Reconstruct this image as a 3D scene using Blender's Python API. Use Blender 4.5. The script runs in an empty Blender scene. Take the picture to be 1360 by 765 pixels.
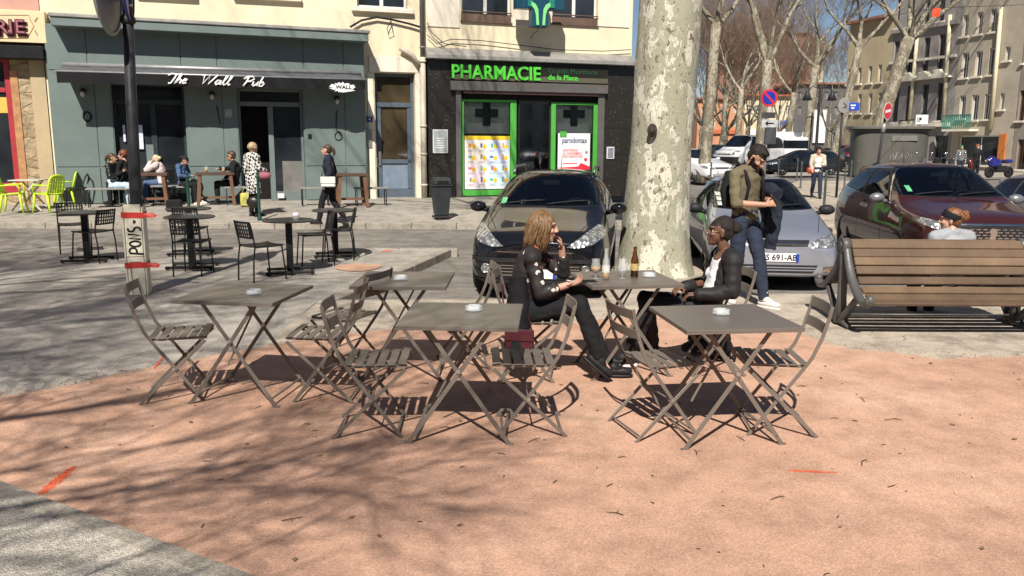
import bpy, bmesh, math, random
from mathutils import Vector, Matrix, noise
from mathutils.bvhtree import BVHTree
R = math.radians
ROADZ = -0.12       # road and parking bay lie below the square
PZ = 0.15           # pub pavement at the house fronts
PI = math.pi
SC = bpy.context.scene
COL = SC.collection
rnd = random.Random(7)

# ---------------------------------------------------------------- camera model
F, CX, CY, H = 1100.0, 680.0, 382.5, 1.8
PITCH = math.atan(194.5 / F)
ROLL = 0.005
_cp, _sp, _cr, _sr = math.cos(PITCH), math.sin(PITCH), math.cos(ROLL), math.sin(ROLL)

def ray(px, py):
    u = (px - CX) / F; v = -(py - CY) / F
    u2 = u * _cr - v * _sr; v2 = u * _sr + v * _cr
    return Vector((u2, _cp + v2 * _sp, -_sp + v2 * _cp))
def G(px, py, z=0.0):
    d = ray(px, py); t = (z - H) / d.z
    return (d.x * t, d.y * t)
def P(px, py, Y):
    d = ray(px, py); t = Y / d.y
    return Vector((d.x * t, Y, H + d.z * t))

# ---------------------------------------------------------------- materials
def lin(v):
    v /= 255.0
    return v / 12.92 if v <= 0.04045 else ((v + 0.055) / 1.055) ** 2.4
def srgb(r, g, b): return (lin(r), lin(g), lin(b))

class NT:
    def __init__(s, m): s.t = m.node_tree; s.n = s.t.nodes; s.l = s.t.links
    def add(s, ty, **kw):
        n = s.n.new(ty)
        for k, v in kw.items():
            if k in n.inputs: n.inputs[k].default_value = v
            else: setattr(n, k, v)
        return n
    def link(s, a, b): s.l.new(a, b)

def new_mat(name):
    m = bpy.data.materials.new(name); m.use_nodes = True
    nt = NT(m); b = nt.n['Principled BSDF']
    return m, nt, b
def ramp(nt, fac, stops):
    r = nt.add('ShaderNodeValToRGB')
    e = r.color_ramp.elements
    while len(e) < len(stops): e.new(0.5)
    for i, (p, c) in enumerate(stops):
        e[i].position = p; e[i].color = (c[0], c[1], c[2], 1) if not isinstance(c, (int, float)) else (c, c, c, 1)
    nt.link(fac, r.inputs[0]); return r
def coords(nt, scale=None, kind='Object'):
    tc = nt.add('ShaderNodeTexCoord'); o = tc.outputs[kind]
    if scale:
        mp = nt.add('ShaderNodeMapping'); mp.inputs['Scale'].default_value = scale
        nt.link(o, mp.inputs[0]); o = mp.outputs[0]
    return o
MC = {}
def pm(name, col, rough=0.6, var=0.12, scale=6.0, bump=0.0, bscale=60.0, metal=0.0, coat=0.0, spec=None, detail=5.0, dirt=0.0):
    """plain procedural material: noise varies the colour and roughness, fine noise the bump"""
    if name in MC: return MC[name]
    m, nt, b = new_mat(name)
    co = coords(nt)
    n = nt.add('ShaderNodeTexNoise', Scale=scale, Detail=detail, Roughness=0.6); nt.link(co, n.inputs['Vector'])
    lo = tuple(c * (1 - var) for c in col); hi = tuple(min(1, c * (1 + var)) for c in col)
    r = ramp(nt, n.outputs['Fac'], [(0.3, lo), (0.7, hi)])
    out = r.outputs[0]
    if dirt:
        n3 = nt.add('ShaderNodeTexNoise', Scale=scale * 0.37, Detail=8.0, Roughness=0.7); nt.link(co, n3.inputs['Vector'])
        r3 = ramp(nt, n3.outputs['Fac'], [(0.45, 0.0), (0.75, dirt)])
        mx = nt.add('ShaderNodeMix', data_type='RGBA'); nt.link(r3.outputs[0], mx.inputs[0])
        nt.link(out, mx.inputs[6]); mx.inputs[7].default_value = tuple(c * 0.45 for c in col) + (1,)
        out = mx.outputs[2]
    nt.link(out, b.inputs['Base Color'])
    r2 = ramp(nt, n.outputs['Fac'], [(0.3, max(0, rough - 0.06)), (0.7, min(1, rough + 0.06))])
    nt.link(r2.outputs[0], b.inputs['Roughness'])
    b.inputs['Metallic'].default_value = metal
    b.inputs['Specular IOR Level'].default_value = spec if spec is not None else (0.5 if max(col) > 0.06 or rough < 0.4 else 0.22)
    if coat:
        b.inputs['Coat Weight'].default_value = coat; b.inputs['Coat Roughness'].default_value = 0.03
    if bump:
        n2 = nt.add('ShaderNodeTexNoise', Scale=bscale, Detail=6.0); nt.link(co, n2.inputs['Vector'])
        bp = nt.add('ShaderNodeBump', Strength=bump, Distance=0.02); nt.link(n2.outputs['Fac'], bp.inputs['Height'])
        nt.link(bp.outputs[0], b.inputs['Normal'])
    MC[name] = m
    return m

# ---------------------------------------------------------------- objects
def tag(o, label=None, cat=None, group=None, kind=None):
    if label: o['label'] = label
    if cat: o['category'] = cat
    if group: o['group'] = group
    if kind: o['kind'] = kind
    return o
def empty(name, loc=(0, 0, 0), rz=0.0, label=None, cat=None, group=None):
    o = bpy.data.objects.new(name, None); COL.objects.link(o)
    o.location = loc; o.rotation_euler = (0, 0, rz); o.empty_display_size = 0.1
    return tag(o, label, cat, group)
def kids(o): return [c for c in bpy.data.objects if c.parent == o]
def copy_tree(o, parent=None):
    c = o.copy(); COL.objects.link(c); c.parent = parent
    if parent is None:
        for k in ('label',):
            if k in c: del c[k]
    for ch in kids(o): copy_tree(ch, c)
    return c

class MB:
    """collects geometry; build() links it as ONE mesh object"""
    def __init__(s): s.v = []; s.f = []; s.m = []; s.sm = []
    def add(s, vs, fs, mi=0, smooth=False):
        o = len(s.v); s.v += [Vector(v) for v in vs]
        for f in fs: s.f.append([i + o for i in f]); s.m.append(mi); s.sm.append(smooth)
        return s
    def box(s, c, d, rot=None, mi=0):
        x, y, z = d[0] / 2, d[1] / 2, d[2] / 2
        vs = [Vector((a * x, b * y, e * z)) for e in (-1, 1) for b in (-1, 1) for a in (-1, 1)]
        if rot is not None:
            M = rot if isinstance(rot, Matrix) else Matrix.Rotation(rot, 3, 'Z')
            vs = [M @ v for v in vs]
        c = Vector(c)
        return s.add([v + c for v in vs], [(0, 2, 3, 1), (4, 5, 7, 6), (0, 1, 5, 4), (2, 6, 7, 3), (0, 4, 6, 2), (1, 3, 7, 5)], mi)
    def bb(s, a, b, mi=0):
        return s.box([(a[i] + b[i]) / 2 for i in range(3)], [abs(b[i] - a[i]) for i in range(3)], None, mi)
    def bar(s, a, b, w, t, up=(0, 0, 1), mi=0):
        """flat bar from a to b, width w along (dir x up) and thickness t"""
        a = Vector(a); b = Vector(b); d = b - a; L = d.length; d.normalize()
        u = Vector(up); x = d.cross(u)
        if x.length < 1e-4: x = d.cross(Vector((1, 0, 0)))
        x.normalize(); y = x.cross(d)
        M = Matrix((x, y, d)).transposed()
        return s.box((a + b) / 2, (w, t, L), M, mi)
    def tube(s, pts, rs, n=8, cap=True, mi=0, smooth=True, flat=1.0, up=None):
        pts = [Vector(p) for p in pts]
        if isinstance(rs, (int, float)): rs = [rs] * len(pts)
        vs = []; fs = []; ref = Vector(up) if up else None
        for i, p in enumerate(pts):
            d = (pts[min(i + 1, len(pts) - 1)] - pts[max(i - 1, 0)])
            if d.length < 1e-9: d = Vector((0, 0, 1))
            d.normalize()
            if ref is None:
                ref = Vector((0, 0, 1)) if abs(d.z) < 0.9 else Vector((1, 0, 0))
            x = d.cross(ref)
            if x.length < 1e-5: x = d.cross(Vector((0, 1, 0.1)))
            x.normalize(); y = x.cross(d); y.normalize()
            if not up: ref = y
            for k in range(n):
                a = 2 * PI * k / n
                vs.append(p + x * math.cos(a) * rs[i] + y * math.sin(a) * rs[i] * flat)
        for i in range(len(pts) - 1):
            for k in range(n):
                fs.append((i * n + k, i * n + (k + 1) % n, (i + 1) * n + (k + 1) % n, (i + 1) * n + k))
        s.add(vs, fs, mi, smooth)
        if cap:
            o = len(s.v) - len(vs)
            s.f.append([o + k for k in reversed(range(n))]); s.m.append(mi); s.sm.append(False)
            s.f.append([o + (len(pts) - 1) * n + k for k in range(n)]); s.m.append(mi); s.sm.append(False)
        return s
    def cyl(s, a, b, r, n=16, mi=0, r2=None): return s.tube([a, b], [r, r if r2 is None else r2], n, True, mi)
    def lathe(s, prof, n=16, c=(0, 0, 0), mi=0, smooth=True, M=None):
        vs = []; fs = []; c = Vector(c)
        for r, z in prof:
            for k in range(n):
                a = 2 * PI * k / n; p = Vector((r * math.cos(a), r * math.sin(a), z))
                vs.append((M @ p if M else p) + c)
        for i in range(len(prof) - 1):
            for k in range(n): fs.append((i * n + k, i * n + (k + 1) % n, (i + 1) * n + (k + 1) % n, (i + 1) * n + k))
        return s.add(vs, fs, mi, smooth)
    def prism(s, poly, z0, z1, mi=0, M=None, smooth=False):
        """poly (x,y) ccw extruded along z; M maps"""
        n = len(poly)
        vs = [Vector((x, y, z0)) for x, y in poly] + [Vector((x, y, z1)) for x, y in poly]
        if M: vs = [M @ v for v in vs]
        fs = [list(reversed(range(n))), [n + i for i in range(n)]]
        s.add(vs, fs, mi, False)
        o = len(s.v) - 2 * n
        for i in range(n):
            s.f.append([o + i, o + (i + 1) % n, o + n + (i + 1) % n, o + n + i]); s.m.append(mi); s.sm.append(smooth)
        return s
    def ball(s, c, r, n=12, m=8, mi=0, M=None):
        c = Vector(c); rr = r if hasattr(r, '__len__') else (r, r, r)
        vs = []; fs = []
        for i in range(m + 1):
            t = PI * i / m
            for k in range(n):
                a = 2 * PI * k / n
                p = Vector((math.sin(t) * math.cos(a) * rr[0], math.sin(t) * math.sin(a) * rr[1], math.cos(t) * rr[2]))
                vs.append((M @ p if M else p) + c)
        for i in range(m):
            for k in range(n):
                fs.append((i * n + k, (i + 1) * n + k, (i + 1) * n + (k + 1) % n, i * n + (k + 1) % n))
        return s.add(vs, fs, mi, True)
    def xf(s, M):
        s.v = [M @ v for v in s.v]; return s
    def build(s, name, mats, parent=None, bev=0.0, recalc=True, seg=1, weld=False):
        me = bpy.data.meshes.new(name)
        me.from_pydata([tuple(v) for v in s.v], [], s.f)
        mats = mats if isinstance(mats, (list, tuple)) else [mats]
        for m in mats: me.materials.append(m)
        for p, mi, sm in zip(me.polygons, s.m, s.sm): p.material_index = mi; p.use_smooth = sm
        if recalc or bev or weld:
            bm = bmesh.new(); bm.from_mesh(me)
            if weld or bev: bmesh.ops.remove_doubles(bm, verts=bm.verts, dist=1e-5)
            bad = [f for f in bm.faces if f.calc_area() < 1e-12]
            if bad: bmesh.ops.delete(bm, geom=bad, context='FACES')
            bmesh.ops.recalc_face_normals(bm, faces=bm.faces)
            if bev:
                es = [e for e in bm.edges if len(e.link_faces) == 2 and e.calc_face_angle(0) > 0.6]
                bmesh.ops.bevel(bm, geom=es, offset=bev, segments=seg, affect='EDGES', clamp_overlap=True, profile=0.7)
            bm.to_mesh(me); bm.free()
        me.update()
        return link(name, me, parent)
def link(name, me, parent=None):
    o = bpy.data.objects.new(name, me); COL.objects.link(o)
    if parent: o.parent = parent
    return o
def struct(o): o['kind'] = 'structure'; return o

def text_mesh(txt, size, shear=0.0, bold=0.0, depth=0.004, align='CENTER', space=1.0, sx=1.0):
    c = bpy.data.curves.new('text', 'FONT'); c.body = txt; c.size = size; c.shear = shear; c.offset = bold
    c.extrude = depth / 2; c.align_x = align; c.align_y = 'CENTER'; c.space_character = space; c.resolution_u = 3
    o = bpy.data.objects.new('text', c); COL.objects.link(o)
    dg = bpy.context.evaluated_depsgraph_get(); dg.update()
    me = bpy.data.meshes.new_from_object(o.evaluated_get(dg))
    bpy.data.objects.remove(o); bpy.data.curves.remove(c)
    if sx != 1.0:
        for v in me.vertices: v.co.x *= sx
    return me
def text(txt, size, loc, rot, m, name, parent=None, **kw):
    """flat lettering: text plane x right, y up -> placed by loc and rot (euler)"""
    me = text_mesh(txt, size, **kw); me.materials.clear(); me.materials.append(m)
    o = link(name, me, parent); o.location = loc; o.rotation_euler = rot
    return o

def evaluate(o):
    """apply the object's modifiers into a fresh mesh"""
    dg = bpy.context.evaluated_depsgraph_get(); dg.update()
    me = bpy.data.meshes.new_from_object(o.evaluated_get(dg))
    return me
# ---------------------------------------------------------------- ground materials
def ground_mat(name, base, warm=None, speck=0.25, grain=220.0, patch=0.35, stain=0.35, bump=0.25, rough=0.9, cracks=0.0, streak=0.0):
    m, nt, b = new_mat(name)
    co = coords(nt)
    big = nt.add('ShaderNodeTexNoise', Scale=patch, Detail=9.0, Roughness=0.65); nt.link(co, big.inputs['Vector'])
    mid = nt.add('ShaderNodeTexNoise', Scale=3.1, Detail=8.0, Roughness=0.7); nt.link(co, mid.inputs['Vector'])
    warm = warm or base
    c1 = ramp(nt, big.outputs['Fac'], [(0.32, tuple(c * 0.86 for c in base)), (0.52, base), (0.70, warm)])
    c2 = ramp(nt, mid.outputs['Fac'], [(0.35, 1 - stain), (0.55, 1.0), (0.8, 1.12)])
    mx = nt.add('ShaderNodeMix', data_type='RGBA', blend_type='MULTIPLY'); mx.inputs[0].default_value = 1.0
    nt.link(c1.outputs[0], mx.inputs[6]); nt.link(c2.outputs[0], mx.inputs[7])
    gr = nt.add('ShaderNodeTexVoronoi', Scale=grain, Randomness=1.0); nt.link(co, gr.inputs['Vector'])
    gn = nt.add('ShaderNodeTexNoise', Scale=grain * 0.35, Detail=4.0); nt.link(co, gn.inputs['Vector'])
    sep = nt.add('ShaderNodeSeparateColor'); nt.link(gr.outputs['Color'], sep.inputs[0])
    c3 = ramp(nt, sep.outputs[0], [(0.0, 1 - speck), (0.5, 1.0), (1.0, 1 + speck)])
    c4 = ramp(nt, gn.outputs['Fac'], [(0.3, 1 - speck * 0.6), (0.7, 1 + speck * 0.5)])
    mx2 = nt.add('ShaderNodeMix', data_type='RGBA', blend_type='MULTIPLY'); mx2.inputs[0].default_value = 1.0
    nt.link(mx.outputs[2], mx2.inputs[6]); nt.link(c3.outputs[0], mx2.inputs[7])
    mx3 = nt.add('ShaderNodeMix', data_type='RGBA', blend_type='MULTIPLY'); mx3.inputs[0].default_value = 1.0
    nt.link(mx2.outputs[2], mx3.inputs[6]); nt.link(c4.outputs[0], mx3.inputs[7])
    out = mx3.outputs[2]
    if cracks:
        wn = nt.add('ShaderNodeTexNoise', Scale=1.2, Detail=5.0); nt.link(co, wn.inputs['Vector'])
        va = nt.add('ShaderNodeMix', data_type='RGBA'); va.inputs[0].default_value = 0.25
        nt.link(co, va.inputs[6]); nt.link(wn.outputs['Color'], va.inputs[7])
        vo = nt.add('ShaderNodeTexVoronoi', feature='DISTANCE_TO_EDGE', Scale=cracks); nt.link(va.outputs[2], vo.inputs['Vector'])
        cr = ramp(nt, vo.outputs['Distance'], [(0.0, 0.45), (0.006, 0.6), (0.014, 1.0)])
        mx4 = nt.add('ShaderNodeMix', data_type='RGBA', blend_type='MULTIPLY'); mx4.inputs[0].default_value = 0.32
        nt.link(out, mx4.inputs[6]); nt.link(cr.outputs[0], mx4.inputs[7]); out = mx4.outputs[2]
    if streak:
        mp = nt.add('ShaderNodeMapping'); mp.inputs['Scale'].default_value = (0.25, 2.2, 1); nt.link(co, mp.inputs[0])
        sn = nt.add('ShaderNodeTexNoise', Scale=1.6, Detail=7.0, Roughness=0.7); nt.link(mp.outputs[0], sn.inputs['Vector'])
        cr = ramp(nt, sn.outputs['Fac'], [(0.42, 1.0), (0.62, 1 - streak)])
        mx5 = nt.add('ShaderNodeMix', data_type='RGBA', blend_type='MULTIPLY'); mx5.inputs[0].default_value = 1.0
        nt.link(out, mx5.inputs[6]); nt.link(cr.outputs[0], mx5.inputs[7]); out = mx5.outputs[2]
    nt.link(out, b.inputs['Base Color'])
    b.inputs['Roughness'].default_value = rough; b.inputs['Specular IOR Level'].default_value = 0.25
    ad = nt.add('ShaderNodeMath', operation='ADD'); nt.link(gn.outputs['Fac'], ad.inputs[0]); nt.link(gr.outputs['Distance'], ad.inputs[1])
    bp = nt.add('ShaderNodeBump', Strength=bump, Distance=0.012); nt.link(ad.outputs[0], bp.inputs['Height'])
    nt.link(bp.outputs[0], b.inputs['Normal'])
    return m
M_ASPH = ground_mat('asphalt', (0.235, 0.215, 0.19), (0.28, 0.25, 0.215), cracks=0.35, streak=0.25, grain=160)
M_PAVE = ground_mat('pavement_asphalt', (0.34, 0.31, 0.265), (0.39, 0.35, 0.295), cracks=0.5, grain=160)
M_PLAT = ground_mat('square_concrete', (0.37, 0.338, 0.295), (0.43, 0.39, 0.335), cracks=0.45, grain=180)
M_CONC = ground_mat('pale_concrete', (0.45, 0.385, 0.31), (0.52, 0.44, 0.34), cracks=0.6, grain=200, stain=0.4)
M_GRAV = ground_mat("red_gravel", (0.53, 0.318, 0.222), (0.61, 0.398, 0.290), speck=0.22, grain=190, bump=0.28, stain=0.26, patch=0.55)
M_KERB = ground_mat('kerb_stone', (0.34, 0.305, 0.255), (0.40, 0.36, 0.30), grain=120, bump=0.4)
M_SLAB = ground_mat('washed_concrete', (0.46, 0.42, 0.36), (0.54, 0.48, 0.40), speck=0.3, grain=130, bump=0.6)

def sheet(name, poly, z, m):
    mb = MB(); mb.add([(x, y, z) for x, y in poly], [list(range(len(poly)))])
    o = mb.build(name, m, recalc=False)
    if o.data.polygons[0].normal.z < 0: o.data.flip_normals()
    return struct(o)
def slab(name, poly, z0, z1, m, bev=0.0):
    mb = MB(); mb.prism(poly, z0, z1)
    return struct(mb.build(name, m, bev=bev))

# base ground: one asphalt sheet out to the horizon
sheet('ground', [(-400, -400), (400, -400), (400, 900), (-400, 900)], ROADZ, M_ASPH)

# paved square left of the parking bay, with the raised kerb along the bay
KA = Vector(G(600, 341, ROADZ)); KB = Vector(G(440, 402))
def sstep(t): t = min(1, max(0, t)); return t * t * (3 - 2 * t)
def gz(x, y): return 0.006
YB = KA.y + 0.12
def plateau():
    d = (KA - KB).normalized(); nrm = Vector((d.y, -d.x)); W_ = 0.17
    k0 = KB - nrm * W_; k1 = KA - nrm * W_
    slab('square_pavement', [(-60, KB.y), (k0.x, KB.y), (k1.x, YB - 0.15), (-60, YB - 0.15)], -0.2, 0.006, M_PLAT)
    k = MB(); L = (KA - KB).length; nst = 5
    for i in range(nst):
        p = KB + d * (L * i / nst + 0.005); q = KB + d * (L * (i + 1) / nst - 0.005)
        p2, q2 = p - nrm * (W_ - 0.003), q - nrm * (W_ - 0.003)
        k.prism([(p2.x, p2.y), (p.x, p.y), (q.x, q.y), (q2.x, q2.y)], -0.2, 0.013)
    x1 = KA.x + 0.1
    for i in range(40):
        k.bb((x1 - 0.992, YB - 0.147, -0.2), (x1, YB, 0.013)); x1 -= 1.0
    struct(k.build('square_kerb', M_KERB, bev=0.012))
plateau()

# front paved strip: the grey slab left, pale concrete by the trees right
gl = [(-60, 545), (0, 530), (60, 519), (120, 507), (200, 489), (300, 470), (360, 460), (430, 449), (500, 442), (600, 437), (700, 434), (780, 428), (850, 420),
      (930, 424), (1000, 432), (1060, 441), (1092, 455), (1125, 464), (1180, 470), (1245, 479), (1290, 477), (1360, 474), (1500, 474)]
GE = []
for i in range(len(gl) - 1):
    a = Vector(G(*gl[i])); b_ = Vector(G(*gl[i + 1]))
    for k in range(24):
        p = a.lerp(b_, k / 24.0); n_ = noise.noise(Vector((p.x * 2.1, p.y * 3.1, 0.3))) * 0.07 + noise.noise(Vector((p.x * 9, p.y * 9, 4))) * 0.035 + noise.noise(Vector((p.x * 31, p.y * 31, 4))) * 0.02
        GE.append((p.x, p.y + n_))
GE = [(-9, GE[0][1] - 0.2)] + GE + [(9, GE[-1][1])]
sheet('grey_pavement', [(-60, 3.0), (-2.04, 3.0), (KB.x - 0.17, 8.62), (KB.x - 0.17, KB.y - 0.004), (-60, KB.y - 0.004)], 0.003, M_PLAT)
def pale_strip():
    # level round the tree and along the tables, ramping down into the bay behind
    edge = [(KB.x - 0.16, KB.y + 0.02), (0.2, 9.25), (1.15, 9.35), (1.35, 11.9), (2.75, 12.0), (2.95, 9.7), (12, 9.9)]
    def ey(x):
        for (a, b), (c, d) in zip(edge, edge[1:]):
            if a <= x <= c: return b + (d - b) * (x - a) / max(1e-6, c - a)
        return 9.3
    mb = MB(); x0, x1, y0, y1, st = KB.x - 0.16, 12.0, 6.3, 13.2, 0.1
    nx, ny = int((x1 - x0) / st), int((y1 - y0) / st); vs = []
    for j in range(ny + 1):
        for i in range(nx + 1):
            x = x0 + st * i; y = y0 + st * j; z = 0.005 - 0.16 * sstep((y - ey(x)) / 1.1) + 0.006 * noise.noise(Vector((x * 0.8, y * 0.8, 0)))
            vs.append((x, y, z))
    mb.add(vs, [(j * (nx + 1) + i, j * (nx + 1) + i + 1, (j + 1) * (nx + 1) + i + 1, (j + 1) * (nx + 1) + i) for j in range(ny) for i in range(nx)], 0, True)
    struct(mb.build('pale_pavement', M_CONC, recalc=False))
pale_strip()
sheet('gravel_surface', [(9, -8), (-9, -8)] + GE, 0.013, M_GRAV)

# pale concrete path across the lower left corner, with its kerb
def lowslab():
    a = Vector(G(-60, 622)); b_ = Vector(G(345, 775)); d = (b_ - a).normalized(); n_ = Vector((-d.y, d.x))
    if n_.y < 0: n_ = -n_
    a2 = a - d * 6; b2 = b_ + d * 5
    e0 = [a2, b2, b2 - n_ * 0.11, a2 - n_ * 0.11]
    slab('path_kerb', [(p.x, p.y) for p in e0][::-1], -0.02, 0.035, M_KERB, 0.008)
    e1 = [a2 - n_ * 0.114, b2 - n_ * 0.114, b2 - n_ * 6, a2 - n_ * 6]
    slab('path', [(p.x, p.y) for p in e1][::-1], -0.02, 0.031, M_SLAB)
lowslab()

# pub-side pavement with kerb
C0 = Vector(G(0, 303, ROADZ)); C1 = Vector(G(570, 304.5, ROADZ)); cdv = (C1 - C0).normalized()
cn = Vector((-cdv.y, cdv.x))
def pubpave():
    a = C0 - cdv * 30; b_ = C1 + cdv * 4.6
    k = MB()
    n_ = 44; L = (b_ - a).length
    for i in range(n_):
        p = a + cdv * (L * i / n_ + 0.005); q = a + cdv * (L * (i + 1) / n_ - 0.005)
        k.prism([(p.x, p.y), (q.x, q.y), (q.x + cn.x * 0.2, q.y + cn.y * 0.2), (p.x + cn.x * 0.2, p.y + cn.y * 0.2)], -0.2, 0.005)
    struct(k.build('pavement_kerb', M_KERB, bev=0.012))
    # tilted walk: rises from the kerb to the house fronts
    L = (b_ - a).length; rows = [(0.204, 0.0), (1.2, 0.055), (2.4, 0.115), (3.2, 0.15), (45, 0.15)]
    mb = MB(); nc = 24; vs = []
    for off, z in rows:
        for i in range(nc + 1):
            p = a + cdv * (L * i / nc) + cn * off; vs.append((p.x, p.y, z))
    o = len(vs); vs += [(x, y, -0.3) for x, y, z in vs[nc::nc + 1]]
    fs = [(j * (nc + 1) + i, j * (nc + 1) + i + 1, (j + 1) * (nc + 1) + i + 1, (j + 1) * (nc + 1) + i) for j in range(len(rows) - 1) for i in range(nc)]
    fs += [(j * (nc + 1) + nc, o + j, o + j + 1, (j + 1) * (nc + 1) + nc) for j in range(len(rows) - 1)]
    mb.add(vs, fs); struct(mb.build('pavement', M_PAVE))
pubpave()
# far pavement where the woman walks, and the pale strips of the crossing beyond
fp_ = [G(1000, 268), G(1130, 300), G(1190, 262), G(1150, 236), G(1075, 238)]
slab('far_pavement', fp_ if False else [G(1008, 262), G(1106, 304), G(1210, 300), G(1240, 240), G(1060, 240)], -0.2, 0.0, M_CONC)
sheet('plaza', [(-40, 49), (90, 49), (90, 140), (-40, 140)], ROADZ + 0.004, M_PAVE)
# small patch of gravel let into the pavement and orange survey paint
def blob_sheet(name, px, rx, ry, z, m, seed=0, gzf=False):
    c = Vector(G(px[0], px[1], 0)); pts = []
    for k in range(36):
        a = 2 * PI * k / 36; q = 1 + 0.18 * noise.noise(Vector((math.cos(a) * 1.6 + seed, math.sin(a) * 1.6, seed)))
        x = c.x + rx * q * math.cos(a); y = c.y + ry * q * math.sin(a)
        pts.append((x, y, (gz(x, y) + 0.010) if gzf else z))
    mb = MB(); mb.add(pts, [list(range(36))]); o = mb.build(name, m, recalc=False)
    return o
struct(blob_sheet('gravel_patch', (476, 356), 0.34, 0.36, 0, M_GRAV, 3, True))
M_ORANGE = pm('orange_spray_paint', (0.85, 0.10, 0.02), 0.8, 0.25, 30)
_b = M_ORANGE.node_tree.nodes['Principled BSDF']; _nt = NT(M_ORANGE); _n = _nt.add('ShaderNodeTexNoise', Scale=70.0, Detail=6.0); _nt.link(coords(_nt), _n.inputs['Vector']); _nt.link(ramp(_nt, _n.outputs['Fac'], [(0.36, 0.0), (0.58, 1.0)]).outputs[0], _b.inputs['Alpha'])
def spray(a, b, w, z, seed, label):
    a = Vector(a); b = Vector(b); d = (b - a); n_ = Vector((-d.y, d.x)).normalized()
    mb = MB(); rr = random.Random(seed)
    # one dense core stroke with ragged edge and loose speckles
    N = 26; L_ = []; R_ = []
    for i in range(N + 1):
        t = i / N; p = a + d * t; ww = w * (0.35 + 0.65 * math.sin(PI * min(1, t * 1.02)) ** 0.5) * rr.uniform(0.6, 1.15)
        l = p + n_ * ww; r = p - n_ * ww; L_.append((l.x, l.y, z)); R_.append((r.x, r.y, z))
    for i in range(N): mb.add([L_[i], L_[i + 1], R_[i + 1], R_[i]], [(0, 1, 2, 3)])
    for _ in range(0):
        t = rr.uniform(-0.06, 1.06); p = a + d * t + n_ * rr.gauss(0, w * 1.3); s = rr.uniform(0.002, 0.006)
        mb.add([(p.x + s * math.cos(q), p.y + s * math.sin(q), z) for q in (0, 1.2, 2.6, 3.9, 5.1)], [(0, 1, 2, 3, 4)])
    o = mb.build('paint_mark', M_ORANGE, weld=True)
    for p in o.data.polygons:
        pass
    bm = bmesh.new(); bm.from_mesh(o.data)
    for f in bm.faces:
        if f.normal.z < 0: f.normal_flip()
    bm.to_mesh(o.data); bm.free()
    return tag(o, label, 'paint mark', 'orange survey marks on the ground')
spray(G(54, 660), G(100, 622), 0.034, 0.0145, 1, 'wide orange paint stroke slanting on red gravel near the pale path kerb')
spray(G(1046, 628), G(1112, 631), 0.016, 0.0145, 2, 'thin straight orange paint line on bare red gravel at the right')
spray(G(205, 492), G(216, 476), 0.014, 0.0145, 3, 'faint orange paint tick at the gravel edge beside the leftmost folding chair')
spray(G(507, 335), G(521, 333), 0.07, 0.012, 4, 'orange paint blotch on grey paving near the raised kerb end')
# litter of twigs and bits on the gravel: too many to count
def twigs():
    mb = MB(); rr = random.Random(5)
    for _ in range(110):
        x = rr.uniform(-3.5, 4.0); y = rr.uniform(2.4, 6.6); a = rr.uniform(0, PI); L = rr.choice((0.02, 0.03, 0.05, 0.10)) * rr.uniform(0.6, 1.2)
        p = Vector((x, y, 0.018)); d = Vector((math.cos(a), math.sin(a), 0)) * L
        mid = p + d * 0.5 + Vector((rr.uniform(-1, 1), rr.uniform(-1, 1), 0.5)) * L * 0.12
        mb.tube([p, mid, p + d], [0.0022, 0.0028, 0.0014], 4)
        if L > 0.07: mb.tube([mid, mid + Vector((d.y, -d.x, 0.01)) * 0.4], [0.0018, 0.001], 4)
    for _ in range(140):
        x = rr.uniform(-3.5, 4.2); y = rr.uniform(2.4, 6.8); s = rr.uniform(0.004, 0.011)
        mb.ball((x, y, 0.014 + s * 0.4), (s, s * 0.8, s * 0.6), 5, 4, 1)
    for _ in range(900):
        e = rr.choice(GE); x = e[0] + rr.gauss(0, 0.12); y = e[1] + abs(rr.gauss(0, 0.14)) - 0.03; s = rr.uniform(0.003, 0.008)
        mb.ball((x, y, 0.008 + s * 0.4), (s, s * 0.8, s * 0.7), 5, 4, 1)
    for _ in range(120):
        x = rr.uniform(-4.5, 5.5); y = rr.uniform(2.6, 8.8); s = rr.uniform(0.012, 0.026); a = rr.uniform(0, 6.3)
        vs = [Vector((x + s * q * math.cos(a + t), y + s * q * math.sin(a + t) , 0.017 + 0.006 * rr.random())) for q, t in ((1, 0), (.5, .6), (.6, 1.6), (.9, 3.1), (.6, 4.4), (.5, 5.6))]
        mb.add(vs, [(0, 1, 2, 3, 4, 5)], 2)
    o = mb.build('fallen_twigs', [pm('twig_brown', (0.07, 0.045, 0.03), 0.9), pm('pebble', (0.42, 0.27, 0.19), 0.9, 0.4, 3), pm('dead_leaf', (0.19, 0.12, 0.06), 0.9, 0.4, 3)])
    o['kind'] = 'stuff'
twigs()
# ---------------------------------------------------------------- the row of house fronts across the road
A0 = Vector(((68 - CX) / F * 21.5 * 1.0, 21.5, 0)); 
A0 = P(68, 265, 21.5); A0.z = 0
B0 = P(488, 265, 24.1); B0.z = 0
fu = (B0 - A0).normalized(); fw_ = Vector((-fu.y, fu.x, 0)); FANG = math.atan2(fu.y, fu.x)
def FP(px, py, off=0.0):
    """pixel -> (s, z) on the front's plane pushed `off` metres towards the street"""
    d = ray(px, py); t = (B0.dot(fw_) - off) / (d.x * fw_.x + d.y * fw_.y)
    p = Vector((d.x * t, d.y * t, H + d.z * t))
    return (p - B0).dot(fu), p.z
def FS(px, py, off=0): return FP(px, py, off)[0]
def FZ(px, py, off=0): return FP(px, py, off)[1]
def FW(s, off, z):
    p = B0 + fu * s - fw_ * off; return Vector((p.x, p.y, z))
def front_root(name, label, cat): return empty(name, (B0.x, B0.y, 0), FANG, label, cat)
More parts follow.
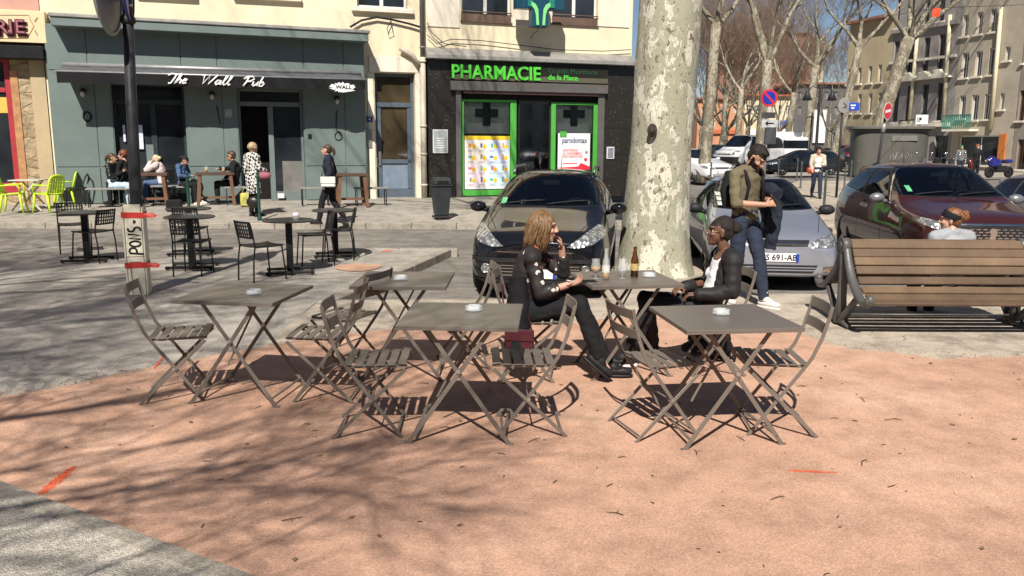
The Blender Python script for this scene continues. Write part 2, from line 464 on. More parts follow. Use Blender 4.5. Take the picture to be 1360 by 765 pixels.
def fb(mb, x0, y0, x1, y1, o0, o1, mi=0, ref=None):
    """box seen as pixel rectangle on the plane off=o0 (its front face), reaching back to off=o1"""
    xm = (x0 + x1) / 2; ym = (y0 + y1) / 2
    s0 = FS(x0, ym, o0); s1 = FS(x1, ym, o0); z1 = FZ(xm, y0, o0); z0 = FZ(xm, y1, o0)
    return mb.bb((s0, -o0, z0), (s1, -o1, z1), mi)

def stucco(name, col, **k): return pm(name, col, 0.9, 0.10, 1.3, 0.25, 40, dirt=k.get('dirt', 0.35))
M_CREAM = stucco('cream_render', (0.76, 0.665, 0.47))
M_CREAM2 = stucco('pale_render', (0.74, 0.68, 0.56))
M_PINK = stucco('pink_render', (0.52, 0.30, 0.24))
M_TEAL = pm('teal_paint', (0.138, 0.180, 0.168), 0.5, 0.07, 2.0, 0.05, 50, dirt=0.12)
M_TEAL_D = pm('teal_paint_trim', (0.14, 0.178, 0.173), 0.5, 0.07, 2.0)
M_ZINC = pm('zinc_sheet', (0.30, 0.29, 0.27), 0.5, 0.2, 4.0, 0.1, 20, metal=0.3)
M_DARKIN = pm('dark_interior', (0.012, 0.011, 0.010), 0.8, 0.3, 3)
M_BLACK = pm('black_paint', (0.014, 0.014, 0.016), 0.42, 0.2, 8)
M_BLUEGREY = pm('blue_grey_paint', (0.075, 0.10, 0.13), 0.5, 0.12, 3)
M_WHITE = pm('white_paint', (0.72, 0.71, 0.68), 0.5, 0.06, 4)
M_STONE = None
def glass_mat(name, col=(0.018, 0.022, 0.026), rough=0.04, spec=0.6):
    m, nt, b = new_mat(name); co = coords(nt)
    n = nt.add('ShaderNodeTexNoise', Scale=0.9, Detail=2.0); nt.link(co, n.inputs['Vector'])
    r = ramp(nt, n.outputs['Fac'], [(0.35, tuple(c * 0.6 for c in col)), (0.7, tuple(c * 1.6 for c in col))]); nt.link(r.outputs[0], b.inputs['Base Color'])
    b.inputs['Roughness'].default_value = rough; b.inputs['Specular IOR Level'].default_value = spec
    bp = nt.add('ShaderNodeBump', Strength=0.02, Distance=0.1); nt.link(n.outputs['Fac'], bp.inputs['Height']); nt.link(bp.outputs[0], b.inputs['Normal'])
    return m
M_GLASS = glass_mat('window_glass')
M_GLASS_B = glass_mat('brown_window_glass', (0.05, 0.038, 0.022))
def clear_mat():
    m, nt, b = new_mat('clear_pane')
    tr = nt.add('ShaderNodeBsdfTransparent'); gl = nt.add('ShaderNodeBsdfGlossy'); gl.inputs['Roughness'].default_value = 0.02
    lw = nt.add('ShaderNodeLayerWeight', Blend=0.25)
    tr.inputs[0].default_value = (0.92, 0.94, 0.93, 1)
    mr = nt.add('ShaderNodeMapRange'); mr.inputs[3].default_value = 0.06; mr.inputs[4].default_value = 0.9
    nt.link(lw.outputs['Fresnel'], mr.inputs[0])
    mx = nt.add('ShaderNodeMixShader'); nt.link(mr.outputs[0], mx.inputs[0]); nt.link(tr.outputs[0], mx.inputs[1]); nt.link(gl.outputs[0], mx.inputs[2])
    nt.link(mx.outputs[0], nt.n['Material Output'].inputs[0]); return m
M_CLEAR = clear_mat()

def stone_mat():
    m, nt, b = new_mat('rubble_stone'); co = coords(nt)
    mp = nt.add('ShaderNodeMapping'); mp.inputs['Scale'].default_value = (2.6, 2.6, 6.0); nt.link(co, mp.inputs[0])
    wn = nt.add('ShaderNodeTexNoise', Scale=2.5, Detail=4.0); nt.link(co, wn.inputs['Vector'])
    mx = nt.add('ShaderNodeMix', data_type='RGBA'); mx.inputs[0].default_value = 0.35; nt.link(mp.outputs[0], mx.inputs[6]); nt.link(wn.outputs['Color'], mx.inputs[7])
    v = nt.add('ShaderNodeTexVoronoi', Scale=1.0); nt.link(mx.outputs[2], v.inputs['Vector'])
    v2 = nt.add('ShaderNodeTexVoronoi', feature='DISTANCE_TO_EDGE', Scale=1.0); nt.link(mx.outputs[2], v2.inputs['Vector'])
    sp = nt.add('ShaderNodeSeparateColor'); nt.link(v.outputs['Color'], sp.inputs[0])
    c = ramp(nt, sp.outputs[0], [(0, (0.30, 0.22, 0.13)), (0.5, (0.42, 0.33, 0.21)), (1, (0.36, 0.25, 0.15))])
    e = ramp(nt, v2.outputs['Distance'], [(0.0, 0.75), (0.08, 1.0)])
    n3 = nt.add('ShaderNodeTexNoise', Scale=9.0, Detail=8.0); nt.link(co, n3.inputs['Vector'])
    c3 = ramp(nt, n3.outputs['Fac'], [(0.3, 0.75), (0.7, 1.2)])
    a = nt.add('ShaderNodeMix', data_type='RGBA', blend_type='MULTIPLY'); a.inputs[0].default_value = 1; nt.link(c.outputs[0], a.inputs[6]); nt.link(e.outputs[0], a.inputs[7])
    a2 = nt.add('ShaderNodeMix', data_type='RGBA', blend_type='MULTIPLY'); a2.inputs[0].default_value = 1; nt.link(a.outputs[2], a2.inputs[6]); nt.link(c3.outputs[0], a2.inputs[7])
    nt.link(a2.outputs[2], b.inputs['Base Color']); b.inputs['Roughness'].default_value = 0.95
    ad = nt.add('ShaderNodeMath', operation='ADD'); nt.link(e.outputs[0], ad.inputs[0]); nt.link(n3.outputs['Fac'], ad.inputs[1])
    bp = nt.add('ShaderNodeBump', Strength=0.9, Distance=0.05); nt.link(ad.outputs[0], bp.inputs['Height']); nt.link(bp.outputs[0], b.inputs['Normal'])
    return m
M_STONE = stone_mat()
def granite_mat():
    m, nt, b = new_mat('black_granite'); co = coords(nt)
    v = nt.add('ShaderNodeTexVoronoi', Scale=11.0); nt.link(co, v.inputs['Vector'])
    sp = nt.add('ShaderNodeSeparateColor'); nt.link(v.outputs['Color'], sp.inputs[0])
    dd = ramp(nt, v.outputs['Distance'], [(0.10, 1.0), (0.17, 0.0)])
    pk = ramp(nt, sp.outputs[1], [(0.62, 0.0), (0.66, 1.0)])
    mm = nt.add('ShaderNodeMath', operation='MULTIPLY'); nt.link(dd.outputs[0], mm.inputs[0]); nt.link(pk.outputs[0], mm.inputs[1])
    mx = nt.add('ShaderNodeMix', data_type='RGBA'); nt.link(mm.outputs[0], mx.inputs[0]); mx.inputs[6].default_value = (0.020, 0.017, 0.014, 1); mx.inputs[7].default_value = (0.16, 0.15, 0.13, 1)
    nt.link(mx.outputs[2], b.inputs['Base Color']); b.inputs['Roughness'].default_value = 0.32
    return m
M_GRANITE = granite_mat()
TOP = 14.0
GLZ = PZ

# holes-aware wall: rectangles cut out of a big rectangle, as a grid of boxes
def wall_with_holes(mb, s0, s1, z0, z1, holes, o0, o1, mi=0):
    xs = sorted(set([s0, s1] + [v for h in holes for v in (h[0], h[1]) if s0 < v < s1]))
    zs = sorted(set([z0, z1] + [v for h in holes for v in (h[2], h[3]) if z0 < v < z1]))
    solid = lambda x, z: not any(h[0] < x < h[1] and h[2] < z < h[3] for h in holes)
    N, K = len(xs) - 1, len(zs) - 1
    ok = [[solid((xs[i] + xs[i + 1]) / 2, (zs[k] + zs[k + 1]) / 2) for k in range(K)] for i in range(N)]
    idx = {}
    vs = []; fs = []
    def V(i, k, b):
        key = (i, k, b)
        if key not in idx:
            idx[key] = len(vs); vs.append((xs[i], -(o1 if b else o0), zs[k]))
        return idx[key]
    for i in range(N):
        for k in range(K):
            if not ok[i][k]: continue
            fs.append((V(i, k, 0), V(i + 1, k, 0), V(i + 1, k + 1, 0), V(i, k + 1, 0)))
            fs.append((V(i, k, 1), V(i, k + 1, 1), V(i + 1, k + 1, 1), V(i + 1, k, 1)))
            for di, dk, e in ((-1, 0, ((i, k), (i, k + 1))), (1, 0, ((i + 1, k + 1), (i + 1, k))), (0, -1, ((i + 1, k), (i, k))), (0, 1, ((i, k + 1), (i + 1, k + 1)))):
                a, c = i + di, k + dk
                if not (0 <= a < N and 0 <= c < K and ok[a][c]):
                    (i0, k0), (i1, k1) = e
                    fs.append((V(i0, k0, 0), V(i0, k0, 1), V(i1, k1, 1), V(i1, k1, 0)))
    mb.add(vs, fs, mi); return mb

def casement(root, s0, s1, z0, z1, off, fm=None, gm=None, leaves=2, curtain=True, bars=0):
    """window > frame, pane, sill ; set back in its opening"""
    fm = fm or M_WHITE
    mb = MB(); t = 0.06
    mb.bb((s0, -off, z0), (s0 + t, -off + 0.07, z1)); mb.bb((s1 - t, -off, z0), (s1, -off + 0.07, z1))
    mb.bb((s0 + t, -off, z0), (s1 - t, -off + 0.07, z0 + t)); mb.bb((s0 + t, -off, z1 - t), (s1 - t, -off + 0.07, z1))
    for i in range(1, leaves):
        c = s0 + (s1 - s0) * i / leaves; mb.bb((c - 0.05, -off - 0.01, z0 + t), (c + 0.05, -off + 0.06, z1 - t))
    for i in range(bars):
        zz = z0 + (z1 - z0) * (i + 1) / (bars + 1); mb.bb((s0 + t, -off + 0.005, zz - 0.02), (s1 - t, -off + 0.055, zz + 0.02))
    w_ = mb.build('window', fm, root, bev=0.006)
    g = MB(); g.bb((s0 + 0.03, -off + 0.03, z0 + 0.03), (s1 - 0.03, -off + 0.04, z1 - 0.03)); g.build('pane', gm or M_GLASS, w_)
    return w_

# ---- pub building -------------------------------------------------------------
def pub_building():
    r = front_root('pub_building', 'cream rendered house with a grey teal pub shopfront, awning and blue door', 'building')
    sL = FS(70, 200); sR = FS(564, 200)
    zc = FZ(488, 50, 0.0)                                     # top of shopfront on the wall
    # upper windows (bottom edges seen at the top of the photo)
    win = []
    for x0, x1, yb in ((-8, 0, 0), (303, 402, -5), (478, 541, 11)):
        if x0 < 0: a = FS(190, 0); b_ = a + 1.15; zb = FZ(303, -5)
        elif x0 == 303: a = FS(318, 0); b_ = FS(392, 0); zb = FZ(350, -6)
        else: a = FS(474, 0); b_ = FS(541, 0); zb = FZ(508, 11)
        win.append((a, b_, zb, zb + 1.9)); win.append((a, b_, zb + 3.3, zb + 5.2)); 
    dx0, dx1 = FS(499, 180), FS(552, 180); dz1 = FZ(525, 97); 
    holes = win + [(dx0, dx1, 0.0, dz1)]
    shop0, shop1 = FS(80, 200), FS(484, 200)
    holes.append((shop0, shop1, 0.0, zc - 0.5))
    wall_with_holes(MB(), 0, 1, 0, 1, [], 0, 0)
    mb = MB(); wall_with_holes(mb, sL, sR, 0.0, TOP, holes, 0.0, -0.45)
    wall = mb.build('wall', M_CREAM, r)
    # body behind so that no light comes through
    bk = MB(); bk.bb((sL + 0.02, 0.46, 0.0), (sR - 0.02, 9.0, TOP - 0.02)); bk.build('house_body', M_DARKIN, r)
    rf = MB(); rf.bb((sL, -0.5, TOP), (sR, 9.0, TOP + 0.3)); rf.build('roof', pm('roof_tile', (0.30, 0.14, 0.09), 0.85, 0.25, 3), r)
    for a, b_, z0, z1 in win:
        w_ = casement(r, a + 0.01, b_ - 0.01, z0 + 0.02, z1, -0.16, leaves=2, bars=1)
        s = MB(); s.bb((a - 0.16, -0.13, z0 - 0.13), (b_ + 0.16, 0.12, z0)); s.build('sill', M_CREAM2, w_, bev=0.015)
    # pale surround round the door
    pr = MB()
    fb(pr, 490, 76, 562, 96, 0.05, 0.003)
    for x0, x1 in ((489.5, 498), (553, 562)): fb(pr, x0, 97, x1, 268, 0.045, 0.003)
    pr.build('door_surround', M_CREAM2, r, bev=0.01)
    # house door: frame, transom pane, glazed leaf, lower panel, rail
    d = MB(); z_tr = FZ(525, 136); o = -0.22
    d.bb((dx0, 0.20, GLZ), (dx0 + 0.09, 0.32, dz1)); d.bb((dx1 - 0.09, 0.20, GLZ), (dx1, 0.32, dz1))
    d.bb((dx0 + 0.09, 0.20, dz1 - 0.09), (dx1 - 0.09, 0.32, dz1)); d.bb((dx0 + 0.09, 0.19, z_tr - 0.13), (dx1 - 0.09, 0.32, z_tr))
    zl = FZ(525, 212)
    d.bb((dx0 + 0.09, 0.21, GLZ + 0.01), (dx1 - 0.09, 0.30, GLZ + 0.25)); d.bb((dx0 + 0.09, 0.21, zl - 0.12), (dx1 - 0.09, 0.30, zl))
    d.bb((dx0 + 0.09, 0.21, GLZ + 0.26), (dx0 + 0.20, 0.30, z_tr - 0.14)); d.bb((dx1 - 0.20, 0.21, GLZ + 0.26), (dx1 - 0.09, 0.30, z_tr - 0.14))
    door = d.build('door', M_BLUEGREY, r, bev=0.008)
    p = MB(); p.bb((dx0 + 0.2, 0.25, zl), (dx1 - 0.2, 0.26, z_tr - 0.14)); p.bb((dx0 + 0.09, 0.25, z_tr), (dx1 - 0.09, 0.26, dz1 - 0.09)); p.build('pane', M_GLASS_B, door)
    p = MB(); p.bb((dx0 + 0.2, 0.255, GLZ + 0.26), (dx1 - 0.2, 0.28, zl - 0.12)); p.build('door_panel', pm('frosted_panel', (0.16, 0.21, 0.27), 0.5, 0.15, 6), door)
    k = MB(); k.bb((dx0 + 0.11, 0.16, 1.1), (dx0 + 0.16, 0.21, 1.5)); k.bb((dx0 + 0.02, 0.19, 1.05), (dx0 + 0.08, 0.205, 1.32)); k.build('handle', pm('brushed_steel', (0.55, 0.55, 0.53), 0.35, 0.1, 5, metal=0.9), door)
    st = MB(); st.bb((dx0, 0.0, 0.0), (dx1, 0.35, GLZ + 0.015)); st.build('threshold', M_KERB, r)
    # intercom
    ic = MB(); fb(ic, 487.5, 172, 494, 196, 0.075, 0.05); ic.build('intercom', pm('intercom_plate', (0.30, 0.29, 0.27), 0.4, 0.3, 60, metal=0.5), r)
    # ---- shopfront
    OF = 0.32
    zt = FZ(280, 40, OF + 0.05)
    f0, f1 = FS(72, 200, OF), FS(486.5, 200, OF)
    w1 = (FS(153, 190, OF), FS(248, 190, OF), 0, FZ(200, 111, OF)); w2 = (FS(318, 190, OF), FS(404, 190, OF), 0, FZ(360, 118, OF))
    sf = MB(); wall_with_holes(sf, f0, f1, GLZ - 0.02, zc - 0.03, [(w1[0], w1[1], 0, w1[3]), (w2[0], w2[1], 0, w2[3])], OF, OF - 0.12)
    sf.bb((f0, -OF + 0.13, 0.1), (f0 + 0.1, 0.46, zc - 0.03)); sf.bb((f1 - 0.1, -OF + 0.13, 0.1), (f1, 0.46, zc - 0.03))
    sh = sf.build('shopfront', M_TEAL, r)
    # raised panels with open joints
    pn = MB(); zA = FZ(280, 98, OF)
    js = [72.5, 128, 190, 248, 292, 317, 405, 459, 486]
    def panel(x0, x1, z0, z1, o=0.02): 
        a = FS(x0, 190, OF) + 0.012; b_ = FS(x1, 190, OF) - 0.012
        pn.bb((a, -OF - o, z0), (b_, -OF - 0.001, z1))
    zr = FZ(110, 222, OF)
    for x0, x1 in ((72.5, 131), (131, 152.5), (249, 298), (298, 317.5), (405, 459), (459, 486)):
        panel(x0, x1, zr + 0.012, w1[3] + 0.25); panel(x0, x1, GLZ + 0.02, zr - 0.012, 0.028)
    for x0, x1 in ((72.5, 125), (125, 247), (247, 294), (294, 407), (407, 459), (459, 486)):
        panel(x0, x1, w1[3] + 0.28, zc - 0.06)
    pn.build('wood_panel', M_TEAL, sh, bev=0.006)
    # cornice: teal box carrying a zinc sheet
    cz = FZ(488, 45, 0.85); OC = 0.86
    cb = MB(); c0 = FS(66.5, 25, OC); c1 = FS(489.5, 48, OC)
    zl_, zr_ = FZ(68, 22, OC), FZ(488, 45, OC)
    def tilt(mb, a, b_, o0, o1, za0, za1, zb0, zb1, mi=0):
        vs = [(a, -o0, za0), (b_, -o0, zb0), (b_, -o0, zb1), (a, -o0, za1), (a, -o1, za0), (b_, -o1, zb0), (b_, -o1, zb1), (a, -o1, za1)]
        mb.add(vs, [(0, 1, 2, 3), (5, 4, 7, 6), (4, 0, 3, 7), (1, 5, 6, 2), (3, 2, 6, 7), (4, 5, 1, 0)], mi)
    tilt(cb, c0, c1, OC, -0.02, zl_ - 0.20, zl_, zr_ - 0.20, zr_)
    cor = cb.build('cornice', M_TEAL_D, r, bev=0.01)
    zs = MB(); tilt(zs, c0 - 0.04, c1 + 0.04, OC + 0.04, -0.02, zl_ + 0.004, zl_ + 0.10, zr_ + 0.004, zr_ + 0.10); zs.build('zinc_capping', M_ZINC, cor, bev=0.02)
    # awning: sloping canvas, front bar, valance and lettering
    aw = 0.88; a0, a1 = FS(75, 95, OF + aw), FS(485, 105, OF + aw)
    zf = (FZ(75, 93.5, OF + aw) + FZ(485, 107.5, OF + aw)) / 2; zb = zf + 0.21
    cv = MB(); ns = 40
    vs = []
    for i in range(ns + 1):
        s = a0 + (a1 - a0) * i / ns
        for j in range(5):
            t = j / 4; vs.append((s, -OF - 0.06 - (aw - 0.06) * t, zb + (zf - zb) * t - 0.018 * math.sin(PI * t) + 0.006 * math.sin(i * 1.7 + j)))
    fs = [(i * 5 + j, i * 5 + j + 1, (i + 1) * 5 + j + 1, (i + 1) * 5 + j) for i in range(ns) for j in range(4)]
    cv.add(vs, fs, 0, True)
    awn = cv.build('awning', pm('awning_canvas', (0.085, 0.088, 0.095), 0.8, 0.2, 5, 0.1, 30), r)
    so_ = awn.modifiers.new('thick', 'SOLIDIFY'); so_.thickness = 0.012
    ab = MB(); ab.cyl((a0 - 0.03, -OF - aw, zf + 0.005), (a1 + 0.03, -OF - aw, zf + 0.005), 0.032, 10); ab.cyl((a0, -OF - 0.06, zb + 0.02), (a1, -OF - 0.06, zb + 0.02), 0.06, 10)
    ab.build('front_bar', pm('bar_grey', (0.30, 0.30, 0.30), 0.4, 0.1, 5, metal=0.4), awn)
    for s in (a0 + 0.4, a1 - 0.4):
        am = MB(); am.bar((s, -OF - 0.05, zb - 0.12), (s, -OF - aw + 0.05, zf - 0.03), 0.04, 0.03); am.build('awning_arm', M_BLACK, awn)
    vl = MB(); vs = []; hv = 0.27
    for i in range(81):
        s = a0 + (a1 - a0) * i / 80; wv = 0.012 * math.sin(i * 0.9) + 0.008 * math.sin(i * 0.37)
        vs += [(s, -OF - aw - 0.034, zf), (s, -OF - aw - 0.034 - wv, zf - hv + 0.006 * math.sin(i * 0.7))]
    vl.add(vs, [(2 * i, 2 * i + 1, 2 * i + 3, 2 * i + 2) for i in range(80)], 0, True)
    val = vl.build('valance', pm('black_canvas', (0.010, 0.010, 0.011), 0.8, 0.2, 8), awn)
    mw = pm('lettering_white', (0.80, 0.80, 0.78), 0.5, 0.03, 5)
    ov = OF + aw + 0.065
    def at_px(px, py, off): s, z = FP(px, py, off); return (s, -off, z)
    GL = dict(T=([[(-.05, .80), (.2, .98), (.7, .90), (1.0, 1.02)], [(.58, .95), (.48, .5), (.32, .05), (.12, .02)]], .62), h=([[(.0, 0), (.15, .5), (.30, 1.0), (.36, .95), (.1, .1)], [(.1, .2), (.3, .5), (.42, .42), (.36, .05), (.5, .05)]], .50), e=([[(.05, .25), (.3, .33), (.35, .46), (.2, .5), (.05, .25), (.12, .03), (.38, .1)]], .45),
              W=([[(0, .86), (.12, 1.0), (.16, .1), (.52, .9), (.54, .08), (1.05, 1.02)]], 1.0), a=([[(.35, .45), (.15, .48), (.02, .2), (.12, .02), (.3, .2), (.38, .5), (.33, .08), (.48, .05)]], .48), l=([[(0, .1), (.25, .7), (.3, 1.0), (.2, .95), (.1, .2), (.18, .02), (.32, .1)]], .34),
              P=([[(.3, .95), (.2, .4), (.05, 0)], [(-.05, .72), (.2, .98), (.6, 1.0), (.75, .75), (.5, .5), (.22, .48)]], .72), u=([[(.05, .5), (.0, .15), (.12, .02), (.3, .2), (.38, .5), (.34, .1), (.48, .05)]], .48), b=([[(.2, 1.0), (.05, .3), (.08, .02), (.3, .02), (.42, .3), (.3, .48), (.1, .3)]], .48))
    for wd, px, wpx in (('The', 236.5, 31), ('Wall', 287.5, 44), ('Pub', 338, 32)):
        (sA, zA), (sB, zB) = FP(px - wpx / 2, 112.5 + (px - 288) * 0.035, ov), FP(px + wpx / 2, 112.5 + (px - 288) * 0.035, ov)
        tot = sum(GL[c][1] for c in wd) ; k = (sB - sA) / (tot + 0.2); x = 0; hh = 0.245; q = MB()
        for c in wd:
            for st in GL[c][0]:
                q.tube([(sA + (x + u + 0.28 * v) * k, -ov, zA + v * hh) for u, v in st], [0.021] * len(st), 7, flat=0.3, up=(0, 1, 0))
            x += GL[c][1]
        q.build('lettering', mw, val)
    # splash logo on the valance: ragged white blot with WALL in black
    sp = MB(); s, z = FP(455.5, 116, ov); pts = []
    rr = random.Random(3)
    for k in range(40):
        a = 2 * PI * k / 40; q = rr.uniform(0.72, 1.12) if k % 2 else rr.uniform(0.92, 1.25)
        pts.append((s + 0.33 * q * math.cos(a), z + 0.115 * q * math.sin(a)))
    sp.add([(x, -ov, y) for x, y in pts] , [list(range(40))]); sp.build('splash_logo', mw, val)
    text('WALL', 0.13, (s + 0.02, -ov - 0.004, z), (R(90), 0, 0), M_BLACK, 'lettering', val, bold=0.004, sx=1.2)
    # glazed openings: frame, transom, mullion, panes, door leaf
    def opening(w, mull_px, open_left):
        s0, s1, _, z1 = w; zt_ = FZ(200, 135, OF); mid = FS(mull_px, 190, OF); o = OF - 0.16
        fr = MB()
        fr.bb((s0, -o, GLZ), (s0 + 0.07, -o + 0.08, z1)); fr.bb((s1 - 0.07, -o, GLZ), (s1, -o + 0.08, z1)); fr.bb((s0 + 0.07, -o, z1 - 0.07), (s1 - 0.07, -o + 0.08, z1))
        fr.bb((s0 + 0.07, -o, zt_ - 0.06), (s1 - 0.07, -o + 0.08, zt_ + 0.06)); fr.bb((mid - 0.07, -o - 0.01, GLZ), (mid + 0.07, -o + 0.09, zt_ - 0.06))
        a_, b_ = (mid + 0.07, s1 - 0.07)
        fr.bb((a_, -o, GLZ), (b_, -o + 0.07, GLZ + 0.25))
        if not open_left: fr.bb((s0 + 0.07, -o, GLZ), (mid - 0.07, -o + 0.07, GLZ + 0.25))
        w_ = fr.build('glazed_door', M_TEAL_D if open_left else pm('dark_teal_frame', (0.03, 0.045, 0.048), 0.4, 0.1, 3), r, bev=0.006)
        g = MB(); g.bb((a_, -o + 0.03, GLZ + 0.25), (b_, -o + 0.04, zt_ - 0.06)); g.bb((s0 + 0.07, -o + 0.03, zt_ + 0.06), (s1 - 0.07, -o + 0.04, z1 - 0.07))
        if not open_left: g.bb((s0 + 0.07, -o + 0.03, GLZ + 0.25), (mid - 0.07, -o + 0.04, zt_ - 0.06))
        g.build('pane', M_GLASS, w_)
        return w_
    g1 = opening(w1, 205, False); g2 = opening(w2, 361, True)
    # pub room: dark box behind, with shelves and a few bottles of light colour
    # wall lamps: backplate + glass globe + cage arm
    lm = pm('lamp_metal', (0.03, 0.03, 0.03), 0.4, 0.1, 5, metal=0.4); lg = pm('lamp_glass', (0.55, 0.52, 0.45), 0.15, 0.1, 5)
    for px, py in ((110.5, 121), (281.5, 125), (447, 131)):
        s, z = FP(px, py, OF + 0.02)
        q = MB(); q.cyl((s, -OF - 0.02, z), (s, -OF - 0.07, z), 0.07, 14); q.cyl((s, -OF - 0.07, z), (s, -OF - 0.15, z + 0.02), 0.025, 8); q.cyl((s, -OF - 0.15, z + 0.05), (s, -OF - 0.15, z - 0.02), 0.05, 12, 0, 0.07)
        l_ = q.build('wall_lamp', lm, r); q = MB(); q.ball((s, -OF - 0.15, z - 0.07), (0.055, 0.055, 0.08)); q.build('lamp_globe', lg, l_)
    # coiled cables
    for px, py, lead in ((116, 155, 0), (449.5, 181, 1)):
        s, z = FP(px, py, OF + 0.02); q = MB(); rr = random.Random(px)
        pts = [(s + 0.085 * math.cos(a * 0.5) * (1 + 0.2 * math.sin(a * 0.21)), -OF - 0.035, z + 0.12 * math.sin(a * 0.5) * (1 + 0.15 * math.cos(a * 0.3))) for a in range(40)]
        if lead: pts = [(s - 0.03, -OF - 0.03, z + 0.7), (s - 0.05, -OF - 0.03, z + 0.4), (s - 0.06, -OF - 0.03, z + 0.2)] + pts[:14]
        q.tube(pts, 0.012, 6); q.build('cable', M_BLACK, r)
    q = MB(); s, z = FP(288, 140, OF + 0.02); s2, z2 = FP(292.5, 166, OF + 0.02); q.tube([(s, -OF - 0.03, z), (s2, -OF - 0.05, z2)], 0.012, 6); q.build('cable', M_BLACK, r)
    # small fixtures
    q = MB(); fb(q, 299, 145, 308, 156, OF + 0.035, OF + 0.02); q.build('notice', pm('notice_grey', (0.35, 0.36, 0.36), 0.5, 0.5, 12), r)
    q = MB(); fb(q, 409, 178, 414, 184, OF + 0.05, OF + 0.02); q.build('hook', lm, r, bev=0.01)
    # menu sheets in the left window
    q = MB(); o = OF - 0.13
    fb(q, 181, 166, 190, 198, o, o - 0.01); fb(q, 163.5, 166, 166.5, 188, o, o - 0.01)
    mn = q.build('menu_sheet', pm('menu_paper', (0.62, 0.68, 0.82), 0.5, 0.2, 18), r)
    q = MB(); fb(q, 195, 192, 205, 234, OF - 0.13, OF - 0.15); q.build('window_panel', M_TEAL, r)
    # inside the open door: bar room pieces catching a little light
    q = MB(); fb(q, 376, 214, 402, 263, OF - 0.17, OF - 0.2); q.build('door_kickplate', pm('dull_steel', (0.16, 0.155, 0.14), 0.5, 0.2, 3), g2)
    q = MB(); fb(q, 369, 257, 377.5, 263, OF - 0.02, OF - 0.1); q.build('paper_box', M_WHITE, r)
    return r
PUB = pub_building()

def house_number():
    s0, z0 = FP(491, 158.5, 0.09)
    r = empty('house_number', FW(s0, 0.062, z0), FANG, 'small blue enamel house number plate beside the blue grey door', 'number plate')
    q = MB(); q.bb((-0.085, -0.012, -0.075), (0.085, 0.0, 0.075)); q.build('plate', pm('blue_enamel', (0.02, 0.035, 0.28), 0.25, 0.1, 5), r, bev=0.004)
    text('4', 0.13, (0, -0.0145, 0), (R(90), 0, 0), M_WHITE, 'numeral', r, bold=0.003)
house_number()

def downpipe():
    r = front_root('downpipe', 'long grey and cream rain downpipe between the pub house and the pharmacy', 'downpipe')
    s, _ = FP(562, 150, 0.16); zj = FZ(562, 76, 0.16)
    q = MB(); q.cyl((s, -0.16, zj), (s, -0.16, TOP - 0.5), 0.065, 12)
    for z in (zj + 0.25, zj + 2.5, zj + 4.6): q.cyl((s, -0.16, z), (s, -0.16, z + 0.05), 0.082, 12)
    q.build('upper_pipe', pm('pipe_grey', (0.20, 0.19, 0.175), 0.6, 0.15, 4), r)
    q = MB(); m = pm('pipe_cream', (0.50, 0.45, 0.36), 0.6, 0.1, 4, dirt=0.3)
    q.cyl((s, -0.16, 0.1), (s, -0.16, zj - 0.001), 0.085, 14)
    for z in (0.5, 1.4, 2.2, zj - 0.15): q.cyl((s, -0.16, z), (s, -0.16, z + 0.06), 0.105, 14)
    q.tube([(s - 0.62, -0.1, zj + 0.22), (s - 0.55, -0.16, zj + 0.18), (s - 0.3, -0.16, zj + 0.05), (s - 0.08, -0.16, zj - 0.25)], 0.07, 12)
    q.build('lower_pipe', m, r)
downpipe()

def wall_cables():
    # slack telephone wires along the wall above the door and above the pharmacy
    q = MB(); O = 0.1
    def run(pts, rad=0.012): q.tube([FW(*(lambda t: (t[0], O, t[1]))(FP(x, y, O))) for x, y in pts], rad, 5)
    run([(465, 36), (480, 27), (500, 23), (520, 26), (545, 32), (558, 36)], 0.03); run([(520, 26), (514, 38), (516, 45), (522, 42), (519, 27)])
    o = q.build('wall_cable', M_BLACK); tag(o, 'bundled black wires slung on the cream wall above the house door', 'cable')
    q = MB()
    run([(567, 46), (580, 58), (600, 52), (640, 54), (690, 60), (740, 66), (800, 68), (838, 66)]); run([(567, 30), (574, 44), (590, 58), (620, 62)])
    o = q.build('wall_cable', M_BLACK); tag(o, 'thin black wires running along the wall just over the pharmacy cornice', 'cable')
wall_cables()

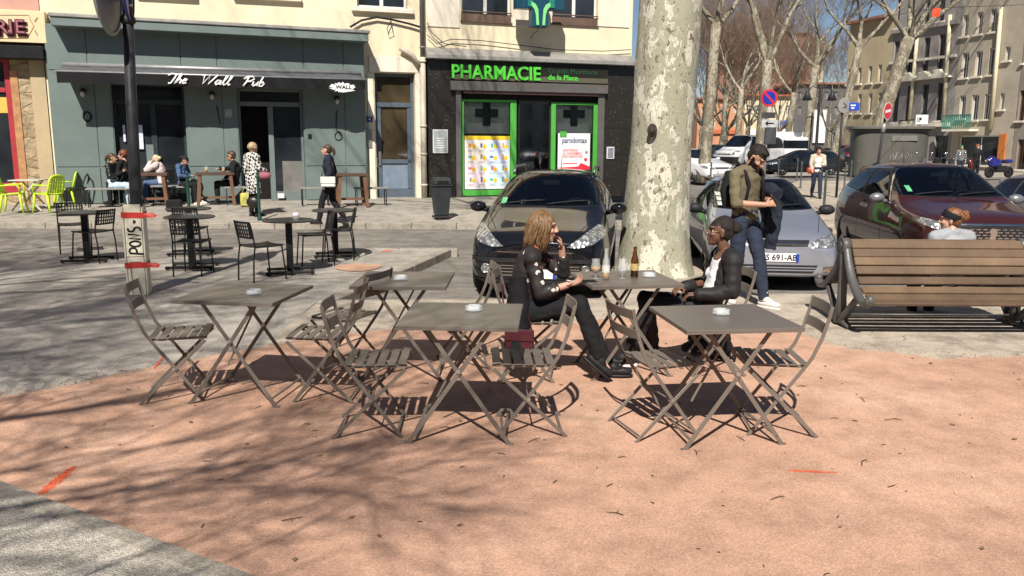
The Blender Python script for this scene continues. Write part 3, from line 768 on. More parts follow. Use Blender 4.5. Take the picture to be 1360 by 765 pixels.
# ---- left building -------------------------------------------------------------
def left_building():
    r = front_root('stone_building', 'rubble stone and pink house with a red framed shop window at the left edge', 'building')
    s1 = FS(69.5, 200) - 0.01; s0 = s1 - 9.0
    zq = FZ(40, 45)
    wx = FS(20, 150, -0.1); wz0 = 0.4; wz1 = FZ(5, 78, -0.1)
    a = MB(); wall_with_holes(a, s0, s1, 0, zq, [(s0 + 1, wx, wz0, wz1)], 0.0, -0.45); wl = a.build('wall', M_STONE, r)
    a = MB(); a.bb((s0, 0.0, zq + 0.002), (s1, 0.45, TOP - 1)); a.build('upper_wall', M_PINK, r)
    a = MB(); a.bb((s0, 0.46, 0), (s1, 9, TOP - 1.02)); a.build('house_body', M_DARKIN, r)
    a = MB(); a.bb((s1 - 0.33, -0.04, 0.1), (s1, -0.002, zq - 0.5)); a.build('corner_render', stucco('ochre_render', (0.46, 0.36, 0.22)), r)
    a = MB(); a.bb((FS(18, 150), -0.025, 0.1), (FS(28, 150), -0.002, zq - 0.9)); a.build('brick_jamb', pm('brick_orange', (0.42, 0.22, 0.10), 0.9, 0.3, 6, 0.3, 20), r)
    red = pm('red_paint', (0.36, 0.035, 0.045), 0.4, 0.1, 4)
    a = MB(); t = 0.13; wi = wx - 0.012
    zt = FZ(8, 118, -0.02)
    a.bb((wi - t, 0.02, wz0 + 0.01), (wi, 0.14, wz1 - 0.01)); a.bb((s0 + 1.02, 0.02, zt - 0.09), (wi - t, 0.14, zt + 0.03)); a.bb((s0 + 1.02, 0.02, wz0 + 0.01), (wi - t, 0.14, wz0 + 0.3)); a.bb((s0 + 1.02, 0.02, wz1 - 0.09), (wi - t, 0.14, wz1 - 0.01))
    w_ = a.build('shop_window', red, r, bev=0.01)
    a = MB(); a.bb((s0 + 1.02, 0.06, wz0 + 0.3), (wi - t, 0.07, wz1 - 0.1)); a.build('pane', M_GLASS, w_)
    zy0, zy1 = FZ(5, 150), FZ(5, 129)
    a = MB(); a.bb((s0 + 1.02, 0.045, zy0), (wi - t - 0.005, 0.055, zy1)); a.build('yellow_band', pm('yellow_film', (0.62, 0.42, 0.08), 0.5, 0.08, 4), w_)
    # black awning box under the sign
    a = MB(); fb(a, -60, 59, 58, 77, 0.42, 0.003); a.build('awning_box', M_BLACK, r, bev=0.02)
    # roll of wires at the top
    return r
left_building()
def erie_sign():
    r = front_root('shop_sign', 'cream fascia sign with maroon raised letters RIE over the stone shop', 'sign')
    a = MB(); O = 0.34
    x0, x1 = -90, 60.5
    s0, s1 = FS(x0, 35, O), FS(x1, 35, O); z1 = FZ(30, 13.5, O); z0 = FZ(30, 56.5, O)
    a.bb((s0, -O, z0), (s1, -0.005, z1)); cr = pm('sign_cream', (0.70, 0.56, 0.34), 0.55, 0.06, 2)
    a.build('board', cr, r, bev=0.01)
    mar = pm('maroon', (0.10, 0.015, 0.025), 0.4, 0.15, 5); fc = pm('mauve', (0.36, 0.14, 0.16), 0.5, 0.1, 5)
    for ch, px in (('E', -10), ('R', 2.5), ('I', 14.5), ('E', 26.5)):
        s, z = FP(px, 36.5, O + 0.04); 
        text(ch, 0.46, (s + 0.045, -O - 0.004, z - 0.05), (R(90), 0, 0), mar, 'letter', r, bold=0.014, depth=0.05)
        text(ch, 0.46, (s, -O - 0.06, z), (R(90), 0, 0), mar, 'letter', r, bold=0.016, depth=0.04)
        text(ch, 0.44, (s, -O - 0.084, z), (R(90), 0, 0), fc, 'letter_face', r, bold=-0.004, depth=0.006)
    q = MB()
    for y0, y1 in ((24, 27), (43, 46)):
        a_ = FP(46, y0 + (5 if y0 == 24 else -3), O + 0.004); b_ = FP(50, y0 - (1 if y0 == 24 else -4), O + 0.004); q.bar((a_[0], -O - 0.004, a_[1]), (b_[0], -O - 0.004, b_[1]), 0.03, 0.006, (0, 1, 0))
    ln = [(-60, 20), (38, 20), (40, 26), (45, 35), (40, 44), (36, 51), (-60, 51)]
    q.tube([(FP(x, y, O + 0.004)[0], -O - 0.004, FP(x, y, O + 0.004)[1]) for x, y in ln], 0.008, 5)
    q.build('ornament_line', pm('brown_line', (0.30, 0.19, 0.10), 0.5, 0.1, 5), r)
erie_sign()

# ---- pharmacy -------------------------------------------------------------------
M_GREEN = pm('green_frame', (0.075, 0.36, 0.055), 0.35, 0.08, 4)
M_NEON = pm('green_letter', (0.09, 0.55, 0.05), 0.35, 0.05, 4)
def pharmacy():
    r = front_root('pharmacy_building', 'cream house with a black granite pharmacy front and bright green window frames', 'building')
    sL = FS(564.5, 100); sR = FS(838, 100)
    zc = FZ(700, 78)
    win = []
    for x0, x1, yb in ((612, 679, 26), (733, 794, 30)):
        a, b_, z = FS(x0, 20), FS(x1, 20), FZ((x0 + x1) / 2, yb); win += [(a, b_, z, z + 2.0), (a, b_, z + 3.4, z + 5.3)]
    a = MB(); wall_with_holes(a, sL, sR, zc, TOP + 0.5, win, 0.0, -0.4); wl = a.build('wall', M_CREAM, r)
    # light panels round the windows
    q = MB()
    for x0, x1 in ((568, 610.5), (681, 731.5), (796, 836)): 
        s0, s1 = FS(x0, 20, 0.03), FS(x1, 20, 0.03); q.bb((s0, -0.03, FZ((x0 + x1) / 2, 36, 0.03)), (s1, -0.002, TOP))
    q.build('pale_panel', M_CREAM2, r, bev=0.006)
    q = MB(); q.bb((sL + 0.02, 0.41, 0), (sR - 0.02, 9, TOP + 0.4)); q.build('house_body', stucco('grey_render', (0.30, 0.28, 0.25)), r)
    q = MB(); q.bb((sL, -0.5, TOP + 0.5), (sR + 0.3, 9.2, TOP + 0.8)); q.build('roof', pm('roof_tile', (0.30, 0.14, 0.09), 0.85, 0.25, 3), r)
    cur = pm('lace_curtain', (0.45, 0.45, 0.44), 0.9, 0.25, 9)
    brown = pm('brown_rail', (0.12, 0.075, 0.055), 0.5, 0.15, 4)
    for a_, b_, z0, z1 in win:
        w_ = casement(r, a_ + 0.01, b_ - 0.01, z0 + 0.02, z1, -0.12, leaves=2)
        q = MB(); q.bb((a_ + 0.005, -0.02, z0 - 0.06), (b_ - 0.005, 0.11, z0 + 0.16)); q.bb((a_ - 0.02, -0.07, z0 - 0.10), (b_ + 0.02, 0.02, z0 - 0.064)); q.cyl((a_, -0.045, z0 + 0.2), (b_, -0.045, z0 + 0.2), 0.02, 8); q.build('sill', brown, w_, bev=0.006)
    # zinc cornice
    q = MB(); O = 0.38; s0, s1 = FS(567.5, 75, O), FS(846, 82, O); z = (FZ(568, 74, O) + FZ(846, 81, O)) / 2
    vs = [(s0, -O, z - 0.10), (s1, -O, z - 0.10), (s1, -O, z + 0.02), (s0, -O, z + 0.02), (s0, 0.0, z - 0.10), (s1, 0.0, z - 0.10), (s1, 0.0, z + 0.24), (s0, 0, z + 0.24)]
    q.add(vs, [(0, 1, 2, 3), (5, 4, 7, 6), (4, 0, 3, 7), (1, 5, 6, 2), (3, 2, 6, 7), (4, 5, 1, 0)])
    q.build('zinc_cornice', M_ZINC, r, bev=0.012)
    # granite front with one wide opening
    OF = 0.10; s0 = FS(569, 180, OF); s1 = FS(841, 180, OF); o0, o1 = FS(608, 180, OF), FS(799, 180, OF); oz = FZ(700, 118, OF)
    q = MB(); wall_with_holes(q, s0, s1, 0.1, zc - 0.01, [(o0, o1, 0.0, oz)], OF, -0.1); sh = q.build('granite_front', M_GRANITE, r, bev=0.006)
    q = MB(); q.bb((s1 + 0.004, -OF + 0.02, 0.1), (s1 + 0.1, 0.45, zc - 0.01)); q.build('side_pier', pm('brown_metal', (0.05, 0.045, 0.04), 0.5, 0.1, 4), r)
    # joints
    q = MB()
    for py in (170, 205, 238):
        for xa, xb in ((569, 607), (800, 841)):
            sa, za = FP(xa, py, OF); sb, zb = FP(xb, py, OF); q.bb((sa + 0.01, -OF - 0.003, za - 0.006), (sb - 0.01, -OF + 0.01, za + 0.006))
    q.build('joint', M_DARKIN, sh)
    # frame, shutter box, rail
    fg = pm('shutter_grey', (0.115, 0.11, 0.10), 0.45, 0.1, 4, metal=0.2)
    q = MB(); fb(q, 606, 118, 613, 266, OF + 0.04, OF + 0.003); fb(q, 793.5, 122, 802, 262, OF + 0.04, OF + 0.003); fb(q, 599, 110, 808, 122, OF + 0.16, OF + 0.003)
    q.build('shutter_frame', fg, r, bev=0.008)
    q = MB(); fb(q, 616, 121, 796, 126, OF + 0.10, OF + 0.01); q.build('shutter_rail', pm('copper_rail', (0.16, 0.09, 0.075), 0.35, 0.2, 6, metal=0.5), r, bev=0.01)
    # sign
    q = MB(); O2 = OF + 0.14; fb(q, 600, 80, 808, 108.5, O2, OF + 0.003); sg = q.build('sign_box', pm('sign_black', (0.018, 0.017, 0.014), 0.4, 0.2, 4), r, bev=0.006)
    q = MB(); fb(q, 600.5, 101.5, 807.5, 108.2, O2 + 0.006, O2 + 0.001); q.build('sign_band', pm('sign_olive', (0.085, 0.082, 0.055), 0.5, 0.1, 4), sg)
    # sign > raised lettering
    def word(txt, px0, px1, pyc, size, m, off, bold=0.0, depth=0.02, par=sg):
        me = text_mesh(txt, size, bold=bold, depth=depth); me.materials.clear(); me.materials.append(m)
        xs = [v.co.x for v in me.vertices]; w_ = max(xs) - min(xs); c_ = (max(xs) + min(xs)) / 2
        a_, z_ = FP(px0, pyc, off); b_, _ = FP(px1, pyc, off); k = (b_ - a_) / w_
        for v in me.vertices: v.co.x = (v.co.x - c_) * k
        o_ = link('lettering', me, par); o_.location = ((a_ + b_) / 2, -off, z_); o_.rotation_euler = (R(90), 0, 0)
    word('PHARMACIE', 600, 718, 95.5, 0.54, M_NEON, O2 + 0.03, 0.010, 0.05)
    word('Grande Pharmacie', 728, 794, 94.5, 0.21, pm('dark_green_letter', (0.02, 0.075, 0.03), 0.4, 0.05, 4), O2 + 0.008, 0.0)
    word('de la Place', 728, 767.5, 103, 0.21, M_NEON, O2 + 0.012, 0.004)
    # green framed windows
    def shopwin(x0, x1, y0, y1, inner0, inner1):
        O = 0.02; s0, s1 = FS(x0, 190, -O), FS(x1, 190, -O); z1 = FZ((x0 + x1) / 2, y0, -O); z0 = GLZ + 0.03
        ta = FS(inner0, 190, -O) - s0; tb = s1 - FS(inner1, 190, -O)
        q = MB(); q.bb((s0, O, z0), (s0 + ta, O + 0.16, z1)); q.bb((s1 - tb, O, z0), (s1, O + 0.16, z1)); q.bb((s0 + ta, O + 0.002, z1 - 0.08), (s1 - tb, O + 0.16, z1)); q.bb((s0 + ta, O + 0.002, z0), (s1 - tb, O + 0.16, z0 + 0.17))
        w_ = q.build('display_window', M_GREEN, r, bev=0.008)
        q = MB(); q.bb((s0 + ta, O + 0.05, z0 + 0.17), (s1 - tb, O + 0.056, z1 - 0.08)); q.build('pane', M_CLEAR, w_)
        return w_, s0 + ta, s1 - tb, z0 + 0.17, z1 - 0.08
    res = {}
    for nm, args in (('a', (612, 686, 132, 266, 616.5, 678)), ('b', (732, 794, 136, 262, 738, 788))):
        w_, a_, b_, z0, z1 = shopwin(*args); res[nm] = (a_, b_, z0, z1, w_)
        # upper backing, reflection of the houses opposite put into its pale colour, dark cross, olive strip with lettering below
        zm = FZ(650 if nm == 'a' else 762, 178, -0.1); 
        q = MB(); q.bb((a_ + 0.01, 0.13, zm), (b_ - 0.01, 0.14, z1 - 0.01)); q.build('backing_sheet', pm('reflection_toned_film', (0.42, 0.46, 0.40), 0.35, 0.35, 2.0), w_)
        q = MB(); q.bb((a_ + 0.12, 0.115, zm + 0.02), (b_ - 0.12, 0.126, zm + 0.32)); q.build('white_strip', pm('white_film', (0.62, 0.65, 0.62), 0.4, 0.15, 3), w_)
        c = (a_ + b_) / 2; zc_ = zm + 0.62; q = MB(); q.bb((c - 0.12, 0.100, zc_ - 0.38), (c + 0.12, 0.112, zc_ + 0.38)); q.bb((c - 0.36, 0.101, zc_ - 0.12), (c - 0.121, 0.111, zc_ + 0.12)); q.bb((c + 0.121, 0.101, zc_ - 0.12), (c + 0.36, 0.111, zc_ + 0.12)); q.build('cross_decal', pm('dark_green_film', (0.012, 0.030, 0.026), 0.4, 0.1, 3), w_)
        q = MB(); q.bb((a_ + 0.01, 0.10, zm - 0.22), (b_ - 0.01, 0.13, zm - 0.003)); q.build('olive_strip', pm('olive_film', (0.035, 0.05, 0.025), 0.4, 0.1, 3), w_)
        text('Pharmacie' if nm == 'a' else 'Grande', 0.15, (a_ + 0.5, 0.094, zm - 0.10), (R(90), 0, 0), M_WHITE, 'lettering', w_, bold=0.002, depth=0.003)
        text('de la Place', 0.11, (a_ + 1.1, 0.094, zm - 0.10), (R(90), 0, 0), pm('pale_green_letter', (0.2, 0.3, 0.15), 0.5, 0.1, 4), 'lettering', w_, depth=0.003)
    # sliding glass door between the windows
    s0, s1 = FS(687.5, 190, -0.1), FS(731, 190, -0.1); z1 = FZ(709, 133, -0.1)
    q = MB(); q.bb((s0, 0.07, GLZ), (s0 + 0.05, 0.14, z1)); q.bb((s1 - 0.05, 0.07, GLZ), (s1, 0.14, z1)); q.bb((s0 + 0.05, 0.07, z1 - 0.05), (s1 - 0.05, 0.14, z1)); d_ = q.build('sliding_door', pm('door_black', (0.02, 0.02, 0.02), 0.35, 0.1, 4), r)
    q = MB(); q.bb((s0 + 0.05, 0.10, GLZ + 0.01), (s1 - 0.05, 0.11, z1 - 0.05)); mg = pm('mirror_glass', (0.40, 0.41, 0.41), 0.02, 0.03, 1.0, metal=1.0); q.build('pane', mg, d_)
    q = MB(); q.bb((o0 + 0.01, -OF + 0.03, oz - 0.5), (o1 - 0.01, 0.2, oz - 0.002)); 
    q = MB(); q.bb((o0 + 0.006, 0.01, z1 + 0.002), (o1 - 0.006, 0.2, oz - 0.004)); q.build('lintel_box', M_DARKIN, r)
    # floor of the shop recess
    return r, res
PHARM, PW = pharmacy()

def poster_at(name, label, x0, y0, x1, y1, off, mat):
    s0, z0 = FP(x0, y1, off); s1, z1 = FP(x1, y0, off)
    return s0, s1, z0, z1
def posters():
    # tall sheet of product pictures: four tinted panels each with four packs and yellow price dots
    a_, b_, z0, z1, w_ = PW['a']
    r = front_root('poster', 'tall offer poster with four rows of products and yellow price dots', 'poster')
    zt = FZ(648, 180.5, -0.03)
    y0 = -0.033
    wh = pm('poster_white', (0.74, 0.74, 0.74), 0.4, 0.03, 5)
    q = MB(); q.bb((a_ + 0.02, 0.033, z0 + 0.03), (b_ - 0.02, 0.045, zt)); q.build('sheet', wh, r)
    q = MB(); q.bb((a_ + 0.02, 0.026, zt - 0.11), (b_ - 0.02, 0.0315, zt)); q.build('yellow_header', pm('yellow_print', (0.80, 0.55, 0.03), 0.4, 0.05, 5), r)
    W = b_ - a_ - 0.10; Hh = (zt - 0.16) - (z0 + 0.10); tints = [(0.78, 0.70, 0.62), (0.58, 0.66, 0.82), (0.80, 0.66, 0.72), (0.60, 0.74, 0.82)]
    rr = random.Random(4)
    pk = [pm('print_blue', (0.06, 0.14, 0.45), 0.4, 0.1, 5), pm('print_orange', (0.75, 0.30, 0.06), 0.4, 0.1, 5), pm('print_teal', (0.05, 0.40, 0.36), 0.4, 0.1, 5), pm('print_grey', (0.25, 0.25, 0.28), 0.4, 0.1, 5), pm('print_pink', (0.62, 0.12, 0.22), 0.4, 0.1, 5)]
    ye = pm('yellow_dot', (0.85, 0.55, 0.02), 0.4, 0.05, 5)
    pn = [MB() for _ in range(4)]; packs = MB(); dots = MB(); lines = MB()
    for i in range(2):
        for j in range(2):
            x = a_ + 0.05 + i * W / 2; z = z0 + 0.10 + (1 - j) * Hh / 2
            pn[j * 2 + i].bb((x + 0.01, 0.0265, z + 0.015), (x + W / 2 - 0.01, 0.031, z + Hh / 2 - 0.015))
            for k in range(4):
                cx = x + W / 4 * (0.55 + (k % 2)) ; cz = z + Hh / 4 * (0.55 + (k // 2))
                ww, hh = rr.choice(((0.06, 0.12), (0.10, 0.06), (0.05, 0.15), (0.09, 0.10)))
                packs.bb((cx - ww - 0.01, 0.021, cz - hh / 2 + 0.03), (cx - 0.01, 0.0255, cz + hh / 2 + 0.03), rr.randrange(5))
                dots.cyl((cx + 0.055, 0.0255, cz), (cx + 0.055, 0.0205, cz), 0.062, 14)
                for l_ in range(2): lines.bb((cx - 0.12, 0.023, cz - 0.115 - l_ * 0.03), (cx + 0.08 - 0.05 * l_, 0.0258, cz - 0.105 - l_ * 0.03))
    for k in range(4): pn[k].build('offer_panel', pm('print_tint_%s' % 'peach sky rose mint'.split()[k], tints[k], 0.4, 0.04, 2), r)
    packs.build('product_print', pk, r); dots.build('price_dot', ye, r); lines.build('caption_line', pm('print_line', (0.30, 0.30, 0.34), 0.5, 0.1, 5), r)
    # toothpaste advert
    a_, b_, z0, z1, w_ = PW['b']
    r = front_root('poster', 'white toothpaste advert with a dark blue word and red small print', 'poster')
    s0 = FS(741, 200, -0.03); s1 = FS(783.5, 200, -0.03); zt = FZ(762, 177, -0.03); zb = FZ(762, 225.5, -0.03)
    q = MB(); q.bb((s0, 0.033, zb), (s1, 0.045, zt)); q.build('sheet', wh, r)
    def ln(txt, z, size, m, w_=None, al=0.0, bold=0.0):
        me = text_mesh(txt, size, bold=bold, depth=0.003); me.materials.clear(); me.materials.append(m)
        xs = [v.co.x for v in me.vertices]; ww = max(xs) - min(xs); c_ = (max(xs) + min(xs)) / 2; k = (w_ / ww) if w_ else 1
        for v in me.vertices: v.co.x = (v.co.x - c_) * k
        o_ = link('lettering', me, r); o_.location = (s0 + al, 0.0295, z); o_.rotation_euler = (R(90), 0, 0)
    W = s1 - s0; HH = zt - zb
    navy = pm('print_navy', (0.02, 0.03, 0.14), 0.4, 0.05, 5); red = pm('print_red', (0.70, 0.03, 0.05), 0.4, 0.05, 5)
    ln('parodontax', zt - 0.20 * HH, 0.24, navy, W * 0.78, W * 0.52, 0.004)
    for i, t in enumerate(('DENTIFRICE', 'AU SAIGNEMENT', 'DES GENCIVES')): ln(t, zt - (0.47 + 0.085 * i) * HH, 0.105, red, W * (0.46 if i == 0 else 0.62), W * (0.38 if i == 0 else 0.46), 0.001)
    q = MB(); q.add([(s0, 0.0305, zb), (s1, 0.0305, zb), (s1, 0.0305, zb + 0.09 * HH), (s1 - W * 0.28, 0.0305, zb + 0.19 * HH), (s1 - W * 0.36, 0.0305, zb + 0.09 * HH), (s0, 0.0305, zb + 0.06 * HH)], [(0, 1, 2, 3, 4, 5)])
    q.cyl((s1 - 0.13 * W, 0.032, zb + 0.28 * HH), (s1 - 0.13 * W, 0.028, zb + 0.28 * HH), 0.055, 14); q.bb((s0 + 0.15 * W, 0.029, zb + 0.16 * HH), (s1 - 0.4 * W, 0.032, zb + 0.185 * HH)); q.build('red_print', red, r)
    q = MB(); q.cyl((s1 - 0.11 * W, 0.032, zt - 0.52 * HH), (s1 - 0.11 * W, 0.028, zt - 0.52 * HH), 0.05, 14); q.build('grey_print', pk[3], r)
    q = MB(); q.bb((s0 + 0.05 * W, 0.016, zt - 0.10 * HH), (s0 + 0.26 * W, 0.028, zt + 0.05 * HH)); q.build('green_tag', M_GREEN, r)
    # framed notices on the granite
    for (x0, y0, x1, y1, lab, col) in ((575, 172, 595, 203.5, 'pale framed notice on black granite left of the pharmacy window', (0.33, 0.37, 0.37)), (806, 195, 816, 211, 'small grey framed notice on black granite right of the pharmacy', (0.20, 0.20, 0.24))):
        r = front_root('wall_notice', lab, 'notice'); O = 0.125
        q = MB(); fb(q, x0, y0, x1, y1, O + 0.02, 0.103); q.build('frame', pm('notice_frame', (0.55, 0.57, 0.56), 0.4, 0.05, 5), r, bev=0.006)
        q = MB(); fb(q, x0 + 1.5, y0 + 1.5, x1 - 1.5, y1 - 1.5, O + 0.026, O + 0.021); q.build('sheet', pm('notice_sheet_%d' % x0, col, 0.3, 0.25, 6), r)
        q = MB(); n_ = 5 if x0 == 575 else 3
        for i in range(n_):
            yy = y0 + (y1 - y0) * (0.35 + 0.5 * i / n_); fb(q, x0 + 4 + (i % 2), yy, x1 - 4 - (i % 3) * 0.8, yy + 1.1, O + 0.029, O + 0.0265)
        q.build('print_line', M_WHITE if x0 == 575 else pk[3], r)
posters()

def pharmacy_cross():
    # projecting cabinet: open-ended green sign of two leaf shapes in a teal case, on a bracket
    s, z = FP(717, 35, 0.9)
    r = empty('pharmacy_sign', FW(s, 0.0, z), FANG, 'projecting green pharmacy cross sign with leaf shapes above the shopfront', 'sign')
    teal = pm('sign_teal', (0.02, 0.20, 0.15), 0.35, 0.1, 4); lg = pm('sign_lime', (0.22, 0.62, 0.22), 0.35, 0.05, 4); navy = pm('sign_navy', (0.01, 0.06, 0.10), 0.3, 0.1, 4)
    # cross cabinet seen face on, lower arm visible
    def cross(a, b): return [(-a, -0.02), (a, -0.02), (a, b - a), (b, b - a), (b, b + a), (a, b + a), (a, 2 * b), (-a, 2 * b), (-a, b + a), (-b, b + a), (-b, b - a), (-a, b - a)]
    q = MB(); M_ = Matrix(((1, 0, 0), (0, 0, 1), (0, 1, 0)))
    q.prism(cross(0.25, 0.72), -0.62, -0.95, 0, M_); q.build('cabinet', navy, r, bev=0.01)
    q = MB()
    for sg in (-1, 1):
        pts = [(sg * 0.05, 0.02), (sg * 0.13, 0.02), (sg * 0.15, 0.30), (sg * 0.20, 0.45), (sg * 0.30, 0.56), (sg * 0.28, 0.66), (sg * 0.16, 0.60), (sg * 0.08, 0.46)]
        if sg > 0: pts = pts
        q.prism(pts if sg > 0 else pts[::-1], -0.952, -0.985, 0, M_)
    q.build('leaf_emblem', lg, r, bev=0.006)
    q = MB(); q.prism([(-0.40, 0.52), (-0.26, 0.52), (-0.245, 0.80), (-0.40, 0.95)], -0.954, -0.975, 0, M_); q.build('rim_light', teal, r, bev=0.006); q = MB(); q.prism([(0.26, 0.52), (0.42, 0.52), (0.42, 0.95), (0.245, 0.80)], -0.954, -0.975, 0, M_); q.build('rim_light', teal, r)
    q = MB(); q.bb((-0.03, -0.62, 0.75), (0.03, 0.0, 0.81)); q.bb((-0.12, -0.02, 0.6), (0.12, 0.0, 0.95)); q.tube([(0, -0.7, 0.0), (0.02, -0.7, -0.1), (0.03, -0.3, -0.12), (0.04, -0.02, -0.25)], 0.01, 5); q.build('bracket', M_BLACK, r)
pharmacy_cross()
# ---------------------------------------------------------------- plane trees
def bark_mat(name, cream, olive, dark, sc=1.0):
    m, nt, b = new_mat(name); co = coords(nt)
    mp = nt.add('ShaderNodeMapping'); mp.inputs['Scale'].default_value = (sc, sc, sc * 0.55); nt.link(co, mp.inputs[0]); v = mp.outputs[0]
    n1 = nt.add('ShaderNodeTexNoise', Scale=2.4, Detail=4.0, Roughness=0.55, Distortion=0.4); nt.link(v, n1.inputs['Vector'])
    n2 = nt.add('ShaderNodeTexNoise', Scale=6.0, Detail=4.0, Roughness=0.6, Distortion=0.8); nt.link(v, n2.inputs['Vector'])
    n3 = nt.add('ShaderNodeTexNoise', Scale=13.0, Detail=3.0, Roughness=0.5, Distortion=0.6); nt.link(v, n3.inputs['Vector'])
    n4 = nt.add('ShaderNodeTexNoise', Scale=40.0, Detail=5.0); nt.link(v, n4.inputs['Vector'])
    add = nt.add('ShaderNodeMath', operation='MULTIPLY_ADD'); nt.link(n2.outputs['Fac'], add.inputs[0]); add.inputs[1].default_value = 0.55; nt.link(n1.outputs['Fac'], add.inputs[2])
    r1 = ramp(nt, add.outputs[0], [(0.745, 0.0), (0.76, 1.0)])
    r2 = ramp(nt, n2.outputs['Fac'], [(0.395, 1.0), (0.405, 0.0)])
    r3 = ramp(nt, n3.outputs['Fac'], [(0.635, 0.0), (0.65, 1.0)])
    def mixc(f, a, bb):
        x = nt.add('ShaderNodeMix', data_type='RGBA'); nt.link(f, x.inputs[0])
        for i, c in ((6, a), (7, bb)):
            if isinstance(c, tuple): x.inputs[i].default_value = c + (1,)
            else: nt.link(c, x.inputs[i])
        return x.outputs[2]
    c = mixc(r1.outputs[0], cream, olive)
    mid = tuple((a + b2) / 2 * 0.95 for a, b2 in zip(cream, olive))
    c = mixc(r2.outputs[0], c, mid)
    c = mixc(r3.outputs[0], c, dark)
    g = ramp(nt, n4.outputs['Fac'], [(0.3, 0.86), (0.7, 1.12)])
    mm = nt.add('ShaderNodeMix', data_type='RGBA', blend_type='MULTIPLY'); mm.inputs[0].default_value = 1.0; nt.link(c, mm.inputs[6]); nt.link(g.outputs[0], mm.inputs[7])
    nt.link(mm.outputs[2], b.inputs['Base Color']); b.inputs['Roughness'].default_value = 0.85; b.inputs['Specular IOR Level'].default_value = 0.2
    s = nt.add('ShaderNodeMath', operation='ADD'); nt.link(r1.outputs[0], s.inputs[0]); nt.link(r3.outputs[0], s.inputs[1])
    s2 = nt.add('ShaderNodeMath', operation='MULTIPLY_ADD'); nt.link(n4.outputs['Fac'], s2.inputs[0]); s2.inputs[1].default_value = 0.8; nt.link(s.outputs[0], s2.inputs[2])
    bp = nt.add('ShaderNodeBump', Strength=0.55, Distance=0.012); nt.link(s2.outputs[0], bp.inputs['Height']); nt.link(bp.outputs[0], b.inputs['Normal'])
    return m
M_BARK = bark_mat('plane_bark', (0.545, 0.52, 0.43), (0.32, 0.308, 0.23), (0.17, 0.135, 0.095), 1.5)
M_BARK2 = bark_mat('plane_bark_grey', (0.36, 0.325, 0.25), (0.19, 0.165, 0.12), (0.10, 0.08, 0.06), 1.3)
M_TWIG = pm('twig_bark', (0.20, 0.135, 0.095), 0.9, 0.3, 4)

def perp(d, rr):
    v = Vector((rr.gauss(0, 1), rr.gauss(0, 1), rr.gauss(0, 1))); v -= d * v.dot(d)
    return v.normalized()
def grow(limb, twig, p, d, L, r, depth, rr, up=0.25, thin=0.005, spread=0.75, minz=2.0):
    """recursive branch: bends, tapers, forks"""
    n = 4 if depth > 1 else 3
    pts = [p.copy()]; rs = [r]; q = p.copy(); dd = d.copy(); out = []
    for i in range(n):
        dd = (dd + perp(dd, rr) * rr.uniform(0.05, 0.26) + Vector((0, 0, up * 0.22))).normalized()
        if q.z < minz and dd.z < 0.15: dd.z = 0.2; dd.normalize()
        q = q + dd * (L / n); pts.append(q.copy()); rs.append(max(thin * 0.6, r * (1 - 0.5 * (i + 1) / n)))
        out.append((q.copy(), dd.copy(), rs[-1]))
    mb = limb if r > 0.035 else twig
    mb.tube(pts, rs, 7 if r > 0.05 else (5 if r > 0.02 else 3), False)
    if depth <= 0: return
    k = 3 if depth > 3 else (4 if depth > 1 else 5)
    for i in range(k):
        j = rr.randrange(1, n) if i else n - 1
        bp, bd, br = out[j]
        ang = rr.uniform(0.3, spread) if i else rr.uniform(0.05, 0.35)
        nd = (bd * math.cos(ang) + perp(bd, rr) * math.sin(ang) + Vector((0, 0, up * 0.5))).normalized()
        grow(limb, twig, bp, nd, L * rr.uniform(0.58, 0.85), br * (0.85 if not i else rr.uniform(0.5, 0.75)), depth - 1, rr, up, thin, spread, minz)

def plane_tree(label, base, lean, h0, r0, r1, limbs, seed, depth=4, mat=None, group=None, L=3.2, up=0.25, cat='tree', thin=0.005):
    """trunk from base to height h0 leaning by lean, then limbs = [(azimuth deg, elevation deg, rel. radius, length)]"""
    rr = random.Random(seed)
    r = empty('plane_tree', (base[0], base[1], base[2] if len(base) > 2 else 0), 0, label, cat, group)
    limb, twig = MB(), MB()
    n = 9; pts = []; rs = []
    for i in range(n + 1):
        t = i / n
        pts.append(Vector((lean[0] * t + 0.10 * r0 * 4 * noise.noise(Vector((t * 3, seed, 0))), lean[1] * t, h0 * t)))
        rs.append((r0 + (r1 - r0) * t) * (1.35 if i == 0 else (1.08 if i == 1 else 1)) * (1 + 0.08 * noise.noise(Vector((t * 7, seed * 3.1, 1)))))
    limb.tube(pts, rs, 14, True)
    top = pts[-1]
    for az, el, rel, ll in limbs:
        a, e = R(az), R(el); d = Vector((math.cos(a) * math.cos(e), math.sin(a) * math.cos(e), math.sin(e)))
        grow(limb, twig, top - Vector((0, 0, r1 * 0.6)), d, ll, r1 * rel, depth, rr, up, thin)
    limb.build('trunk', mat or M_BARK2, r, recalc=False); twig.build('crown', M_TWIG, r, recalc=False)
    return r

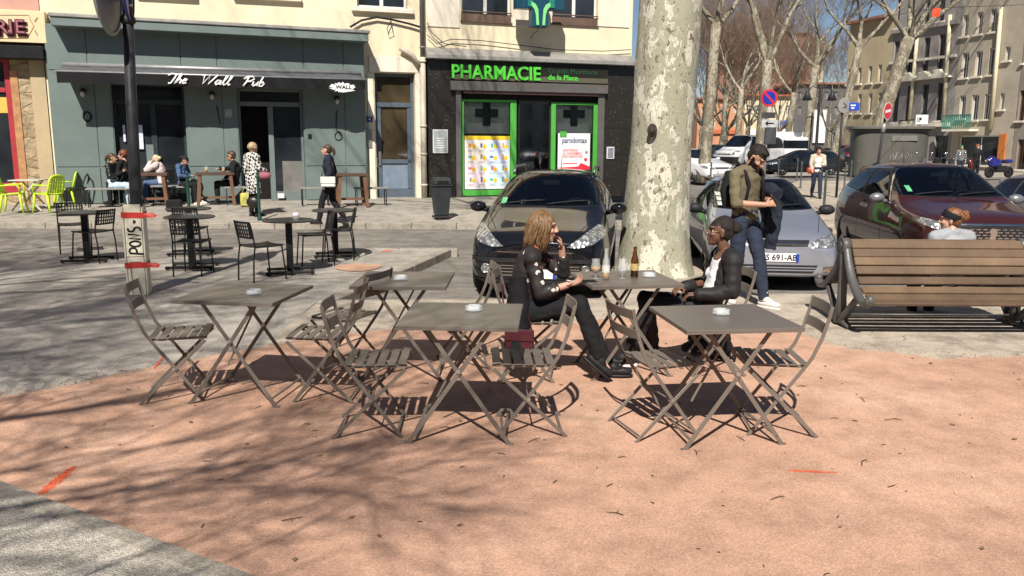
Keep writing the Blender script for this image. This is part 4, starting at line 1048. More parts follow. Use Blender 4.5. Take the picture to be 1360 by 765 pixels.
# the big trunk beside the tables
def big_tree():
    c0 = P(871.5, 366, 11.45); base = Vector((c0.x, 11.45, 0))
    prof = [(366, 820, 922), (345, 825, 920.5), (300, 829, 918.5), (200, 839, 921), (100, 846.5, 929), (0, 851, 936)]
    cen = []; rad = []
    for y, x0, x1 in prof:
        p0, p1 = P(x0, y, 11.3), P(x1, y, 11.3); cen.append(Vector(((p0.x + p1.x) / 2 - base.x, 0, max(0.0, (p0.z + p1.z) / 2)))); rad.append((p1.x - p0.x) / 2)
    cen[0].z = 0.0
    zt = cen[-1].z
    d = (cen[-1] - cen[-3]).normalized()
    for k in range(1, 5): cen.append(cen[5] + d * (1.15 * k)); rad.append(rad[5] * (1 - 0.03 * k))
    # resample
    P_, R_ = [], []
    for i in range(len(cen) - 1):
        m = 9
        for k in range(m): t = k / m; P_.append(cen[i].lerp(cen[i + 1], t)); R_.append(rad[i] + (rad[i + 1] - rad[i]) * t)
    P_.append(cen[-1]); R_.append(rad[-1])
    r = empty('plane_tree', base, 0, 'massive old plane tree with mottled cream and olive bark beside the folding tables', 'tree')
    mb = MB(); n = 72; vs = []; fs = []
    for i, (p, q) in enumerate(zip(P_, R_)):
        for k in range(n):
            a = 2 * PI * k / n
            fl = 0.10 * math.exp(-p.z / 0.22) * (0.6 + 0.8 * max(0, noise.noise(Vector((math.cos(a) * 1.7, math.sin(a) * 1.7, 2.0)))))
            bu = 0.022 * noise.noise(Vector((math.cos(a) * 1.6, math.sin(a) * 1.6, p.z * 0.9))) + 0.009 * noise.noise(Vector((math.cos(a) * 6, math.sin(a) * 6, p.z * 3.0)))
            kn = 0.055 * math.exp(-(((a - 4.25) / 0.16) ** 2 + ((p.z - 2.15) / 0.10) ** 2))
            q2 = q * (1 + fl * 1.2) + bu + kn
            vs.append((p.x + q2 * math.cos(a), p.y + q2 * math.sin(a), p.z - (0.05 if i == 0 else 0)))
    for i in range(len(P_) - 1):
        for k in range(n): fs.append((i * n + k, i * n + (k + 1) % n, (i + 1) * n + (k + 1) % n, (i + 1) * n + k))
    mb.add(vs, fs, 0, True)
    rr = random.Random(21); tw = MB(); top = P_[-1]
    for az, el, rel, ll in ((200, 32, 0.55, 4.6), (140, 48, 0.55, 4.4), (60, 42, 0.55, 4.5), (-20, 48, 0.5, 4.0), (255, 50, 0.45, 3.6)):
        a, e = R(az), R(el); dd = Vector((math.cos(a) * math.cos(e), math.sin(a) * math.cos(e), math.sin(e)))
        grow(mb, tw, top - Vector((0, 0, 0.3)), dd, ll, rad[-1] * rel, 4, rr, 0.2, minz=6)
    t_ = mb.build('trunk', M_BARK, r, recalc=False); tw.build('crown', M_TWIG, r, recalc=False)
    # dark knot hole
    kx = P(867, 173, 11.45 - 0.49); q = MB(); q.ball((kx.x - base.x, kx.y - base.y + 0.035, kx.z), (0.036, 0.03, 0.055), 12, 8)
    q.lathe([(0.035, 0), (0.055, 0.0), (0.066, 0.012), (0.055, 0.024), (0.035, 0.026)], 14, (kx.x - base.x, kx.y - base.y + 0.06, kx.z), 0, True, Matrix.Rotation(R(90), 3, 'X') @ Matrix.Scale(1.35, 3, Vector((0, 1, 0))))
    q.build('knot_hole', pm('knot_dark', (0.05, 0.038, 0.028), 0.95, 0.4, 20, 0.4, 30), t_)
big_tree()

TG = 'bare plane trees along the street'
def at(px, Y): return (P(px, 190, Y).x, Y)
plane_tree('bare plane tree with a thick trunk rising just right of the massive mottled trunk', at(936, 38), (0.3, 0), 7.0, 0.27, 0.22, [(170, 55, .6, 3.4), (80, 70, .7, 3.6), (20, 50, .6, 3.4), (260, 60, .5, 3.2), (330, 65, .5, 3.2)], 11, 5, group=TG, thin=0.011)
plane_tree('bare plane tree whose straight mottled trunk stands behind the round no parking sign', at(1009, 36), (0.15, 0), 5.2, 0.25, 0.21, [(160, 58, .65, 2.8), (75, 78, .7, 3.0), (10, 55, .6, 2.8), (280, 66, .5, 2.6)], 23, 5, group=TG, thin=0.011)
plane_tree('slim far plane tree with pale trunk in front of the orange house', at(978, 76), (0.2, 0), 6.5, 0.30, 0.24, [(150, 50, .6, 3.6), (60, 65, .6, 3.6), (330, 50, .6, 3.6)], 31, 5, group=TG, thin=0.011)
plane_tree('slim far plane tree before the cream house with blue sign', at(1043, 72), (0.5, 0), 6.0, 0.30, 0.24, [(150, 50, .6, 3.6), (40, 60, .6, 3.6), (270, 60, .6, 3.4)], 47, 5, group=TG, thin=0.011)
plane_tree('bare plane tree left of the double street lamp with knobbly pale trunk', at(1069, 58), (0.4, 0), 7.0, 0.32, 0.25, [(170, 48, .6, 3.4), (85, 72, .7, 3.6), (15, 48, .6, 3.6), (290, 62, .5, 3.0)], 53, 5, group=TG, thin=0.011)
plane_tree('bare plane tree right of the double street lamp leaning to the right', at(1106, 56), (1.3, 0), 8.0, 0.29, 0.23, [(160, 60, .6, 3.2), (70, 72, .7, 3.4), (5, 50, .6, 3.6)], 61, 5, group=TG, thin=0.011)
plane_tree('tall leaning plane tree with a long right limb behind the grey kiosk', at(1150, 56), (2.3, 0), 8.6, 0.52, 0.38, [(5, 34, .62, 5.4), (75, 68, .6, 4.0), (160, 58, .5, 3.6), (30, 60, .6, 4.4), (270, 60, .4, 3.0)], 79, 5, group=TG, thin=0.011)
plane_tree('distant plane tree with a fine brown crown far left of the street', at(958, 84), (0.3, 0), 6.5, 0.32, 0.24, [(150, 50, .6, 4.0), (60, 65, .6, 4.0), (330, 50, .6, 4.0), (240, 60, .6, 3.6)], 83, 5, group=TG, thin=0.011)
far_ = plane_tree('twiggy far plane tree filling the gap left of the no parking sign', (at(962, 92)[0], 92), (0.2, 0), 3.2, 0.28, 0.24, [(i * 52, 38 + 14 * (i % 3), .5, 4.4) for i in range(7)], 131, 5, group=TG, thin=0.014)
for px_, Y_, rz_, sc_, lb_ in ((992, 97, 1.1, 1.15, 'twiggy far plane tree before the tall pink house'), (1034, 96, 2.3, 0.9, 'twiggy far plane tree over the cream shop row'), (1100, 95, 4.7, 0.95, 'twiggy far plane tree before the dark slate house'), (930, 88, 5.5, 1.1, 'twiggy far plane tree hidden half behind the massive trunk')):
    o = copy_tree(far_); o.location = (at(px_, Y_)[0], Y_, 0); o.rotation_euler = (0, 0, rz_); o.scale = (sc_,) * 3; o.name = 'plane_tree'; tag(o, lb_)
# trees of the square that stand behind the viewer: out of the picture, their bare branches shade the ground
plane_tree('bare plane tree standing behind the viewer, left side of the square', (-9.3, -3.3), (0.2, 0.3), 6.6, 0.38, 0.30, [(-6, 12, .8, 3.3), (12, 16, .75, 3.4), (24, 30, .5, 2.9), (-25, 30, .5, 2.8), (60, 40, .45, 2.8), (0, 48, .5, 2.8), (200, 45, .4, 2.6)], 91, 5, group='trees of the square behind the viewer', up=0.08, thin=0.008)
plane_tree('bare plane tree at the left beyond the picture edge', (-10.6, 0.5), (0.2, 0.2), 6.0, 0.38, 0.30, [(-5, 18, .55, 3.0), (12, 26, .5, 3.0), (40, 38, .45, 2.8), (330, 35, .45, 2.8), (100, 45, .4, 2.6), (10, 60, .4, 2.8)], 97, 5, group='trees of the square behind the viewer', up=0.1, thin=0.008)
# ---------------------------------------------------------------- street furniture
M_IRON = pm('dark_iron', (0.030, 0.031, 0.034), 0.5, 0.2, 8, 0.05, 60)
M_DGREEN = pm('dark_green_iron', (0.012, 0.05, 0.034), 0.45, 0.15, 8)
M_GREYSIGN = pm('sign_back_grey', (0.33, 0.32, 0.30), 0.5, 0.12, 5, metal=0.3)

def sign_mast():
    bx, by = G(186, 391); bz = gz(bx, by)
    r = empty('sign_mast', (bx, by, bz), 0, 'black sign mast with grey sign backs, wrapped in boards at its foot', 'sign post')
    top = P(168.5, 4, by); col = P(170, 30, by); foot = Vector((bx, by, bz))
    q = MB()
    def rel(p): return Vector(p) - foot
    hi = rel(col); dirv = hi.normalized()
    q.tube([(0, 0, 0), hi * 0.25, hi * 0.5, hi], [0.072, 0.068, 0.064, 0.058], 18, True)
    q.tube([hi - dirv * 0.02, hi + dirv * 0.01, hi + dirv * 0.05, hi + dirv * 0.09], [0.06, 0.085, 0.08, 0.05], 18)
    hi2 = hi + dirv * 2.2
    q.tube([hi + dirv * 0.08, hi2], [0.05, 0.047], 16); q.tube([hi + dirv * 0.17, hi + dirv * 0.2], [0.056, 0.056], 16, mi=1)
    q.build('pole', [M_IRON, pm('steel_collar', (0.5, 0.5, 0.5), 0.35, 0.1, 5, metal=0.8)], r)
    # big round sign seen from the back, nearly edge on; and a second one to the right with a blue face
    def disc(cen, rad, yaw, name, mf, mbk, th=0.03):
        d = MB(); M_ = Matrix.Rotation(yaw, 3, 'Z') @ Matrix.Rotation(R(90), 3, 'X')
        d.lathe([(0.0, -th), (rad * 0.9, -th * 0.9), (rad, 0), (rad, th * 0.6), (rad * 0.93, th * 0.6), (rad * 0.93, 0.004), (0.0, 0.0)], 48, cen, 0, False, M_)
        return d.build(name, mbk, r)
    b = P(152, 46, by); c1 = rel(Vector((b.x + 0.03, by - 0.16, b.z + 0.44)))
    disc(c1, 0.47, R(98), 'round_sign', None, M_GREYSIGN)
    b = P(173, 30, by); c2 = rel(Vector((b.x + 0.02, by - 0.05, b.z + 0.42))); disc(c2, 0.42, R(107), 'round_sign', None, pm('sign_blue', (0.04, 0.05, 0.22), 0.35, 0.2, 5))
    k = MB(); k.bar(hi + dirv * 0.25 , c1 + Vector((0.0, 0.05, -0.1)), 0.03, 0.015); k.bar(hi + dirv * 0.6, c1 + Vector((0.03, 0.05, 0.2)), 0.03, 0.015); k.build('bracket', M_GREYSIGN, r)
    # board casing
    boards = pm('pale_board', (0.72, 0.66, 0.52), 0.7, 0.07, 5, 0.1, 40, dirt=0.25)
    s = empty('board_casing', (bx, by, bz), R(14), 'cream board casing with red tape and black PONS graffiti round the mast', 'board')
    z1 = (391 - 272) / F * by * 1.02
    w_ = 0.105
    for i, (cx, cy, sx, sy) in enumerate(((0, -w_, 2 * w_ - 0.03, 0.018), (0, w_, 2 * w_ - 0.03, 0.018), (-w_, 0, 0.018, 2 * w_ + 0.02), (w_, 0, 0.018, 2 * w_ + 0.02))):
        k = MB(); k.bb((cx - sx / 2, cy - sy / 2, 0.005), (cx + sx / 2, cy + sy / 2, z1 - 0.01 * i)); k.build('board', boards, s, bev=0.004)
    red = pm('red_tape', (0.62, 0.045, 0.035), 0.45, 0.15, 12)
    for zc in (z1 - 0.125, z1 * 0.335):
        k = MB(); o = w_ + 0.014; h = 0.032; n = 6
        ring = [(-o, -o), (o, -o), (o, o), (-o, o)]
        vs = []; 
        rrn = random.Random(int(zc * 100))
        for (x, y) in ring:
            dz = rrn.uniform(-0.008, 0.008); vs += [(x, y, zc - h + dz), (x, y, zc + h + dz)]
        for i in range(4): k.add([vs[2 * i], vs[2 * ((i + 1) % 4)], vs[2 * ((i + 1) % 4) + 1], vs[2 * i + 1]], [(0, 1, 2, 3)])
        k.add([(o, -o, zc - 0.02), (o + 0.12, -o - 0.02, zc - 0.03), (o + 0.15, -o - 0.02, zc + 0.0), (o + 0.1, -o, zc + 0.03), (o, -o, zc + 0.02)], [(0, 1, 2, 3, 4)])
        t_ = k.build('tape', red, s, recalc=False); md = t_.modifiers.new('t', 'SOLIDIFY'); md.thickness = 0.004
    # hand sprayed letters drawn as strokes, reading upwards
    st = MB(); y = -w_ - 0.0125
    def stroke(pts, w=0.011):
        # letters in a 1x1 cell, x right / y up in reading direction; reading runs upwards the board
        P_ = [Vector((-(q[1] - 0.5) * 0.14 + 0.01, y, q[0] * 0.105)) for q in pts]
        st.tube([p + Vector((0, 0, z1 * 0.46)) for p in P_], [w] * len(P_), 6, flat=0.25, up=(0, 1, 0))
    def arc(cx, cy, rx, ry, a0, a1, n=10): return [(cx + rx * math.cos(R(a0 + (a1 - a0) * i / n)), cy + ry * math.sin(R(a0 + (a1 - a0) * i / n))) for i in range(n + 1)]
    stroke([(0.0, -0.1), (0.12, 0.95)]); stroke([(0.05, 0.9)] + arc(0.35, 0.7, 0.35, 0.28, 90, -90) + [(0.1, 0.42)])
    stroke(arc(1.15, 0.5, 0.30, 0.42, 0, 360, 14))
    stroke([(1.65, 0.05), (1.75, 0.95), (2.1, 0.1), (2.22, 1.0)])
    stroke(arc(2.75, 0.74, 0.24, 0.24, 60, 270) + arc(2.72, 0.27, 0.24, 0.24, 90, -120))
    stroke([(3.5, 0.35), (3.55, 0.42), (3.72, 0.4)]); stroke([(3.35, 0.5), (3.8, 0.52)], 0.006)
    st.build('graffiti', M_BLACK, s)
    k = MB(); k.bb((-0.06, -w_ - 0.0125, z1 * 0.50 - 0.14), (0.06, -w_ - 0.010, z1 * 0.50 - 0.132)); k.bb((-w_ + 0.05, -w_ - 0.0125, 0.03), (-w_ + 0.058, -w_ - 0.010, z1 * 0.33)); k.bb((-0.1, -w_ - 0.0125, z1 * 0.43 ), (0.1, -w_ - 0.010, z1 * 0.43 + 0.005))
    k.build('board_gap', pm('board_gap', (0.12, 0.10, 0.07), 0.9, 0.1, 5), s)
sign_mast()

def bollard(px, py, label, h=1.08, z=0.0, m=None, rad=0.035):
    x, y = G(px, py, z); r = empty('bollard', (x, y, z), 0, label, 'bollard', 'thin street bollards')
    q = MB(); q.lathe([(rad * 1.5, -0.02), (rad * 1.5, 0.05), (rad, 0.08), (rad * 0.9, h - 0.16)], 12); q.build('post', m or M_DGREEN, r)
    q = MB(); q.lathe([(rad * 0.9, h - 0.159), (rad * 1.25, h - 0.14), (rad * 1.25, h - 0.11), (rad * 0.8, h - 0.09), (rad * 1.1, h - 0.05), (rad * 0.9, h - 0.01), (0.0, h)], 12); q.build('knob', m or M_DGREEN, r)
bollard(345, 292, 'dark green bollard standing in front of the checked coat by the pub kerb', z=0.03)
bollard(252, 292, 'dark green bollard behind the round tables below the denim jacket', z=0.03)
for px, py, l in ((943, 253, 'thin bollard in front of the white hatchback'), (1058, 240, 'thin bollard below the middle of the dark estate car'), (1063, 250, 'thin bollard nearest the dark estate car front wheel'),
                  (1094, 279, 'leaning near bollard just right of the walking woman'), (1129, 246, 'bollard left of the grey kiosk, right of the grey sign post'), (1138, 243, 'bollard closest to the grey kiosk wall'), (1121, 252, 'bollard hidden partly behind the grey sign post'), (1033, 243, 'thin bollard just right of the young man holding his phone')):
    bollard(px, py, l, m=pm('grey_green_iron', (0.05, 0.065, 0.055), 0.5, 0.15, 8))

def bin_():
    x, y = G(586, 289, 0.07)
    r = empty('litter_bin', (x, y, 0.07), FANG, 'dark grey plastic litter bin with hooded lid before the granite front', 'litter bin')
    m = pm('bin_plastic', (0.030, 0.034, 0.037), 0.45, 0.15, 6)
    q = MB(); q.prism([(-0.16, -0.14), (0.16, -0.14), (0.19, 0.14), (-0.19, 0.14)], 0.0, 0.05)
    b_ = MB(); lo = [(-0.15, -0.14), (0.15, -0.14), (0.15, 0.14), (-0.15, 0.14)]; hi = [(-0.205, -0.19), (0.205, -0.19), (0.205, 0.19), (-0.205, 0.19)]
    b_.add([(x_, y_, 0.06) for x_, y_ in lo] + [(x_, y_, 0.72) for x_, y_ in hi], [(3, 2, 1, 0), (4, 5, 6, 7), (0, 1, 5, 4), (1, 2, 6, 5), (2, 3, 7, 6), (3, 0, 4, 7)])
    b_.build('body', m, r, bev=0.03, seg=2); q.build('base', M_IRON, r, bev=0.01)
    q = MB(); q.prism([(-0.225, -0.22), (0.225, -0.22), (0.225, 0.21), (-0.225, 0.21)], 0.722, 0.76); l_ = q.build('rim', m, r, bev=0.012)
    q = MB(); M_ = Matrix.Rotation(R(90), 3, 'Z') @ Matrix.Rotation(R(90), 3, 'X')
    q.prism([(-0.2, 0.761), (0.2, 0.761), (0.19, 0.86), (0.10, 0.92), (-0.10, 0.92), (-0.19, 0.86)], -0.2, 0.2, 0, M_); l = q.build('lid', m, r, bev=0.012)
    q = MB(); q.bb((-0.13, -0.197, 0.775), (0.13, -0.203, 0.85)) ; q.build('slot', M_DARKIN, r)
bin_()

def road_signs():
    # round no-parking sign on a post with two plates
    Y = 27.0; c = P(1021, 130, Y)
    r = empty('road_sign', (c.x, Y, 0), R(4), 'round blue no parking sign with red rim above two small plates', 'sign')
    q = MB(); q.cyl((0, 0, 0), (0, 0, c.z + 0.28), 0.035, 10); q.build('post', M_GREYSIGN, r)
    M_ = Matrix.Rotation(R(90), 3, 'X'); rad = 0.27
    q = MB(); q.lathe([(0, 0.015), (rad, 0.015), (rad, 0.04), (0, 0.04)], 40, (0, -0.0, c.z), 0, False, M_); d = q.build('disc', pm('sign_red', (0.55, 0.03, 0.04), 0.4, 0.08, 4), r)
    q = MB(); q.lathe([(0, 0.041), (rad * 0.76, 0.041), (rad * 0.76, 0.046), (0, 0.046)], 40, (0, 0, c.z), 0, False, M_); q.build('blue_field', pm('sign_royal_blue', (0.015, 0.03, 0.33), 0.4, 0.08, 4), d)
    q = MB(); k = rad * 0.55; q.bar((-k, -0.049, c.z + k), (k, -0.049, c.z - k), 0.065, 0.004, (0, 1, 0)); q.build('slash', pm('sign_red', (0, 0, 0)), d)
    z2 = P(1019, 153, Y).z; z3 = P(1019, 164, Y).z
    q = MB(); q.bb((-0.22, -0.05, z2 - 0.09), (0.24, -0.04, z2 + 0.09)); q.build('plate', pm('plate_dark', (0.06, 0.06, 0.06), 0.5, 0.3, 9), r, bev=0.004)
    q = MB(); q.bb((-0.20, -0.05, z3 - 0.13), (0.34, -0.04, z3 + 0.12)); p_ = q.build('plate', pm('plate_light', (0.50, 0.50, 0.50), 0.5, 0.1, 4), r, bev=0.004)
    q = MB(); q.bb((-0.02, -0.054, z3 - 0.02), (0.2, -0.051, z3 + 0.02)); q.add([(-0.10, -0.053, z3), (0.0, -0.053, z3 - 0.08), (0.0, -0.053, z3 + 0.08)], [(0, 1, 2)]); q.build('arrow', M_BLACK, p_)
    q = MB(); zb = P(1017, 177, Y).z; q.bb((-0.06, -0.06, zb - 0.35), (0.30, 0.06, zb + 0.2)); q.build('parking_meter_box', pm('meter_grey', (0.07, 0.075, 0.085), 0.5, 0.2, 5), r, bev=0.02)
    # no entry sign, turned and leaning
    Y = 25.0; c = P(1177, 147.5, Y); f = P(1165, 222, Y)
    dz = c.z; dx = (c.x - f.x) / (c.z - f.z)
    bx = c.x - dx * c.z
    r = empty('road_sign', (bx, Y, 0), 0, 'no entry sign turned sideways on a leaning dark post by the kiosk', 'sign')
    q = MB(); q.cyl((0, 0, 0), (dx * (c.z + 0.05), 0, c.z + 0.05), 0.036, 10); q.build('post', M_IRON, r)
    q = MB(); q.cyl((dx * (c.z - 0.55), 0, c.z - 0.62), (dx * (c.z - 0.32), 0, c.z - 0.36), 0.06, 10); q.build('sticker_band', M_GREYSIGN, r)
    M_ = Matrix.Rotation(R(40), 3, 'Z') @ Matrix.Rotation(R(-8), 3, 'Y') @ Matrix.Rotation(R(90), 3, 'X'); cc = (dx * c.z, 0, c.z)
    q = MB(); q.lathe([(0, 0.03), (0.235, 0.03), (0.255, 0.045), (0.255, 0.052), (0, 0.052)], 40, cc, 0, False, M_); d = q.build('disc', pm('sign_white_rim', (0.6, 0.58, 0.55), 0.4, 0.06, 4), r)
    q = MB(); q.lathe([(0, 0.053), (0.23, 0.053), (0.23, 0.057), (0, 0.057)], 40, cc, 0, False, M_); q.build('red_field', pm('sign_red', (0, 0, 0)), d)
    q = MB(); 
    vs = [M_ @ Vector((a * 0.165, b * 0.04, 0.0595)) + Vector(cc) for a, b in ((-1, -1), (1, -1), (1, 1), (-1, 1))]; q.add(vs, [(0, 1, 2, 3)]); q.build('white_bar', M_WHITE, d, recalc=False)
    # back of a round sign with a blue street plate
    Y = 28.0; c = P(1119.5, 140, Y); f = P(1111, 256, Y); dx = (c.x - f.x) / (c.z - f.z); bx = c.x - dx * c.z
    r = empty('road_sign', (bx, Y, 0), 0, 'grey back of a round sign beside a small blue street plate', 'sign')
    q = MB(); q.cyl((0, 0, 0), (dx * (c.z + 0.2), 0, c.z + 0.2), 0.04, 10); q.build('post', M_IRON, r)
    q = MB(); q.lathe([(0, 0.05), (0.24, 0.05), (0.25, 0.065), (0.25, 0.075), (0, 0.075)], 36, (c.x - bx, 0, c.z), 0, False, Matrix.Rotation(R(18), 3, 'Z') @ Matrix.Rotation(R(90), 3, 'X')); d = q.build('disc', M_GREYSIGN, r)
    q = MB(); q.tube([(c.x - bx - 0.08, -0.085, c.z - 0.12), (c.x - bx + 0.10, -0.085, c.z - 0.02), (c.x - bx - 0.06, -0.085, c.z + 0.13)], 0.012, 6); q.build('bracket', M_IRON, d)
    p0, p1 = P(1127, 147, Y), P(1141.5, 136.5, Y)
    q = MB(); q.bb((p0.x - bx, -0.03, p0.z), (p1.x - bx, -0.01, p1.z)); b_ = q.build('street_plate', pm('plate_blue', (0.02, 0.06, 0.40), 0.4, 0.08, 4), r, bev=0.008)
    q = MB()
    for i, (u0, u1) in enumerate(((0.12, 0.62), (0.2, 0.5))):
        zz = p0.z + (p1.z - p0.z) * (0.66 - 0.34 * i); q.bb((p0.x - bx + (p1.x - p0.x) * u0, -0.034, zz - 0.02), (p0.x - bx + (p1.x - p0.x) * u1, -0.031, zz + 0.025))
    q.build('plate_line', M_WHITE, b_)
road_signs()

def street_lamp():
    Y = 56.0; c = P(1089, 122, Y)
    r = empty('street_lamp', (c.x, Y, 0), 0, 'black double armed street lamp with bell shaped shades between two trees', 'street lamp')
    q = MB(); q.lathe([(0.22, 0), (0.2, 0.6), (0.12, 0.9), (0.10, 2.0), (0.075, c.z), (0.05, c.z + 0.5), (0, c.z + 0.6)], 12); q.tube([(-0.82, 0, c.z + 0.05), (-0.5, 0, c.z + 0.35), (0, 0, c.z + 0.2), (0.5, 0, c.z + 0.35), (0.82, 0, c.z + 0.05)], 0.035, 8); q.build('post', M_IRON, r)
    for s in (-1, 1):
        q = MB(); q.lathe([(0.02, 0.1), (0.10, 0.05), (0.16, -0.15), (0.32, -0.55), (0.30, -0.55), (0.12, -0.2)], 14, (s * 0.82, 0, c.z)); q.build('lamp_shade', M_IRON, r)
street_lamp()

def kiosk():
    # grey public toilet cabin: oval drum with an overhanging roof
    Y = 47.0; a = P(1137, 222, Y); b_ = P(1238, 222, Y); t = P(1190, 168, Y)
    cx = (a.x + b_.x) / 2; W = (b_.x - a.x) / 2 * 0.93
    r = empty('kiosk', (cx, Y + 1.0, 0), R(-12), 'grey drum shaped public toilet cabin with a wide flat roof', 'kiosk')
    m = pm('kiosk_grey', (0.082, 0.079, 0.066), 0.6, 0.10, 1.2, dirt=0.3)
    def ov(rx, ry, n=40): return [(rx * (abs(math.cos(q)) ** 0.5) * (1 if math.cos(q) >= 0 else -1), ry * (abs(math.sin(q)) ** 0.5) * (1 if math.sin(q) >= 0 else -1)) for q in [2 * PI * i / n for i in range(n)]]
    q = MB(); q.prism(ov(W, 1.2), 0, t.z - 0.28); body = q.build('drum', m, r)
    q = MB(); q.prism(ov(W + 0.12, 1.32), t.z - 0.279, t.z - 0.16); q.prism(ov(W + 0.28, 1.45), t.z - 0.159, t.z + 0.02); q.build('roof', pm('kiosk_roof', (0.11, 0.105, 0.09), 0.5, 0.08, 1.5), r, bev=0.03)
    q = MB()
    for i in range(-3, 4):
        x = W * i / 3.6; yy = -1.2 * (1 - abs(i / 3.6) ** 2.9) ** 0.35; q.bb((x - 0.03, yy - 0.03, 0.02), (x + 0.03, yy + 0.05, t.z - 0.3))
    q.build('rib', m, body)
    q = MB(); q.bb((-0.1, -1.25, t.z - 0.80), (1.25, -1.215, t.z - 0.50)); q.build('plate', pm('kiosk_plate', (0.16, 0.155, 0.135), 0.5, 0.1, 3), body, bev=0.1)
    q = MB(); rr = random.Random(8)
    for i in range(9):
        x = -0.15 + i * 0.14; q.tube([(x, -1.222, 0.8 + rr.uniform(0, .1)), (x + rr.uniform(-.1, .1), -1.226, 1.0 + rr.uniform(-.1, .1)), (x + rr.uniform(-.1, .1), -1.222, 1.15 + rr.uniform(0, .2))], 0.012, 5)
    q.build('graffiti', pm('chalk_grey', (0.30, 0.30, 0.27), 0.8, 0.1, 5), body)
    # white box sign on the far wall beyond
    Y2 = 60.0; p0, p1 = P(1215, 165, Y2), P(1232.5, 152.5, Y2)
    r = empty('shop_sign', (p0.x, Y2, p0.z), 0, 'square white hanging sign with a black mark above the kiosk roof', 'sign')
    q = MB(); q.bb((0, -0.1, 0), (p1.x - p0.x, 0.05, p1.z - p0.z)); q.build('panel', M_WHITE, r, bev=0.01)
    w_ = p1.x - p0.x; h = p1.z - p0.z; q = MB()
    q.bb((0.12 * w_, -0.11, 0.28 * h), (0.18 * w_, -0.102, 0.75 * h)); q.bb((0.182 * w_, -0.11, 0.28 * h), (0.36 * w_, -0.102, 0.36 * h)); q.bb((0.26 * w_, -0.11, 0.42 * h), (0.46 * w_, -0.102, 0.70 * h)); q.build('black_mark', M_BLACK, r)
    q = MB(); q.bb((w_ * 0.4, 0.05, h * 0.45), (w_ * 0.6, 30.0 / 9, h * 0.55)); q.build('bracket', M_IRON, r)
    # orange square banner on a line high above the street
    Y3 = 40.0; p0, p1 = P(1238, 22, Y3), P(1249.5, 10.5, Y3)
    r = empty('banner', (p0.x, Y3, p0.z), 0, 'small square red orange flag hung on a wire between the trees', 'flag')
    q = MB(); q.add([(0, 0, 0), (p1.x - p0.x, 0.05, 0), (p1.x - p0.x, 0.0, p1.z - p0.z), (0, 0, p1.z - p0.z)], [(0, 1, 2, 3)]); f = q.build('cloth', pm('banner_red', (0.75, 0.075, 0.02), 0.6, 0.08, 3), r); f.modifiers.new('s', 'SOLIDIFY').thickness = 0.02
    q = MB(); a_ = P(1130, 30, Y3) - Vector((p0.x, Y3, p0.z)); b_ = P(1480, 2, Y3 + 14) - Vector((p0.x, Y3, p0.z)); m_ = Vector(((p1.x - p0.x) / 2, 0, p1.z - p0.z))
    q.tube([a_, m_, b_], 0.012, 4); q.build('wire', M_IRON, r)
kiosk()
